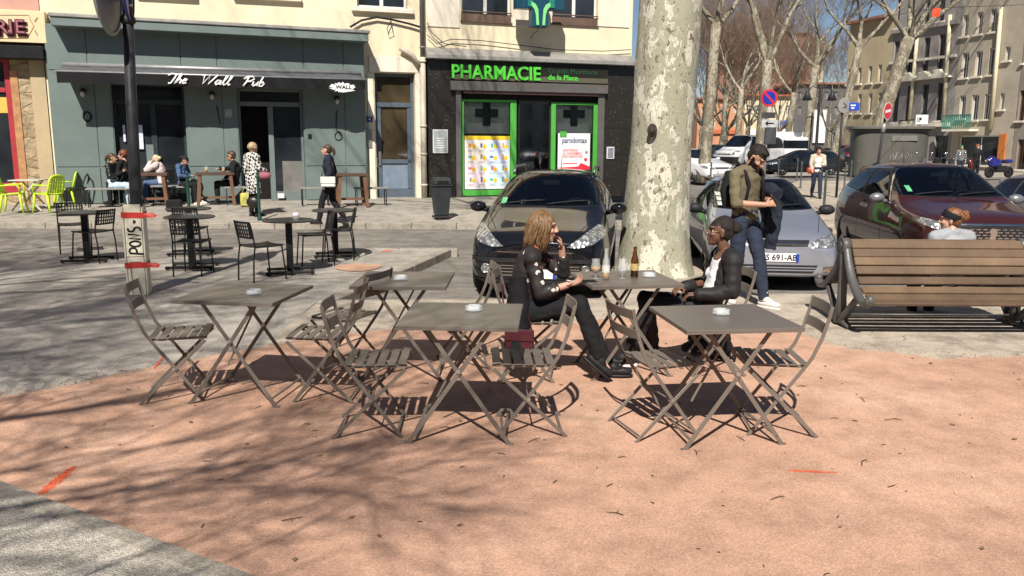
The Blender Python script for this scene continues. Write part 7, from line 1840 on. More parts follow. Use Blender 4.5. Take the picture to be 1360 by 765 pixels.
FU = Vector((6.32, 10.85)); hU = Vector(hd(-6)); cU = FU - hU * 2.22
rU, bvU, _ = car('burgundy sport utility car with chrome window line and dark glass behind the bench', pU, cU, hU)
patch(bvU, [(-0.62, 1.22), (-0.56, 1.22), (-0.56, 1.30), (-0.62, 1.30)], 'f', 'windscreen_sticker', pm('green_sticker', (0, 0, 0)), rU, 0.009)
# --- others
M_GP = car_paint('dark_grey_paint', (0.22, 0.225, 0.23), 0.4, 0.3); M_WP = car_paint('white_car_paint', (0.70, 0.70, 0.70), 0.0, 0.3); M_KP = car_paint('anthracite_paint', (0.020, 0.022, 0.026), 0.3, 0.3); M_GRP = car_paint('dark_green_paint', (0.03, 0.05, 0.045), 0.3, 0.3)
def generic(paint, **k):
    d = dict(pS); d['paint'] = paint; d['mirror_mat'] = paint; d['handle'] = paint; d['plate'] = ''; d['front'] = [f if f[2] is not slv else (f[0], f[1], paint, f[3]) for f in pS['front']]; d.update(k); return d
h_ = Vector(hd(-6)); car('grey hatchback at the right edge beyond the burgundy car', generic(M_GP), Vector((9.35, 12.1)) - h_ * 2.05, h_)
def far_car(label, paint, px, Y, deg, lvl=2, z=0.0, **k):
    h_ = Vector(hd(deg)); x, _ = at(px, Y); car(label, generic(paint, aerial=False, **k), (x, Y), h_, lvl=lvl, z=z)
far_car('white hatchback parked just right of the massive plane trunk', M_WP, 924, 39.5, 24, z=0.02, H=1.5, plate='', hood0=0.78, hood1=1.0, belt0=0.96, belt1=1.0)
far_car('dark estate car behind the no parking post, facing left', M_KP, 1064, 47.5, -82, z=0.0, L=4.6, roof1=-1.75, tail=-2.1, axf=1.4, axr=-1.5, cowl=1.1, roof0=0.2)
far_car('dark green car parked behind the white van', M_GRP, 944, 58, -60, z=0.25)
far_car('dark car far right behind the leaning grey sign post', M_KP, 1132, 57, 170, z=0.2)
far_car('small red tailed dark car beside the kiosk', car_paint('deep_red_paint', (0.16, 0.015, 0.02), 0.2, 0.3), 1117, 64, 175, z=0.3)

def van():
    Y = 51.0; x, _ = at(996, Y); h_ = Vector(hd(-52)); yaw = math.atan2(h_.y, h_.x)
    p = dict(L=4.9, W=1.90, H=1.95, hood0=0.98, hood1=1.18, belt0=1.10, belt1=1.12, cowl=1.62, roof0=0.85, roof1=-2.2, tail=-2.36, deck=1.1, wroof=0.86, nose=0.74, axf=1.45, axr=-1.6, wr=0.33, gbv=0.22, paint=M_WP, mirror_mat=M_TRIM, plate='', platez=0.5, apil=0.42, rearw=0.0, bpil=0.62, aerial=False,
             front=[('headlight*', [(0.55, 0.78), (0.80, 0.80), (0.86, 1.0), (0.74, 1.02), (0.58, 0.90)], M_HEAD, 0.006), ('grille', [(-0.5, 0.78), (0.5, 0.78), (0.5, 0.84), (-0.5, 0.84)], M_TRIM, 0.006), ('bumper', [(-0.88, 0.28), (0.88, 0.28), (0.9, 0.66), (-0.9, 0.66)], M_TRIM, 0.02)])
    r, bv, _ = car('white delivery van with black bumper, facing left behind the slim trunk', p, (x, Y), h_, name='delivery_van', cat='van', lvl=2, z=0.32)
van()
def box_van():
    Y = 60.0; x, _ = at(1036, Y); r = empty('box_van', (x, Y, 0.3), 0, 'white box of a parked lorry showing above the dark estate car', 'lorry')
    q = MB(); q.bb((-0.95, -2, 0.7), (0.95, 2, 2.25)); q.build('cargo_box', M_WP, r, bev=0.05); q = MB(); q.bb((-0.9, -3.4, 0.4), (0.9, -2.02, 1.9)); q.build('cab', M_WP, r, bev=0.15)
    q = MB(); q.bb((-0.85, -3.41, 1.1), (0.85, -3.30, 1.7)); q.build('windscreen', M_CGLASS, r, bev=0.04)
    for sx in (-1, 1):
        for y in (-2.7, 1.3): wheel(r, sx * 0.85, y, 0.33, 0.2).rotation_euler = (0, 0, R(90))
box_van()

def motorbike():
    Y = 45.0; p = P(1326, 236, Y); r = empty('motorbike', (p.x, Y, 0), R(200), 'blue sports motorbike parked at the far right by the house front', 'motorbike')
    blue = car_paint('motorbike_blue', (0.015, 0.02, 0.20), 0.1, 0.2)
    for x in (-0.7, 0.7):
        q = MB(); q.lathe([(0.2, -0.06), (0.29, -0.06), (0.31, 0), (0.29, 0.06), (0.2, 0.06)], 24, (x, 0, 0.31), M=Matrix.Rotation(R(90), 3, 'X')); q.cyl((x, -0.02, 0.31), (x, 0.02, 0.31), 0.2, 20); q.build('wheel', M_TYRE, r)
    q = MB(); q.ball((0.35, 0, 0.78), (0.5, 0.2, 0.25), 16, 8); q.ball((0.65, 0, 0.95), (0.25, 0.2, 0.22), 12, 8); q.ball((-0.55, 0, 0.88), (0.45, 0.13, 0.12), 12, 8); q.build('fairing', blue, r)
    q = MB(); q.bb((-0.35, -0.18, 0.3), (0.35, 0.18, 0.65)); q.tube([(0.7, 0, 0.31), (0.5, 0, 1.0)], 0.06, 8); q.tube([(-0.7, 0, 0.31), (-0.1, 0, 0.5)], 0.06, 8); q.build('engine', M_TRIM, r)
    q = MB(); q.tube([(0.42, -0.35, 1.02), (0.5, 0, 1.0), (0.42, 0.35, 1.02)], 0.02, 8); q.build('handlebar', M_TRIM, r); q = MB(); q.ball((-0.15, 0, 0.90), (0.3, 0.16, 0.07), 12, 6); q.build('saddle', M_TRIM, r)
    q = MB(); q.ball((0.86, 0, 0.95), (0.08, 0.14, 0.08), 10, 6); q.build('headlight', M_HEAD, r)
motorbike()
def scooter(px, Y, rz, label, col):
    p = P(px, 230, Y); r = empty('motor_scooter', (p.x, Y, 0), R(rz), label, 'scooter', 'two wheelers parked along the far kerb')
    m = car_paint('scooter_paint_%d' % px, col, 0.1, 0.25)
    for x in (-0.6, 0.62): q = MB(); q.lathe([(0.14, -0.05), (0.23, -0.05), (0.25, 0), (0.23, 0.05), (0.14, 0.05)], 20, (x, 0, 0.25), M=Matrix.Rotation(R(90), 3, 'X')); q.build('wheel', M_TYRE, r)
    q = MB(); q.ball((-0.45, 0, 0.62), (0.45, 0.2, 0.2), 12, 8); q.tube([(0.62, 0, 0.4), (0.45, 0, 1.02)], [0.16, 0.13], 10); q.bb((-0.2, -0.15, 0.28), (0.45, 0.15, 0.36)); q.build('body', m, r)
    q = MB(); q.tube([(0.40, -0.33, 1.08), (0.45, 0, 1.03), (0.40, 0.33, 1.08)], 0.02, 8); q.tube([(0.42, 0.28, 1.06), (0.44, 0.34, 1.28)], 0.012, 6); q.ball((0.44, 0.34, 1.31), (0.03, 0.07, 0.045), 8, 6); q.ball((0.44, -0.34, 1.31), (0.03, 0.07, 0.045), 8, 6); q.build('handlebar', M_CHROME, r)
    q = MB(); q.ball((-0.35, 0, 0.84), (0.42, 0.16, 0.06), 12, 6); q.build('saddle', M_TRIM, r)
scooter(1224, 44, 250, 'grey motor scooter with chrome handlebar right of the kiosk', (0.08, 0.08, 0.085)); scooter(1243, 45, 255, 'black motor scooter left of the man in the green cap', (0.015, 0.015, 0.015)); scooter(1262, 43.5, 245, 'dark motor scooter between the two distant men', (0.03, 0.03, 0.035)); scooter(1290, 44.5, 235, 'dark red motor scooter by the round white signs', (0.09, 0.015, 0.015))
# ---------------------------------------------------------------- people
V = Vector
def cap(mb, a, b, ra, rb, n=12):
    a = V(a); b = V(b); mb.ball(a, ra, n, 8); mb.ball(b, rb, n, 8)
    if (b - a).length > 1e-4: mb.tube([a, a.lerp(b, 0.5), b], [ra, (ra + rb) / 2, rb], n)
def remesh(mb, name, mats, parent, vox, smooth=4, wr=0.0, wsc=9.0, seed=0):
    o = mb.build(name, mats, None, recalc=False); md = o.modifiers.new('r', 'REMESH'); md.mode = 'VOXEL'; md.voxel_size = vox; md.use_smooth_shade = True
    sm = o.modifiers.new('s', 'SMOOTH'); sm.factor = 0.5; sm.iterations = smooth
    me = evaluate(o); o.modifiers.clear(); o.data = me; o.parent = parent
    me.materials.clear()
    for m in (mats if isinstance(mats, (list, tuple)) else [mats]): me.materials.append(m)
    for p in me.polygons: p.use_smooth = True; p.material_index = 0
    if wr:
        nn = [v.normal.copy() for v in me.vertices]
        for v, n_ in zip(me.vertices, nn):
            c = v.co; s = V((seed * 3.7, seed, 0))
            d = noise.noise(V((c.x * wsc, c.y * wsc, c.z * wsc * 1.9)) + s) + 0.5 * noise.noise(V((c.x * wsc * 2.4 + c.z * 8, c.y * wsc * 2.4 - c.z * 8, c.z * wsc * 2.4)) + s)
            v.co = c + n_ * d * wr
        me.update()
    return o
def cut(o, pred, thick=0.004):
    """remove cloth where pred(co) is true, then give the cloth its thickness"""
    bm = bmesh.new(); bm.from_mesh(o.data); bmesh.ops.delete(bm, geom=[v for v in bm.verts if pred(v.co)], context='VERTS'); bm.to_mesh(o.data); bm.free()
    md = o.modifiers.new('t', 'SOLIDIFY'); md.thickness = thick; md.offset = 0.5
def skin(name, c):
    if name in MC: return MC[name]
    m = pm(name, c, 0.5, 0.10, 14.0, 0.03, 200); b = m.node_tree.nodes['Principled BSDF']; b.inputs['Subsurface Weight'].default_value = 0.12; b.inputs['Subsurface Radius'].default_value = (0.6, 0.25, 0.12); b.inputs['Subsurface Scale'].default_value = 0.02; return m
def cloth(name, c, var=0.18, rough=0.85): return pm(name, c, rough, var, 7.0, 0.12, 260)
M_EYE = pm('eye_dark', (0.02, 0.015, 0.012), 0.2, 0.1, 5); M_EYEW = pm('eye_white', (0.6, 0.58, 0.55), 0.3, 0.05, 5)

def hand(mb, wrist, d, up, side, curl=0.5, k=1.0, spread=0.12, fingers=True):
    """d: direction wrist->knuckles, up: back of the hand, side: unit towards the thumb"""
    d = V(d).normalized(); up = (V(up) - d * V(up).dot(d)).normalized(); s = d.cross(up).normalized()
    if s.dot(V(side)) < 0: s = -s
    w = V(wrist); kn = w + d * 0.088 * k
    mb.tube([w - d * 0.01, w + d * 0.025 * k, w + d * 0.06 * k, kn], [0.024 * k, 0.031 * k, 0.039 * k, 0.037 * k], 10, up=up, flat=0.42)
    if not fingers:
        mb.tube([kn - d * 0.01, kn + d * 0.03 * k - up * 0.01, kn + d * 0.06 * k - up * 0.035 * curl * 2], [0.035 * k, 0.03 * k, 0.018 * k], 8, up=up, flat=0.4); cap(mb, w + d * 0.03 * k + s * 0.03 * k, w + d * 0.075 * k + s * 0.05 * k, 0.013 * k, 0.009 * k, 8); return
    for i, L in enumerate((0.070, 0.079, 0.073, 0.057)):
        o = (0.030 - 0.020 * i) * k; base = kn + s * o - d * 0.012 * k; a = 0.0; p = base; dirv = (d + s * spread * (1.2 - 0.8 * i)).normalized(); r = 0.0092 * k
        pts = [p]; rs = [r]
        for f in (0.45, 0.32, 0.23):
            a += curl * (0.75 if f == 0.45 else 1.0) * (1 + 0.12 * i); q = dirv * math.cos(a) - up * math.sin(a); p = p + q * (L + 0.012) * f * k; r *= 0.91; pts.append(p); rs.append(r)
        mb.tube(pts, rs, 8)
        for c_, rr_ in zip(pts, rs): mb.ball(c_, rr_, 8, 5)
    b0 = w + d * 0.022 * k + s * 0.026 * k - up * 0.006; t1 = b0 + (d * 0.6 + s * 0.75 - up * 0.25).normalized() * 0.040 * k; t2 = t1 + (d * 0.9 + s * 0.25 - up * 0.35 * (0.5 + curl)).normalized() * 0.030 * k; t3 = t2 + (d * 0.95 - s * 0.05 - up * 0.45 * (0.5 + curl)).normalized() * 0.022 * k
    mb.tube([b0, t1, t2, t3], [0.014 * k, 0.0115 * k, 0.010 * k, 0.008 * k], 8); mb.ball(t3, 0.008 * k, 8, 5); mb.ball(t1, 0.0115 * k, 8, 5)

def head_matrix(c, yaw, pitch=0.0, roll=0.0):
    M_ = Matrix.Translation(V(c)) @ Matrix.Rotation(yaw, 4, 'Z') @ Matrix.Rotation(pitch, 4, 'Y') @ Matrix.Rotation(roll, 4, 'X'); return M_
def head_prims(mb, M, k=1.0):
    M3 = M.to_3x3()
    def b(c, r, n=18, m=12): mb.ball(M @ V([x * k for x in c]), [x * k for x in r], n, m, 0, M3)
    b((-0.012, 0, 0.030), (0.096, 0.077, 0.090)); b((0.030, 0, -0.025), (0.062, 0.062, 0.080)); b((0.045, 0, -0.075), (0.042, 0.044, 0.036)); b((0.068, 0, -0.094), (0.022, 0.024, 0.018))
    b((0.074, 0, 0.035), (0.020, 0.055, 0.018))                                      # brow ridge
    for s in (-1, 1): b((0.060, s * 0.038, -0.020), (0.028, 0.022, 0.020)); b((-0.008, s * 0.077, -0.008), (0.020, 0.009, 0.032)); b((-0.013, s * 0.083, 0.006), (0.014, 0.007, 0.018))
    mb.tube([M @ (V(q) * k) for q in ((0.088, 0, 0.028), (0.100, 0, 0.002), (0.112, 0, -0.020), (0.098, 0, -0.030))], [0.008 * k, 0.010 * k, 0.013 * k, 0.008 * k], 8)
    for s in (-1, 1): b((0.096, s * 0.011, -0.024), (0.011, 0.009, 0.008))
    b((0.086, 0, -0.053), (0.014, 0.024, 0.008)); b((0.083, 0, -0.066), (0.014, 0.021, 0.008))
def face_mats(o, M, k, idx, beard=False, scalp=False):
    """material slots by place on the head: eyes, brows, lips, beard"""
    Mi = M.inverted()
    for p in o.data.polygons:
        q = Mi @ p.center / k
        if abs(q.x) > 0.13 or abs(q.y) > 0.11 or abs(q.z) > 0.14: continue
        y = abs(q.y)
        if q.x > 0.055 and ((y - 0.032) / 0.017) ** 2 + ((q.z - 0.010) / 0.008) ** 2 < 1: p.material_index = idx['eye'] if ((y - 0.032) / 0.008) ** 2 < 1 else idx['eyew']
        elif q.x > 0.05 and ((y - 0.034) / 0.024) ** 2 + ((q.z - 0.033) / 0.007) ** 2 < 1: p.material_index = idx['hair']
        elif q.x > 0.07 and (y / 0.026) ** 2 + ((q.z + 0.059) / 0.012) ** 2 < 1: p.material_index = idx['lip']
        elif beard and q.z < -0.030 + max(0, 0.05 - q.x) * 0.9 and q.x > -0.005 and q.z > -0.125 and not (q.z > -0.036 and y < 0.02) and (y > 0.028 or q.z < -0.042): p.material_index = idx['hair']
        elif scalp and (q.z > 0.055 - q.x * 0.1 or (q.x < -0.02 and q.z > -0.05)): p.material_index = idx['hair']

def hair_mesh(kind, M, k, mat, parent, vox, seed=1):
    rr = random.Random(seed); mb = MB(); M3 = M.to_3x3(); T = lambda *c: M @ (V(c) * k)
    cm = MB()
    def b(m_, c, r, n=18, mm=12): m_.ball(M @ (V(c) * k), [x * k for x in r], n, mm, 0, M3)
    b(cm, (-0.030, 0, 0.044), (0.096, 0.082, 0.089)); b(cm, (-0.050, 0, -0.005), (0.062, 0.076, 0.070))
    if kind == 'short':
        b(cm, (0.030, 0, 0.098), (0.048, 0.058, 0.030))
        for _ in range(60):
            a = rr.uniform(0, 2 * PI); t = rr.uniform(0, 1.1); c = (-0.024 + 0.084 * math.sin(t) * math.cos(a), 0.072 * math.sin(t) * math.sin(a), 0.046 + 0.080 * math.cos(t)); b(cm, c, (0.018, 0.016, 0.013), 8, 5)
    elif kind == 'bun':
        b(cm, (-0.135, 0, 0.035), (0.045, 0.048, 0.045)); b(cm, (-0.10, 0, 0.03), (0.03, 0.03, 0.03))
        for _ in range(70):
            a = rr.uniform(0, 2 * PI); v_ = V((rr.gauss(0, 1), rr.gauss(0, 1), rr.gauss(0, 1))).normalized() * 0.038; b(cm, (-0.125 + v_.x, v_.y, 0.035 + v_.z), (0.015, 0.015, 0.015), 7, 5)
        for _ in range(40):
            a = rr.uniform(0, 2 * PI); t = rr.uniform(0, 1.2); b(cm, (-0.032 + 0.088 * math.sin(t) * math.cos(a), 0.076 * math.sin(t) * math.sin(a), 0.046 + 0.083 * math.cos(t)), (0.012, 0.012, 0.010), 7, 5)
    elif kind == 'curly':
        for _ in range(190):
            a = rr.uniform(0, 2 * PI); t = rr.uniform(0, 2.0); c = V((-0.035 + 0.10 * math.sin(t) * math.cos(a), 0.095 * math.sin(t) * math.sin(a), 0.035 + 0.10 * math.cos(t)))
            if c.x > 0.045 and c.z < 0.06: continue
            s = rr.uniform(0.014, 0.028); b(cm, c, (s, s, s), 7, 5)
    elif kind in ('pony', 'long', 'bob'):
        if kind == 'pony': cm.tube([T(-0.10, 0, 0.05), T(-0.14, 0, 0.04), T(-0.165, 0, -0.04), T(-0.15, 0, -0.13)], [0.03 * k, 0.035 * k, 0.034 * k, 0.012 * k], 10)
    o = remesh(cm, 'hair', mat, parent, vox, 2, 0.003, 30, seed)
    if kind in ('long', 'bob'):
        st = MB(); LL = 0.235 if kind == 'long' else 0.20
        for i in range(620 if kind == 'long' else 160):
            a = rr.uniform(0.55, 2 * PI - 0.55); t = rr.uniform(0.15, 1.15)
            if rr.random() < 0.25: a = rr.choice((-1, 1)) * rr.uniform(0.75, 1.3); t = rr.uniform(0.5, 1.2)
            p0 = V((-0.020 + 0.094 * math.sin(t) * math.cos(a), 0.083 * math.sin(t) * math.sin(a), 0.045 + 0.089 * math.cos(t)))
            out = V((math.cos(a), math.sin(a), 0)); L = LL * rr.uniform(0.65, 1.05); w1 = rr.uniform(-1.6, 1.6)
            pts = [p0]; q = p0.copy()
            for s in range(1, 7):
                f = s / 6; tgt = V((-0.02 + 0.10 * math.cos(a), 0.098 * math.sin(a), 0.045 - L * f * 1.0))
                wav = V((0.019 * math.sin(f * 7 + w1 * 3), 0.018 * math.cos(f * 6 + w1 * 4), 0)) * f
                q = p0.lerp(tgt, min(1, f * 1.6)) + wav + out * 0.012 * math.sin(PI * f) * (1 + w1 * 0.4); q.z = p0.z + (0.045 - L - p0.z) * f ** 1.25
                if f > 0.35 and q.x > 0.03: q.x -= (q.x - 0.03) * 0.5
                pts.append(q)
            st.tube([T(*p) for p in pts], [0.003 * k, 0.005 * k, 0.0058 * k, 0.0058 * k, 0.005 * k, 0.004 * k, 0.0015 * k], 4)
        st.build('hair_strands', mat, o, recalc=False)
    return o

def hair_mat(name, lo, hi):
    if name in MC: return MC[name]
    m, nt, b = new_mat(name); co = coords(nt, (60, 60, 9)); n = nt.add('ShaderNodeTexNoise', Scale=1.2, Detail=5.0, Roughness=0.7); nt.link(co, n.inputs['Vector'])
    r = ramp(nt, n.outputs['Fac'], [(0.3, lo), (0.7, hi)]); nt.link(r.outputs[0], b.inputs['Base Color']); b.inputs['Roughness'].default_value = 0.42 if hi[0] > 0.05 else 0.62; b.inputs['Specular IOR Level'].default_value = 0.4 if hi[0] > 0.05 else 0.18
    bp = nt.add('ShaderNodeBump', Strength=0.5, Distance=0.01); nt.link(n.outputs['Fac'], bp.inputs['Height']); nt.link(bp.outputs[0], b.inputs['Normal']); MC[name] = m; return m

def shoe(ankle, toe_dir, mat, sole, parent, k=1.0, pitch=0.0):
    a = V(ankle); d = V(toe_dir).normalized(); side = d.cross(V((0, 0, 1))); 
    if side.length < 0.1: side = V((0, 1, 0))
    side.normalize(); up = side.cross(d).normalized()
    q = MB(); h = a - up * 0.055 * k
    q.tube([h - d * 0.055 * k, h - d * 0.02 * k, h + d * 0.06 * k, h + d * 0.12 * k, h + d * 0.175 * k, h + d * 0.20 * k], [0.026 * k, 0.040 * k, 0.040 * k, 0.042 * k, 0.034 * k, 0.012 * k], 14, up=up, flat=0.85)
    q.tube([a, h + d * 0.11 * k], [0.043 * k, 0.036 * k], 12); q.tube([a + V((0, 0, 0.07)) * k, a + up * 0.01 * k, a - up * 0.03 * k], [0.045 * k, 0.046 * k, 0.046 * k], 12)
    o = q.build('shoe', mat, parent)
    s = MB(); n = 20; pts = []
    for i in range(n):
        t = 2 * PI * i / n; x = 0.065 + 0.142 * math.cos(t); w = 0.044 * math.sin(t) * (1 + 0.12 * math.cos(t)); pts.append((x * k, w * k))
    M_ = Matrix((d, -side, up)).transposed().to_4x4(); M_.translation = h - up * 0.036 * k
    s.prism(pts, -0.012 * k, 0.012 * k, 0, M_, True); s.build('sole', sole, o)
    return o

def person(label, J, cfg, group=None, cat='person'):
    """J: joints (world), facing +x/-x free.  keys hip, chest, neck, head, hyaw, sL sR eL eR wL wR, hL hR kL kR aL aR, fwd"""
    root = V(J['root']); r = empty('person', root, 0, label, cat, group)
    j = {k: (V(v) - root if hasattr(v, '__len__') else v) for k, v in J.items()}
    k = cfg.get('k', 1.0); fw = V(J['fwd']).normalized(); vox = cfg.get('vox', 0.006); bw = cfg.get('bw', 1.0) * k
    fng = cfg.get('fingers', vox < 0.008)
    hip, chest, neck = j['hip'], j['chest'], j['neck']; waist = hip.lerp(chest, 0.45)
    skin_m = cfg['skin']; M = head_matrix(j['head'], j['hyaw'], j.get('hpitch', 0.0), j.get('hroll', 0.0))
    fem = cfg.get('fem', True); sw = (j['sL'] - j['sR']).length / 2
    def torso(mb, g=0.0, hipk=1.0, top=True):
        w_h, w_w, w_c = (0.165 if fem else 0.160) * bw * hipk + g, (0.125 if fem else 0.150) * bw + g, (0.150 if fem else 0.178) * bw + g
        pts = [hip - (chest - hip).normalized() * 0.06, hip, waist, chest, chest.lerp(neck, 0.65), neck]
        mb.tube(pts, [w_h * 0.85, w_h, w_w, w_c, min(w_c * 0.92, sw + g), 0.075 * k + g], 20, up=fw, flat=0.66)
        mb.ball(hip, (w_h * 0.95, w_h * 0.75, 0.09), 14, 8, 0, Matrix((fw.cross(V((0, 0, 1))).normalized(), fw, V((0, 0, 1)))).transposed())
        if fem:
            sd = (j['sL'] - j['sR']).normalized()
            for s in (-1, 1): mb.ball(chest + sd * s * 0.062 * bw + fw * 0.055 * bw - V((0, 0, 0.005)), 0.058 * bw + g * 0.7, 12, 8)
        for s in ('sL', 'sR'): cap(mb, neck.lerp(j[s], 0.35), j[s], 0.052 * k + g, 0.056 * k + g)
    def arms(mb, g=0.0, to=1.0, only='LR'):
        for s in only:
            S, E, W_ = j['s' + s], j['e' + s], j['w' + s]; cap(mb, S, E, 0.050 * bw + g, 0.040 * bw + g)
            if to > 0: cap(mb, E, E.lerp(W_, to), 0.039 * bw + g, 0.039 * bw + (0.027 * k - 0.039 * bw) * to + g)
    def legs(mb, g=0.0, to=1.0):
        for s in 'LR':
            Hp, K, A = j['h' + s], j['k' + s], j['a' + s]; cap(mb, Hp, K, 0.086 * bw + g, 0.058 * bw + g); cap(mb, K, K.lerp(A, 0.35), 0.056 * bw + g, 0.057 * bw + g); cap(mb, K.lerp(A, 0.35), K.lerp(A, to), 0.057 * bw + g, 0.057 * bw + (0.040 * k - 0.057 * bw) * to + g)
    b = MB(); torso(b); arms(b); legs(b)
    head_prims(b, M, k * cfg.get('hk', 1.0)); hk = k * cfg.get('hk', 1.0)
    cap(b, neck - V((0, 0, 0.02)), M @ V((-0.015 * hk, 0, -0.06 * hk)), 0.050 * k, 0.048 * k)
    for s in 'LR':
        dd = V(j.get('d' + s, j['w' + s] - j['e' + s])); up = V(j.get('u' + s, V((0, 0, 1)))); sd = V(j.get('t' + s, fw))
        hand(b, j['w' + s], dd, up, sd, cfg.get('curl' + s, 0.45), k * 0.95, fingers=fng)
        td = V(j.get('f' + s, fw)); A = j['a' + s]; cap(b, A, A + td.normalized() * 0.12 * k - V((0, 0, 0.045)), 0.028 * k, 0.015 * k)
    mats = [skin_m, M_EYE, M_EYEW, cfg['hairm'], cfg.get('lipm', skin('lip_rose', (0.38, 0.13, 0.11)))]
    body = remesh(b, 'body', mats, r, vox, 3 if vox < 0.008 else 2)
    face_mats(body, M, hk, dict(eye=1, eyew=2, hair=3, lip=4), cfg.get('beard', False), cfg.get('scalp', True))
    cv = max(vox, 0.008)
    if 'bottom' in cfg:
        q = MB(); legs(q, 0.014, cfg.get('leg_to', 1.0)); q.tube([hip - V((0, 0, 0.05)), hip, waist], [0.165 * bw, 0.172 * bw + 0.006, 0.135 * bw + 0.008], 18, up=fw, flat=0.68)
        remesh(q, 'trousers', cfg['bottom'], r, cv, 3, 0.007, 10, 2)
    if 'inner' in cfg:
        q = MB(); torso(q, 0.009, 0.98); o = remesh(q, 'top', cfg['inner'], r, cv, 3, 0.004, 12, 5)
        cut(o, lambda c: (c - neck).dot(V((0, 0, 1))) > cfg.get('neckline', -0.07) and (c - neck).length < 0.16 and abs((c - neck).cross(fw).dot(V((0, 0, 1)))) < 0.085 * 1.1, 0.003)
    if 'top' in cfg:
        g = cfg.get('topg', 0.016); q = MB(); torso(q, g, 1.0); arms(q, g, cfg.get('sleeve', 0.95))
        if cfg.get('coat'): 
            kn = hip + (j['kL'] + j['kR'] - j['hL'] - j['hR']) * 0.5 * cfg['coat']; q.tube([hip + V((0, 0, 0.05)), hip, kn], [0.17 * bw + g, 0.18 * bw + g, 0.19 * bw + g], 18, up=fw, flat=0.75)
        if cfg.get('collar'): q.tube([neck - V((0, 0, 0.02)), neck + V((0, 0, 0.035))], [0.085 * k, 0.075 * k], 14)
        o = remesh(q, cfg.get('topname', 'jacket'), cfg['top'], r, cv, 3, cfg.get('wr', 0.008), 9, 7)
        op = cfg.get('open')
        if op:
            ax = (chest - hip).normalized(); lat = fw.cross(ax).normalized(); H_ = (neck - hip).dot(ax)
            def pr(c):
                h = (c - hip).dot(ax) / H_; f = (c - (hip + ax * (c - hip).dot(ax))).dot(fw); l = (c - hip).dot(lat)
                w_ = op[0] + (op[1] - op[0]) * max(0, min(1, h)); return f > 0.02 and abs(l) < w_ and h > op[2] and h < 1.25 and not any((c - j[q_]).length < 0.10 for q_ in ('eL', 'eR', 'wL', 'wR'))
            cut(o, pr, 0.006)
    if 'shoes' in cfg:
        for s in 'LR': shoe(j['a' + s], j.get('f' + s, fw), cfg['shoes'], cfg.get('sole', cfg['shoes']), r, k)
    if cfg.get('hair'): hair_mesh(cfg['hair'], M, hk, cfg['hairm'], r, min(cv, 0.012) if vox < 0.008 else cv, cfg.get('seed', 1))
    return r, M, j

def pose(kind, loc, deg, k=1.0, **ov):
    """template joints facing `deg` (0 = picture right, 90 = away), overrides in body space (x forward, y left, z up)"""
    if kind == 'stand': b = dict(hip=(0, 0, .93), chest=(0.0, 0, 1.24), neck=(-.01, 0, 1.44), head=(.03, 0, 1.585), sL=(0, .18, 1.39), sR=(0, -.18, 1.39), eL=(-.02, .24, 1.12), eR=(-.02, -.24, 1.12), wL=(.06, .24, .87), wR=(.06, -.24, .87), hL=(0, .09, .90), hR=(0, -.09, .90), kL=(.02, .10, .49), kR=(.02, -.10, .49), aL=(0, .11, .09), aR=(0, -.11, .09))
    elif kind == 'walk': b = dict(hip=(0, 0, .92), chest=(0.02, 0, 1.24), neck=(.01, 0, 1.44), head=(.05, 0, 1.58), sL=(0.01, .18, 1.39), sR=(0.01, -.18, 1.39), eL=(-.10, .23, 1.14), eR=(.06, -.23, 1.13), wL=(-.06, .24, .90), wR=(.22, -.20, .95), hL=(0, .09, .90), hR=(0, -.09, .90), kL=(.16, .09, .52), kR=(-.04, -.09, .49), aL=(.24, .09, .10), aR=(-.26, -.09, .15))
    else: b = dict(hip=(0, 0, .54), chest=(-.02, 0, .85), neck=(0, 0, 1.05), head=(.05, 0, 1.19), sL=(0, .18, 1.0), sR=(0, -.18, 1.0), eL=(.06, .23, .74), eR=(.06, -.23, .74), wL=(.28, .16, .72), wR=(.28, -.16, .72), hL=(0.02, .09, .53), hR=(0.02, -.09, .53), kL=(.42, .10, .52), kR=(.42, -.10, .52), aL=(.42, .10, .09), aR=(.42, -.10, .09))
    b.update({q: v for q, v in ov.items() if hasattr(v, '__len__')}); a = R(deg); L = V(loc)
    def T(p): p = V(p) * k; return L + V((p.x * math.cos(a) - p.y * math.sin(a), p.x * math.sin(a) + p.y * math.cos(a), p.z))
    vecs = ('uL', 'uR', 'dL', 'dR', 'tL', 'tR', 'fL', 'fR')
    J = {q: T(v) for q, v in b.items() if q not in vecs}
    J['root'] = L; J['fwd'] = V((math.cos(a), math.sin(a), 0)); J['hyaw'] = a + R(ov.get('hy', 0)); J['hpitch'] = R(ov.get('hp', 5))
    JJ = {}
    for q in vecs:
        if q in b: JJ[q] = T(b[q]) - L
    # direction vectors are kept relative: add root so that person() subtracts it again
    for q, v in JJ.items(): J[q] = v + L
    return J
SK_L = skin('skin_fair', (0.52, 0.30, 0.215)); SK_D = skin('skin_dark', (0.135, 0.065, 0.040)); SK_T = skin('skin_tan', (0.42, 0.235, 0.155))
HB = hair_mat('hair_blond', (0.085, 0.045, 0.019), (0.28, 0.17, 0.082)); HD = hair_mat('hair_black', (0.008, 0.007, 0.006), (0.035, 0.028, 0.024)); HBR = hair_mat('hair_brown', (0.03, 0.018, 0.01), (0.10, 0.055, 0.03)); HR = hair_mat('hair_red', (0.10, 0.035, 0.015), (0.27, 0.115, 0.045)); HLB = hair_mat('hair_pale_blond', (0.40, 0.30, 0.17), (0.70, 0.58, 0.40))
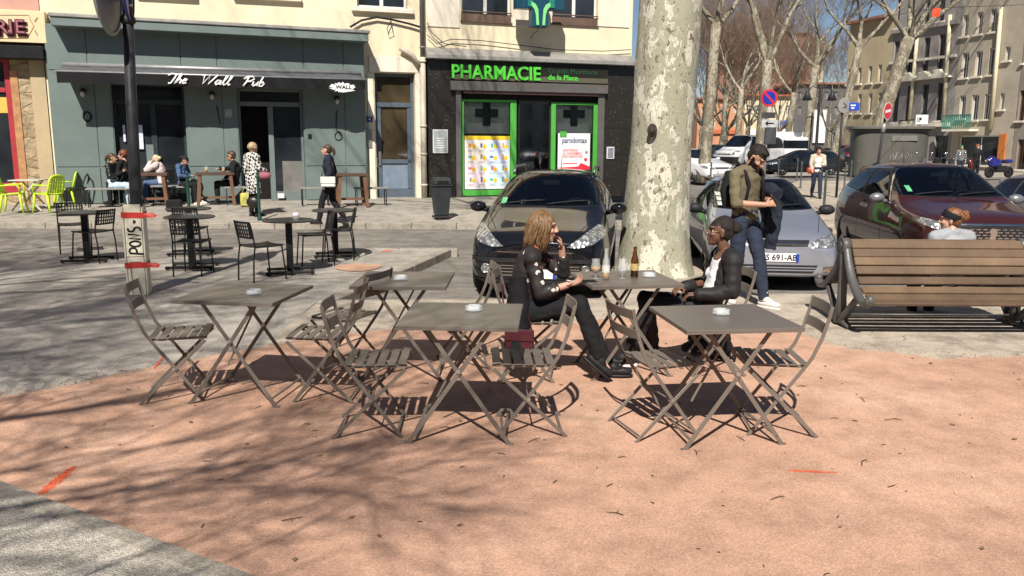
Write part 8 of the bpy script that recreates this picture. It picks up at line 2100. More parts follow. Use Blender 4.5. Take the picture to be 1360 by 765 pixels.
C_BLK = cloth('black_cloth', (0.013, 0.013, 0.015)); C_NAVY = cloth('dark_navy_cloth', (0.018, 0.022, 0.036)); C_JEAN = cloth('dark_denim', (0.026, 0.034, 0.058)); C_BLUEJ = cloth('blue_denim', (0.055, 0.10, 0.20)); C_WHITE = cloth('white_cotton', (0.78, 0.77, 0.76), 0.04); C_OLIVE = cloth('olive_cotton', (0.125, 0.105, 0.060)); C_GREY = cloth('grey_cloth', (0.16, 0.16, 0.165)); C_PINK = cloth('pale_pink_cloth', (0.62, 0.50, 0.48), 0.06); C_LEATH = pm('black_leather', (0.012, 0.011, 0.011), 0.38, 0.2, 8, 0.1, 90); C_PALEJ = cloth('pale_jean', (0.42, 0.52, 0.60))
def flower_mat():
    m, nt, b = new_mat('flowered_blouse'); co = coords(nt)
    wn = nt.add('ShaderNodeTexNoise', Scale=28.0, Detail=2.0); nt.link(co, wn.inputs['Vector']); mx = nt.add('ShaderNodeMix', data_type='RGBA'); mx.inputs[0].default_value = 0.035; nt.link(co, mx.inputs[6]); nt.link(wn.outputs['Color'], mx.inputs[7])
    v = nt.add('ShaderNodeTexVoronoi', Scale=19.0, Randomness=0.9); nt.link(mx.outputs[2], v.inputs['Vector']); sp = nt.add('ShaderNodeSeparateColor'); nt.link(v.outputs['Color'], sp.inputs[0])
    d = ramp(nt, v.outputs['Distance'], [(0.30, 1.0), (0.36, 0.0)]); s = ramp(nt, sp.outputs[0], [(0.40, 0.0), (0.44, 1.0)]); mu = nt.add('ShaderNodeMath', operation='MULTIPLY'); nt.link(d.outputs[0], mu.inputs[0]); nt.link(s.outputs[0], mu.inputs[1])
    pc = ramp(nt, sp.outputs[1], [(0.0, (0.72, 0.66, 0.60)), (0.75, (0.70, 0.62, 0.56)), (0.85, (0.45, 0.10, 0.07))])
    m2 = nt.add('ShaderNodeMix', data_type='RGBA'); nt.link(mu.outputs[0], m2.inputs[0]); m2.inputs[6].default_value = (0.018, 0.014, 0.014, 1); nt.link(pc.outputs[0], m2.inputs[7]); nt.link(m2.outputs[2], b.inputs['Base Color']); b.inputs['Roughness'].default_value = 0.7; return m
def check_mat():
    m, nt, b = new_mat('checked_wool'); co = coords(nt); c = nt.add('ShaderNodeTexChecker', Scale=17.0); c.inputs[1].default_value = (0.66, 0.64, 0.60, 1); c.inputs[2].default_value = (0.015, 0.015, 0.016, 1)
    mp = nt.add('ShaderNodeMapping'); mp.inputs['Rotation'].default_value = (0.5, 0.3, 0.8); nt.link(co, mp.inputs[0]); nt.link(mp.outputs[0], c.inputs[0]); nt.link(c.outputs[0], b.inputs['Base Color']); b.inputs['Roughness'].default_value = 0.9; return m
SOLEW = pm('white_sole', (0.66, 0.64, 0.60), 0.6, 0.08, 6); SHOEB = pm('black_shoe', (0.018, 0.018, 0.019), 0.55, 0.2, 8); SHOEW = pm('white_canvas_shoe', (0.66, 0.63, 0.57), 0.7, 0.08, 9)

# --- blonde woman at the table
J = dict(root=(0.16, 6.2, 0.014), fwd=(1, -0.06, 0), hip=(0.10, 6.19, 0.535), chest=(0.10, 6.18, 0.82), neck=(0.155, 6.17, 1.015), head=(0.235, 6.16, 1.175), hyaw=R(-8), hpitch=R(8),
         sR=(0.15, 6.01, 0.955), sL=(0.17, 6.33, 0.965), eR=(0.205, 5.965, 0.705), wR=(0.405, 5.99, 0.765), eL=(0.40, 6.31, 0.80), wL=(0.375, 6.245, 1.005),
         hR=(0.12, 6.10, 0.53), hL=(0.12, 6.28, 0.53), kR=(0.50, 6.02, 0.625), kL=(0.53, 6.20, 0.55), aR=(0.645, 6.03, 0.235), aL=(0.74, 6.19, 0.115))
rel = V(J['root'])
J.update(fR=V((0.75, -0.12, -0.62)) + rel, fL=V((1, -0.1, 0.0)) + rel, uR=V((0.1, 0.3, -1)) + rel, tR=V((0.3, -1, 0.2)) + rel, uL=V((0.8, 0.3, 0.1)) + rel, dL=V((-0.30, -0.12, 1)) + rel, tL=V((-0.3, -1, 0)) + rel)
pw1, Mw1, jw1 = person('blonde woman in a black flowered blouse, legs crossed, hand raised to her mouth', J, dict(skin=SK_L, hairm=HB, hair='long', seed=5, k=0.95, bw=0.93, vox=0.0048, bottom=C_BLK, top=flower_mat(), topname='blouse', topg=0.011, wr=0.006, open=(0.0, 0.075, 0.72), shoes=SHOEB, sole=SHOEB, sleeve=0.55, curlL=0.55, curlR=0.5))
# black coat hung over her chair and a dark red handbag
def coat():
    r = empty('coat', (0.14, 6.2, 0.014), 0, 'black coat hanging over the back of the blonde woman\'s chair', 'coat'); q = MB()
    q.tube([(-0.10, -0.02, 0.84), (-0.12, -0.02, 0.7), (-0.14, -0.03, 0.48), (-0.13, -0.05, 0.28), (-0.11, -0.06, 0.13)], [0.10, 0.16, 0.18, 0.18, 0.16], 16, up=(1, 0, 0), flat=0.26)
    q.tube([(-0.09, -0.13, 0.80), (-0.10, -0.15, 0.5), (-0.09, -0.16, 0.2)], [0.07, 0.095, 0.10], 12)
    remesh(q, 'cloth', C_BLK, r, 0.009, 4, 0.010, 6, 3)
coat()
def handbag():
    r = empty('handbag', (0.06, 5.985, 0.014), R(-12), 'dark red leather handbag hanging beside the blonde woman', 'handbag'); m = pm('oxblood_leather', (0.065, 0.012, 0.018), 0.4, 0.2, 8, 0.1, 80)
    q = MB(); q.box((0, 0, 0.34), (0.21, 0.07, 0.15)); q.build('body', m, r, bev=0.02, seg=2); q = MB(); q.box((0, -0.038, 0.38), (0.215, 0.012, 0.09)); q.build('flap', m, r, bev=0.005)
    q = MB(); q.tube([(-0.09, 0, 0.41), (-0.14, 0.05, 0.62), (-0.16, 0.12, 0.72)], 0.007, 6); q.tube([(0.09, 0, 0.41), (0.02, 0.06, 0.62), (-0.12, 0.12, 0.72)], 0.007, 6); q.build('strap', m, r)
handbag()
def cigarette():
    c = V((0.455, 5.93, 0.80)); r = empty('cigarette', c, 0, 'white cigarette between the fingers of the blonde woman', 'cigarette'); q = MB(); q.cyl((0, 0, 0), (-0.06, -0.01, 0.012), 0.004, 8); q.build('paper', M_WHITE, r)
cigarette()

# --- woman in white top and black jacket
J = dict(root=(1.56, 6.4, 0.014), fwd=(-1, 0.12, 0), hip=(1.53, 6.40, 0.525), chest=(1.635, 6.39, 0.79), neck=(1.66, 6.385, 0.97), head=(1.605, 6.385, 1.12), hyaw=R(178), hpitch=R(-2),
         sL=(1.675, 6.21, 0.915), sR=(1.66, 6.55, 0.915), eL=(1.665, 6.16, 0.69), wL=(1.425, 6.215, 0.655), eR=(1.58, 6.60, 0.69), wR=(1.37, 6.47, 0.67),
         hL=(1.50, 6.31, 0.52), hR=(1.50, 6.49, 0.52), kL=(1.07, 6.33, 0.555), kR=(1.07, 6.56, 0.56), aL=(0.93, 6.42, 0.13), aR=(1.20, 6.84, 0.125))
rel = V(J['root']); J.update(fL=V((-1, 0.15, -0.05)) + rel, fR=V((-0.95, -0.3, 0)) + rel, uL=V((0, 0, 1)) + rel, tL=V((0, 1, 0)) + rel, dL=V((-1, 0.35, -0.05)) + rel, tR=V((0, -1, 0)) + rel, dR=V((-0.9, -0.4, -0.1)) + rel)
pw2, Mw2, jw2 = person('seated woman with dark hair in a bun, white top and open black jacket', J, dict(skin=SK_D, hairm=HD, hair='bun', seed=9, k=0.95, bw=0.95, vox=0.0048, bottom=cloth('washed_black_jean', (0.022, 0.022, 0.025)), inner=C_WHITE, neckline=-0.06, top=C_LEATH if False else cloth('black_jacket', (0.020, 0.019, 0.020), 0.2, 0.6), topg=0.022, open=(0.14, 0.12, 0.0), shoes=SHOEB, sole=SOLEW, sleeve=0.97, lipm=skin('lip_dark', (0.14, 0.05, 0.045)), curlL=0.5, curlR=0.5))
def glasses(M, par, label):
    Mi = M
    r = empty('glasses', (0, 0, 0), 0, label, 'glasses'); q = MB(); g = pm('gold_wire', (0.55, 0.38, 0.14), 0.3, 0.1, 5, metal=0.9)
    base = V(par.location)
    for s in (-1, 1):
        c = V((0.098, s * 0.034, 0.006)); q.tube([Mi @ ((c + V((0.0, 0.024 * math.cos(a), 0.021 * math.sin(a)))) * 0.95) + base for a in [2 * PI * i / 20 for i in range(21)]], 0.0012, 5)
        q.tube([Mi @ (V((0.098, s * 0.058, 0.010)) * 0.95) + base, Mi @ (V((0.0, s * 0.082, 0.012)) * 0.95) + base], 0.0012, 5)
    q.tube([Mi @ (V((0.10, -0.011, 0.010)) * 0.95) + base, Mi @ (V((0.106, 0, 0.014)) * 0.95) + base, Mi @ (V((0.10, 0.011, 0.010)) * 0.95) + base], 0.0012, 5); q.build('frame', g, r)
glasses(Mw2, pw2, 'thin round gold glasses worn by the woman in the white top')
def backpack():
    x, y = G(930, 462); r = empty('backpack', (1.66, 6.78, 0.014), R(20), 'black bag slumped on the gravel behind the right front table', 'bag'); q = MB()
    q.ball((0, 0, 0.15), (0.20, 0.14, 0.17), 16, 10); q.ball((-0.14, -0.05, 0.09), (0.14, 0.12, 0.10), 12, 8); q.ball((0.12, 0.03, 0.08), (0.13, 0.11, 0.09), 12, 8); remesh(q, 'body', C_BLK, r, 0.01, 3, 0.02, 8, 4)
    q = MB(); q.tube([(-0.1, -0.12, 0.2), (0.0, -0.2, 0.1), (0.12, -0.2, 0.02), (0.2, -0.1, 0.03)], 0.012, 6); q.build('strap', C_BLK, r)
backpack()

# --- man standing with a phone
mx, my = 2.56, 9.12
def man():
    J = pose('walk', (mx, my, 0.005), -52, 1.06, hip=(0, 0, .94), chest=(-.01, 0, 1.23), neck=(.02, 0, 1.435), head=(.11, 0, 1.545), hy=8, hp=46, sL=(.0, .195, 1.37), sR=(.0, -.195, 1.37), eL=(.03, .25, 1.10), eR=(.06, -.25, 1.09), wL=(.27, .09, 1.12), wR=(.28, -.06, 1.08),
             kL=(.13, .10, .52), kR=(.00, -.09, .50), aL=(.20, .12, .095), aR=(-.16, -.08, .11), uL=(0.2, .8, .3), uR=(.2, -.8, .2), tL=(0.2, -.2, 1), tR=(.2, .2, 1), dL=(.8, -.5, .2), dR=(.8, .45, .25), fL=(1, .05, 0), fR=(1, -.25, -0.05))
    r, M, j = person('bearded man in olive shirt standing and looking down at his phone', J, dict(skin=SK_T, hairm=HD, hair='short', beard=True, fem=False, k=1.04, bw=1.0, vox=0.0055, bottom=C_JEAN, top=C_OLIVE, topname='shirt', topg=0.013, wr=0.009, sleeve=0.12, collar=True, shoes=SHOEW, sole=SOLEW, curlL=0.75, curlR=0.6, seed=14))
    a = R(-52); c = V((mx, my, 0.005))
    def T(x, y, z): return V((x * math.cos(a) - y * math.sin(a), x * math.sin(a) + y * math.cos(a), z)) * 1.06
    # phone in the hands
    ph = empty('phone', c + T(.375, .005, 1.135), a, 'black phone held in both hands by the bearded man', 'phone'); q = MB(); q.box((0, 0, 0), (0.012, 0.075, 0.15), Matrix.Rotation(R(-50), 3, 'Y')); q.build('body', M_BLACK, ph, bev=0.003)
    # coat over the left arm
    jk = empty('coat', c, 0, 'dark navy coat draped over the bearded man\'s left forearm', 'coat'); q = MB(); 
    q.tube([T(.00, .28, 1.22), T(.12, .26, 1.20), T(.24, .20, 1.17)], [0.075, 0.085, 0.07], 12)
    q.tube([T(.06, .30, 1.20), T(.08, .32, 1.02), T(.09, .31, .84), T(.08, .29, .70)], [0.09, 0.125, 0.12, 0.09], 14, up=T(0, 1, 0), flat=0.5); q.tube([T(.16, .24, 1.18), T(.19, .26, .98), T(.18, .24, .76), T(.17, .22, .60)], [0.07, 0.085, 0.09, 0.07], 12, up=T(0, 1, 0), flat=0.55); q.tube([T(.10, .34, 1.15), T(.04, .42, 1.0), T(.02, .40, .86)], [0.06, 0.085, 0.05], 10)
    remesh(q, 'cloth', C_NAVY, jk, 0.009, 3, 0.016, 7, 6)
    # backpack on the back with two straps
    bp = empty('backpack', c, 0, 'black backpack worn by the bearded man, straps over the olive shirt', 'backpack'); q = MB(); q.tube([T(-.17, 0, 1.02), T(-.20, 0, 1.2), T(-.18, 0, 1.40)], [0.13, 0.15, 0.11], 14, up=T(1, 0, 0), flat=0.6); remesh(q, 'sack', C_BLK, bp, 0.01, 3, 0.008, 8, 2)
    for s in (-1, 1): q = MB(); q.tube([T(-.12, s * .10, 1.40), T(-.03, s * .125, 1.475), T(.06, s * .125, 1.42), T(.125, s * .12, 1.28), T(.11, s * .15, 1.12), T(-.02, s * .19, 1.02)], 0.028, 8, up=T(1, 0, 0), flat=0.35); q.build('strap', C_BLK, bp)
man()

# --- woman on the far side of the bench
def bench_woman():
    x = P(1256, 300, 8.6).x; J = pose('sit', (x, 8.48, -0.09), 96, 0.97, chest=(-.04, 0, .83), neck=(-.02, 0, 1.02), head=(.03, 0, 1.15), hy=55, hp=4, sL=(-.02, .19, .97), sR=(-.02, -.19, .97))
    r, M, j = person('woman seated beyond the bench, red curly hair tied up under a black headband', J, dict(skin=SK_L, hairm=HR, hair='bun', seed=3, k=0.97, vox=0.007, fingers=False, bottom=C_BLK, top=cloth('pale_grey_jacket', (0.30, 0.31, 0.33), 0.1), collar=True, topg=0.02, shoes=SHOEB))
    q = MB(); hk = 0.97
    for i in range(60):
        rr = random.Random(i); v_ = V((rr.gauss(0, 1), rr.gauss(0, 1), rr.gauss(0, 1))).normalized() * rr.uniform(0.03, 0.058); q.ball(M @ ((V((-0.105, 0, 0.05)) + v_) * hk), 0.019, 7, 5)
    remesh(q, 'hair_bun', HR, r, 0.008, 1, 0.004, 30, 2)
    q = MB(); q.lathe([(0.094, -0.028), (0.099, -0.02), (0.099, 0.02), (0.092, 0.028)], 28, M @ (V((-0.018, 0, 0.045)) * hk), M=M.to_3x3() @ Matrix.Rotation(R(-28), 3, 'Y') @ Matrix.Diagonal((1.02, 0.90, 1.25))); q.build('headband', C_BLK, r)
bench_woman()

# --- people on the pub terrace (voxel 12 mm)
PV = dict(vox=0.011, fingers=False)
def pub_sit(px, py, deg, label, cfg, k=1.0, dz=0.0, **ov):
    x, y = G(px, py + (4 if px < 200 else 0), PZ); c = dict(PV); c.update(cfg); c['k'] = k
    return person(label, pose('sit', (x, y, PZ + dz), deg, k, **ov), c, 'guests on the pub terrace')
pub_sit(152, 270, 0, 'woman in black leather jacket and pale jeans on the leftmost pub bench', dict(skin=SK_T, hairm=HBR, hair='pony', bottom=C_PALEJ, top=C_LEATH, shoes=SHOEB), hy=8, wR=(.26, .0, .86), wL=(.26, .06, .88))
pub_sit(170, 269, 165, 'person with auburn hair in a black sweater partly hidden by the sign mast', dict(skin=SK_L, hairm=hair_mat('hair_auburn', (0.08, 0.022, 0.012), (0.20, 0.065, 0.03)), hair='curly', bottom=C_BLK, top=C_BLK, shoes=SHOEB), 1.03, hy=25, wR=(.20, .0, .88), dz=0.03)
pub_sit(218, 269, 178, 'blonde woman with a bun in a pale pink blouse, chin on her hand', dict(skin=SK_L, hairm=HLB, hair='bun', bottom=C_BLUEJ, top=C_PINK, topg=0.03, shoes=SHOEW), 1.0, neck=(.09, 0, 1.02), head=(.17, 0, 1.13), chest=(.03, 0, .84), sL=(.09, .18, .98), sR=(.09, -.18, .98), eL=(.34, .17, .86), wL=(.26, .08, 1.06), eR=(.36, -.15, .86), wR=(.30, .05, .90))
pub_sit(245, 271, -12, 'woman in a denim jacket with dark tied hair looking down', dict(skin=SK_T, hairm=HD, hair='pony', bottom=C_BLK, top=C_BLUEJ, shoes=SHOEW), 0.97, hp=38, head=(.10, 0, 1.15), wR=(.24, -.02, .74), wL=(.24, .04, .76), eR=(.06, -.24, .76))
r_, M_, j_ = pub_sit(313, 271, 200, 'man with sunglasses in a dark jacket over a blue shirt at the pub table', dict(skin=SK_T, hairm=HBR, hair='short', fem=False, bottom=C_BLK, inner=cloth('blue_shirt', (0.14, 0.20, 0.36)), top=C_BLK, open=(0.09, 0.05, 0.0), shoes=SHOEB), 1.04, hy=-12, chest=(-.05, 0, .86), eR=(.10, -.26, .88), wR=(.32, -.14, .88), wL=(.22, .2, .66))
def shades(M, par, label, k=1.0):
    r = empty('sunglasses', (0, 0, 0), 0, label, 'sunglasses'); base = V(par.location); q = MB()
    for s in (-1, 1): q.ball(M @ (V((0.092, s * 0.034, 0.008)) * k) + base, (0.012, 0.026, 0.019), 10, 6, 0, M.to_3x3()); q.tube([M @ (V((0.09, s * 0.058, 0.012)) * k) + base, M @ (V((0.0, s * 0.083, 0.012)) * k) + base], 0.004, 5)
    q.bar(M @ (V((0.098, -0.02, 0.012)) * k) + base, M @ (V((0.098, 0.02, 0.012)) * k) + base, 0.006, 0.006); q.build('frame', M_BLACK, r)
shades(M_, r_, 'dark sunglasses on the man at the pub table', 1.04)
def pub_bag(px, py, label, m, s=(0.3, 0.16, 0.34), z=PZ):
    x, y = G(px, py, z); r = empty('bag', (x, y, z), R(15), label, 'bag'); q = MB(); q.box((0, 0, s[2] / 2), s); q.build('body', m, r, bev=0.03); q = MB(); q.tube([(-s[0] * .3, 0, s[2]), (-s[0] * .2, 0, s[2] + .12), (s[0] * .2, 0, s[2] + .12), (s[0] * .3, 0, s[2])], 0.01, 6); q.build('handle', m, r)
pub_bag(328, 274, 'yellow and green shopping bag on the pavement beside the man in sunglasses', pm('carrier_bag', (0.45, 0.42, 0.10), 0.6, 0.5, 7))
pub_bag(232, 281, 'black bag on the pavement below the grey benches', C_BLK, (0.35, 0.2, 0.28))
def checked():
    x, y = G(338, 287, 0.06); c = dict(PV); c.update(skin=SK_L, hairm=hair_mat('hair_sandy', (0.24, 0.16, 0.08), (0.50, 0.38, 0.22)), hair='curly', bottom=C_BLK, top=check_mat(), topname='coat', coat=0.95, topg=0.03, shoes=SHOEB, k=0.98, bw=0.92)
    person('woman with sandy curls in a long black and white checked coat', pose('stand', (x, y, 0.06), 52, 0.98, eR=(.05, -.22, 1.14), wR=(.24, -.20, 1.04), head=(.06, 0, 1.575), hp=12), c, 'guests on the pub terrace')
    r = empty('handbag', (x + 0.26, y - 0.05, 1.0), 0, 'muted pink bag held by the woman in the checked coat', 'handbag'); q = MB(); q.ball((0, 0, 0), (0.19, 0.08, 0.09), 12, 8); q.build('body', cloth('mauve_cloth', (0.28, 0.09, 0.12)), r); q = MB(); q.tube([(-0.12, 0, .05), (-0.18, 0, .30), (-0.24, 0.02, .42)], 0.012, 6); q.build('strap', C_BLK, r)
    r = empty('handbag', (x + 0.06, y - 0.24, 0.40), 0, 'black handbag hanging low in front of the checked coat', 'handbag'); q = MB(); q.ball((0, 0, 0), (0.16, 0.07, 0.13), 12, 8); q.build('body', C_LEATH, r); q = MB(); q.tube([(-0.1, 0, .1), (0, 0.03, .42), (0.1, 0, .1)], 0.01, 6); q.build('strap', C_LEATH, r)
checked()
def walker():
    x, y = G(440, 297, 0.03); c = dict(PV); c.update(skin=SK_L, hairm=HBR, hair='pony', bottom=C_BLK, top=C_NAVY, collar=True, topg=0.028, coat=0.35, shoes=SHOEB, k=0.99)
    person('woman in a dark winter coat walking left with a white shoulder bag', pose('walk', (x, y, 0.03), 183, 0.99, eR=(-.06, -.24, 1.12), wR=(.02, -.25, .88), eL=(-.04, .24, 1.12), wL=(.06, .25, .88), hp=0), c, 'passers-by')
    r = empty('handbag', (x + 0.02, y - 0.26, 0.94), R(4), 'white shoulder bag on the woman walking past the pub', 'handbag'); q = MB(); q.box((0, 0, 0), (0.30, 0.09, 0.22)); q.build('body', pm('white_leather', (0.68, 0.64, 0.60), 0.4, 0.05, 5), r, bev=0.02); q = MB(); q.box((0, -0.05, 0.04), (0.31, 0.014, 0.14)); q.build('flap', pm('white_leather', (0, 0, 0)), r, bev=0.006); q = MB(); q.tube([(-0.14, 0, 0.1), (-0.06, 0.05, 0.35), (0.02, 0.13, 0.52)], 0.008, 6); q.tube([(0.14, 0, 0.1), (0.10, 0.05, 0.35), (0.04, 0.13, 0.52)], 0.008, 6); q.build('strap', C_LEATH, r)
walker()
# --- far passers-by
def far(px, Y, deg, label, cfg, k=1.0, kind='walk', z=0.0, **ov):
    x, _ = at(px, Y); c = dict(vox=0.016, fingers=False); c.update(cfg); c['k'] = k; person(label, pose(kind, (x, Y, z), deg, k, **ov), c, 'passers-by')
far(1088, 27.6, -100, 'woman with sunglasses in a cream cardigan crossing the street with a red bag', dict(skin=SK_L, hairm=HD, hair='curly', bottom=C_JEAN, inner=C_WHITE, top=cloth('cream_knit', (0.52, 0.47, 0.36)), open=(0.11, 0.08, 0.0), shoes=SHOEB), 0.98, eL=(.06, .22, 1.12), wL=(.25, .10, 1.12))
def redbag():
    x, _ = at(1079, 27.5); r = empty('handbag', (x, 27.5, 0.92), 0, 'red shoulder bag of the woman crossing the street', 'handbag'); q = MB(); q.ball((0, 0, 0), (0.14, 0.08, 0.12), 12, 8); q.build('body', pm('red_leather', (0.40, 0.05, 0.03), 0.4, 0.1, 5), r)
redbag()
far(1278, 46, -110, 'far man in a green cap and grey jacket by the scooters', dict(skin=SK_L, hairm=pm('green_cap', (0.03, 0.28, 0.10), 0.7, 0.1, 5), hair='short', fem=False, bottom=C_JEAN, top=C_GREY, shoes=SHOEB), 1.0, 'stand')
far(1277 + 22, 44, -95, 'far rider with reddish hair in a black jacket by the motorbikes', dict(skin=SK_L, hairm=HR, hair='curly', fem=False, bottom=C_BLK, top=C_BLK, shoes=SHOEB), 1.03, 'stand', eL=(.02, .3, 1.12), eR=(.02, -.3, 1.12), wL=(.15, .36, .95), wR=(.15, -.36, .95))
far(1199, 17.0, 60, 'person in a red cap showing just above the burgundy car roof', dict(skin=SK_L, hairm=pm('red_cap', (0.45, 0.02, 0.025), 0.6, 0.1, 5), hair='short', fem=False, bottom=C_BLK, top=C_BLK, shoes=SHOEB), 0.86, 'stand', z=-0.12)
far(1151, 18.0, 100, 'person with brown hair just visible behind the rear of the burgundy car', dict(skin=SK_L, hairm=HBR, hair='bob', bottom=C_BLK, top=C_BLK, shoes=SHOEB), 0.84, 'stand', z=-0.12)
# ---------------------------------------------------------------- houses along the far street
class Plane:
    """a house front: pixel -> (s, z); s runs to the right along the front, local y goes into the house"""
    def __init__(s, o, rz): s.o = Vector((o[0], o[1], 0)); s.rz = rz; s.u = Vector((math.cos(rz), math.sin(rz), 0)); s.w = Vector((-math.sin(rz), math.cos(rz), 0))
    def __call__(s, px, py):
        d = ray(px, py); t = s.o.dot(s.w) / (d.x * s.w.x + d.y * s.w.y); p = Vector((d.x * t, d.y * t, H + d.z * t)); return (p - s.o).dot(s.u), p.z
def house(label, pl, x0, x1, ytop, wins, wall, depth=10, name='house', frame=None, jamb=0.28, roof=None, glass=None, base=None, ztop=None, sill=True):
    """wins: list of pixel rectangles (x0, y0, x1, y1)"""
    r = empty(name, pl.o, pl.rz, label, 'building')
    s0, s1 = pl(x0, 188)[0], pl(x1, 188)[0]; zt = ztop if ztop else pl((x0 + x1) / 2, ytop)[1]
    hs = []
    for a, b_, c, d in wins:
        sa, sb = pl(a, (b_ + d) / 2)[0], pl(c, (b_ + d) / 2)[0]; z1, z0 = pl((a + c) / 2, b_)[1], pl((a + c) / 2, d)[1]; hs.append((max(sa, s0 + 0.1), min(sb, s1 - 0.1), max(0.0, z0), z1))
    q = MB(); wall_with_holes(q, s0, s1, -0.2, zt, hs, 0.0, -0.3); q.build('wall', wall, r)
    q = MB(); q.bb((s0 + 0.02, 0.31, -0.2), (s1 - 0.02, depth, zt - 0.02)); q.build('house_body', wall, r)
    for h in hs:
        q = MB(); t = 0.09; fm = frame or M_WHITE
        q.bb((h[0], 0.16, h[2]), (h[0] + t, 0.24, h[3])); q.bb((h[1] - t, 0.16, h[2]), (h[1], 0.24, h[3])); q.bb((h[0] + t, 0.16, h[3] - t), (h[1] - t, 0.24, h[3])); q.bb(((h[0] + h[1]) / 2 - 0.04, 0.17, h[2]), ((h[0] + h[1]) / 2 + 0.04, 0.23, h[3] - t))
        w_ = q.build('window', fm, r)
        q = MB(); q.bb((h[0] + 0.01, 0.2, h[2]), (h[1] - 0.01, 0.21, h[3] - 0.01)); q.build('pane', glass or M_GLASS, w_)
        if sill: q = MB(); q.bb((h[0] - 0.15, -0.16, h[2] - 0.14), (h[1] + 0.15, 0.02, h[2] - 0.003)); q.build('sill', M_CREAM2, w_)
    q = MB(); q.bb((s0 - 0.1, -0.55, zt), (s1 + 0.1, depth, zt + 0.25)); q.build('roof', roof or pm('roof_tile', (0.30, 0.14, 0.09)), r)
    return r, s0, s1, zt, hs
O1 = P(1262, 190, 64); RP = Plane((O1.x, O1.y), R(-72))
W_GREY = stucco('grey_house_render', (0.285, 0.262, 0.25)); W_BEI = stucco('beige_house_render', (0.43, 0.375, 0.295)); W_OCH = stucco('ochre_house_render', (0.44, 0.36, 0.235)); W_TAU = stucco('taupe_house_render', (0.26, 0.225, 0.19))
CRP = pm('cream_pipe', (0.62, 0.55, 0.38), 0.6, 0.08, 3)
def pipe(r, pl, x0, y0, x1, y1):
    (sa, za), (sb, zb) = pl(x0, y0), pl(x1, y1); q = MB(); q.cyl((sa, -0.15, za), (sb, -0.15, zb), 0.14, 8); q.build('drainpipe', CRP, r)
r1, a0, a1, zt1, h1 = house('beige house with tall white framed windows and a green balcony over a dark shop', RP, 1262.5, 1345, 0, [(1277, 70, 1286, 103), (1295, 68, 1304, 101), (1313, 64, 1323, 99), (1335, 62, 1342, 80), (1274, 127, 1282, 157), (1290, 126, 1299, 159), (1307, 125, 1315, 158), (1328, 124, 1334, 145), (1278, 20, 1286, 48), (1297, 16, 1305, 45), (1315, 12, 1323, 42), (1272, 180, 1330, 219)], W_BEI, ztop=19)
pipe(r1, RP, 1264, 20, 1255, 160); pipe(r1, RP, 1332, 10, 1318, 172)
q = MB(); sa, za = RP(1263, 172); sb, zb = RP(1301, 157); q.bb((sa, -0.9, za - 0.15), (sb, -0.01, za)); q.build('balcony_slab', M_CREAM2, r1)
q = MB(); n_ = 14
for i in range(n_ + 1): s_ = sa + (sb - sa) * i / n_; q.bb((s_ - 0.03, -0.88, za), (s_ + 0.03, -0.82, za + 1.0))
q.bb((sa, -0.9, za + 1.0), (sb, -0.8, za + 1.07)); q.build('balcony_railing', pm('green_railing', (0.06, 0.20, 0.16), 0.5, 0.1, 4), r1)
q = MB(); sa, za = RP(1329, 178); sb, zb = RP(1334, 215); q.bb((sa, -0.12, zb), (sb, -0.01, za)); q.build('orange_panel', pm('orange_panel', (0.50, 0.17, 0.04), 0.5, 0.1, 4), r1)
r2, a0, a1, zt2, h2 = house('grey house with triangular pediments over tall dark windows', RP, 1176, 1262, 0, [(1186, 55, 1194, 98), (1205, 52, 1213, 96), (1226, 50, 1234, 95), (1246, 46, 1254, 92), (1185, 116, 1193, 162), (1204, 114, 1212, 161), (1224, 112, 1232, 161), (1244, 110, 1252, 160), (1187, 0, 1195, 38), (1207, -4, 1214, 35), (1228, -8, 1235, 32), (1247, -12, 1255, 28), (1200, 185, 1215, 219), (1240, 180, 1258, 219)], W_GREY, ztop=18.5, frame=pm('dark_window_frame', (0.10, 0.09, 0.085), 0.5, 0.1, 4))
for h in h2[4:8]:
    c = (h[0] + h[1]) / 2; q = MB(); q.prism([(c - 1.05, h[3] + 0.35), (c + 1.05, h[3] + 0.35), (c, h[3] + 1.0)], -0.45, -0.003, 0, Matrix(((1, 0, 0), (0, 0, 1), (0, 1, 0)))); q.build('pediment', M_CREAM2, r2)
pipe(r2, RP, 1221, 40, 1209, 168)
q = MB(); s0_, z_ = RP(1176, 168); s1_, _ = RP(1262, 168); q.bb((s0_, -0.3, z_ - 0.1), (s1_, -0.01, z_ + 0.2)); q.build('string_course', M_CREAM2, r2); q = MB(); z2_ = RP(1220, 102)[1]; q.bb((s0_, -0.2, z2_ + 1.2), (s1_, -0.01, z2_ + 1.4)); q.build('string_course', M_CREAM2, r2)
q = MB(); zc_ = RP(1220, 40)[1]; q.bb((s0_, -0.25, zc_), (s1_, -0.01, zc_ + 0.3)); q.build('cornice_band', W_GREY, r2)
house('ochre house with warm coloured windows behind the tall leaning tree', RP, 1118, 1175.5, 60, [(1126, 92, 1131, 112), (1139, 90, 1144, 111), (1153, 88, 1158, 110), (1166, 86, 1171, 109), (1126, 126, 1131, 150), (1139, 125, 1144, 150), (1153, 124, 1158, 150), (1166, 123, 1171, 150)], W_OCH, ztop=12.0)
house('taupe house at the right edge with brown shutters', RP, 1346, 1480, 0, [(1352, 50, 1360, 84), (1372, 44, 1384, 80), (1353, 120, 1361, 160), (1374, 116, 1386, 158), (1350, 185, 1362, 225)], W_TAU, ztop=17, frame=pm('brown_shutter', (0.16, 0.085, 0.05), 0.6, 0.15, 4))
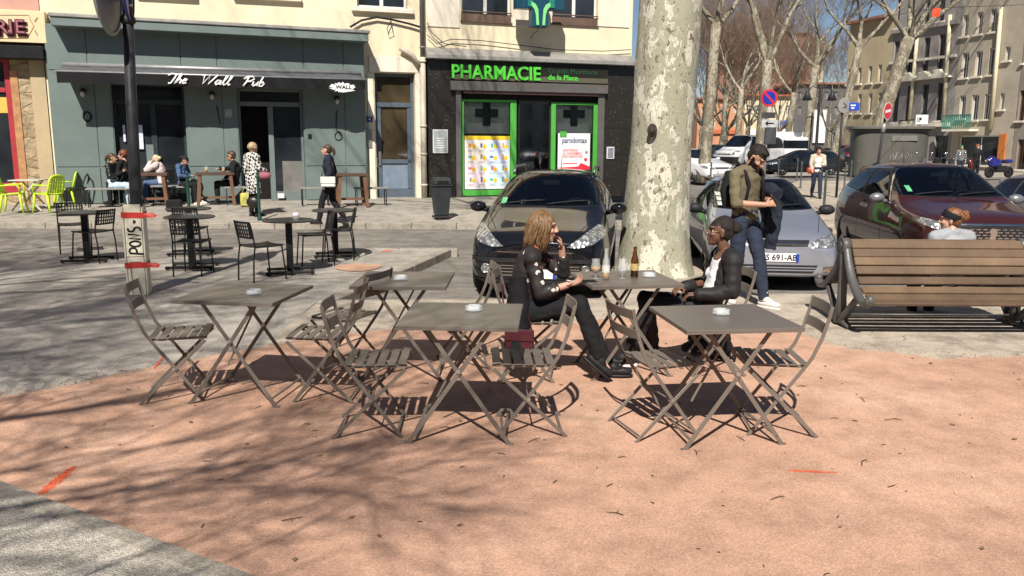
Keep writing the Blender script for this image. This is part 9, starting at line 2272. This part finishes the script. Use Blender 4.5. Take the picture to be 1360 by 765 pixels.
# fronts that close the view behind the trees
FPN = Plane((0, 118), 0.0)
PKW = stucco('brick_pink_render', (0.33, 0.165, 0.115)); ORW = stucco('orange_render', (0.50, 0.245, 0.135)); CRW = stucco('cream_house_render', (0.60, 0.52, 0.36)); DKW = stucco('slate_render', (0.10, 0.095, 0.095))
def grid(x0, x1, nx, y0, y1, ny, w, h): return [(x0 + (x1 - x0) * i / max(1, nx - 1), y0 + (y1 - y0) * k / max(1, ny - 1), x0 + (x1 - x0) * i / max(1, nx - 1) + w, y0 + (y1 - y0) * k / max(1, ny - 1) + h) for i in range(nx) for k in range(ny)]
pl3 = Plane((0, 150), 0.0)
house('tall pink brick coloured house rising far behind the bare trees', pl3, 950, 1069, 44, grid(960, 1056, 9, 60, 118, 3, 4, 9), PKW, sill=False, frame=pm('pink_frame', (0.35, 0.2, 0.15), 0.6, 0.1, 4))
house('narrow cream house joined to the tall pink house', pl3, 1069.5, 1087, 50, grid(1073, 1080, 2, 62, 120, 3, 3, 8), CRW, sill=False)
house('low orange house left of the slim trunk, beyond the white van', FPN, 925, 986, 132, grid(932, 974, 4, 142, 160, 2, 4, 8), ORW, sill=False)
house('cream house with dark windows and a shop row beyond the no parking sign', FPN, 986.5, 1052, 128, grid(992, 1044, 6, 140, 141, 1, 4.5, 12) + [(990, 182, 1008, 206), (1014, 182, 1030, 206), (1034, 182, 1049, 206)], CRW, sill=False, roof=pm('red_tile', (0.36, 0.12, 0.07), 0.85, 0.25, 3))
house('dark slate house with a pale shop panel beyond the street lamp', FPN, 1052.5, 1120, 112, grid(1060, 1108, 5, 122, 142, 2, 4, 10) + [(1058, 176, 1074, 205), (1098, 176, 1114, 205)], DKW, sill=False, frame=pm('slate_frame', (0.3, 0.29, 0.28), 0.6, 0.1, 4))
def shop_panels():
    for lb, pl, x0, y0, x1, y1, m in (('tall white shop panel on the dark slate house', FPN, 1081, 146, 1094, 190, M_WHITE), ('white shop awning on the cream house', FPN, 990, 172, 1049, 180, M_WHITE), ('blue shop sign on the cream house by the slim tree', FPN, 1036, 160, 1050, 168, pm('shop_blue', (0.02, 0.08, 0.35), 0.5, 0.1, 4)), ('orange awning on the low orange house', FPN, 928, 172, 984, 178, pm('awning_red', (0.45, 0.12, 0.05), 0.6, 0.1, 4))):
        sa, za = pl(x0, y0); sb, zb = pl(x1, y1); r = empty('shop_sign', Vector((pl.o.x + sa, pl.o.y - 0.35, zb)), 0, lb, 'sign'); q = MB(); q.bb((0, 0, 0), (sb - sa, 0.3, za - zb)); q.build('panel', m, r, bev=0.04); q = MB(); q.bb((0.3, 0.3, (za - zb) * 0.4), (sb - sa - 0.3, 0.36, (za - zb) * 0.6)); q.build('bracket', M_IRON, r)
shop_panels()
# the row of houses across the square, behind the viewer: only its reflections are seen
def back_row():
    r = empty('house', (0, -34, 0), PI, 'long cream house row across the square, seen only as a reflection', 'building')
    hs = [(-76 + i * 3.1, -74.7 + i * 3.1, 1.0 + k * 3.3, 3.0 + k * 3.3) for i in range(37) for k in range(3)]
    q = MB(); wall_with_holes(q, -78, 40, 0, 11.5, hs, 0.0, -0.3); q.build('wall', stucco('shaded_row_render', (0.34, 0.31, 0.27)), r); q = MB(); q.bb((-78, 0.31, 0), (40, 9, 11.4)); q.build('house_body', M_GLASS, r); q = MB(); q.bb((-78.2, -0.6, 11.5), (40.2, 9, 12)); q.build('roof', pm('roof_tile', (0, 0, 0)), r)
back_row()
# more parked cars deep in the street
h_ = Vector(hd(10)); 
for lb, pt, px, Y, dg in (('distant pale car parked far behind the walking woman', M_GP, 1098, 70, -80), ('distant black car in the row before the slate house', M_KP, 1072, 74, 95), ('distant white car before the shop row', M_WP, 1012, 80, 85)): far_car(lb, pt, px, Y, dg, z=0.0)
# ---------------------------------------------------------------- world, sun, camera
SUN = Vector((0.085, 0.73, -0.76)).normalized()
w = bpy.data.worlds.new('World'); SC.world = w; w.use_nodes = True
wt = w.node_tree; bg = wt.nodes['Background']
sky = wt.nodes.new('ShaderNodeTexSky'); sky.sky_type = 'NISHITA'; sky.sun_disc = False
sky.sun_elevation = math.asin(-SUN.z); sky.sun_rotation = math.atan2(-SUN.x, -SUN.y)
sky.air_density = 0.8; sky.dust_density = 0.3; sky.ozone_density = 1.5
wt.links.new(sky.outputs[0], bg.inputs[0]); bg.inputs[1].default_value = 0.05
sl = bpy.data.lights.new('sun', 'SUN'); sl.energy = 5.0; sl.angle = R(0.53); sl.color = (1.0, 0.94, 0.85)
so = bpy.data.objects.new('sun', sl); COL.objects.link(so)
so.rotation_euler = SUN.to_track_quat('-Z', 'Y').to_euler(); so.location = (0, -10, 30)

cd = bpy.data.cameras.new('camera'); cd.sensor_width = 36; cd.lens = 36 * F / 1360; cd.clip_end = 3000; cd.clip_start = 0.05
co = bpy.data.objects.new('camera', cd); COL.objects.link(co)
fw = Vector((0, _cp, -_sp)); upv = Vector((0, _sp, _cp)); rt = Vector((1, 0, 0))
# roll: image content turned clockwise by ROLL
rt2 = rt * _cr + upv * _sr; up2 = upv * _cr - rt * _sr
M = Matrix((rt2, up2, -fw)).transposed().to_4x4(); M.translation = (0, 0, H)
co.matrix_world = M
SC.camera = co
SC.view_settings.view_transform = 'Standard'; SC.view_settings.look = 'None'
SC.view_settings.exposure = 0.5; SC.view_settings.gamma = 1.0
SC.view_settings.use_curve_mapping = False
SC.cycles.max_bounces = 6; SC.cycles.use_denoising = True
SC.cycles.caustics_reflective = False; SC.cycles.caustics_refractive = False
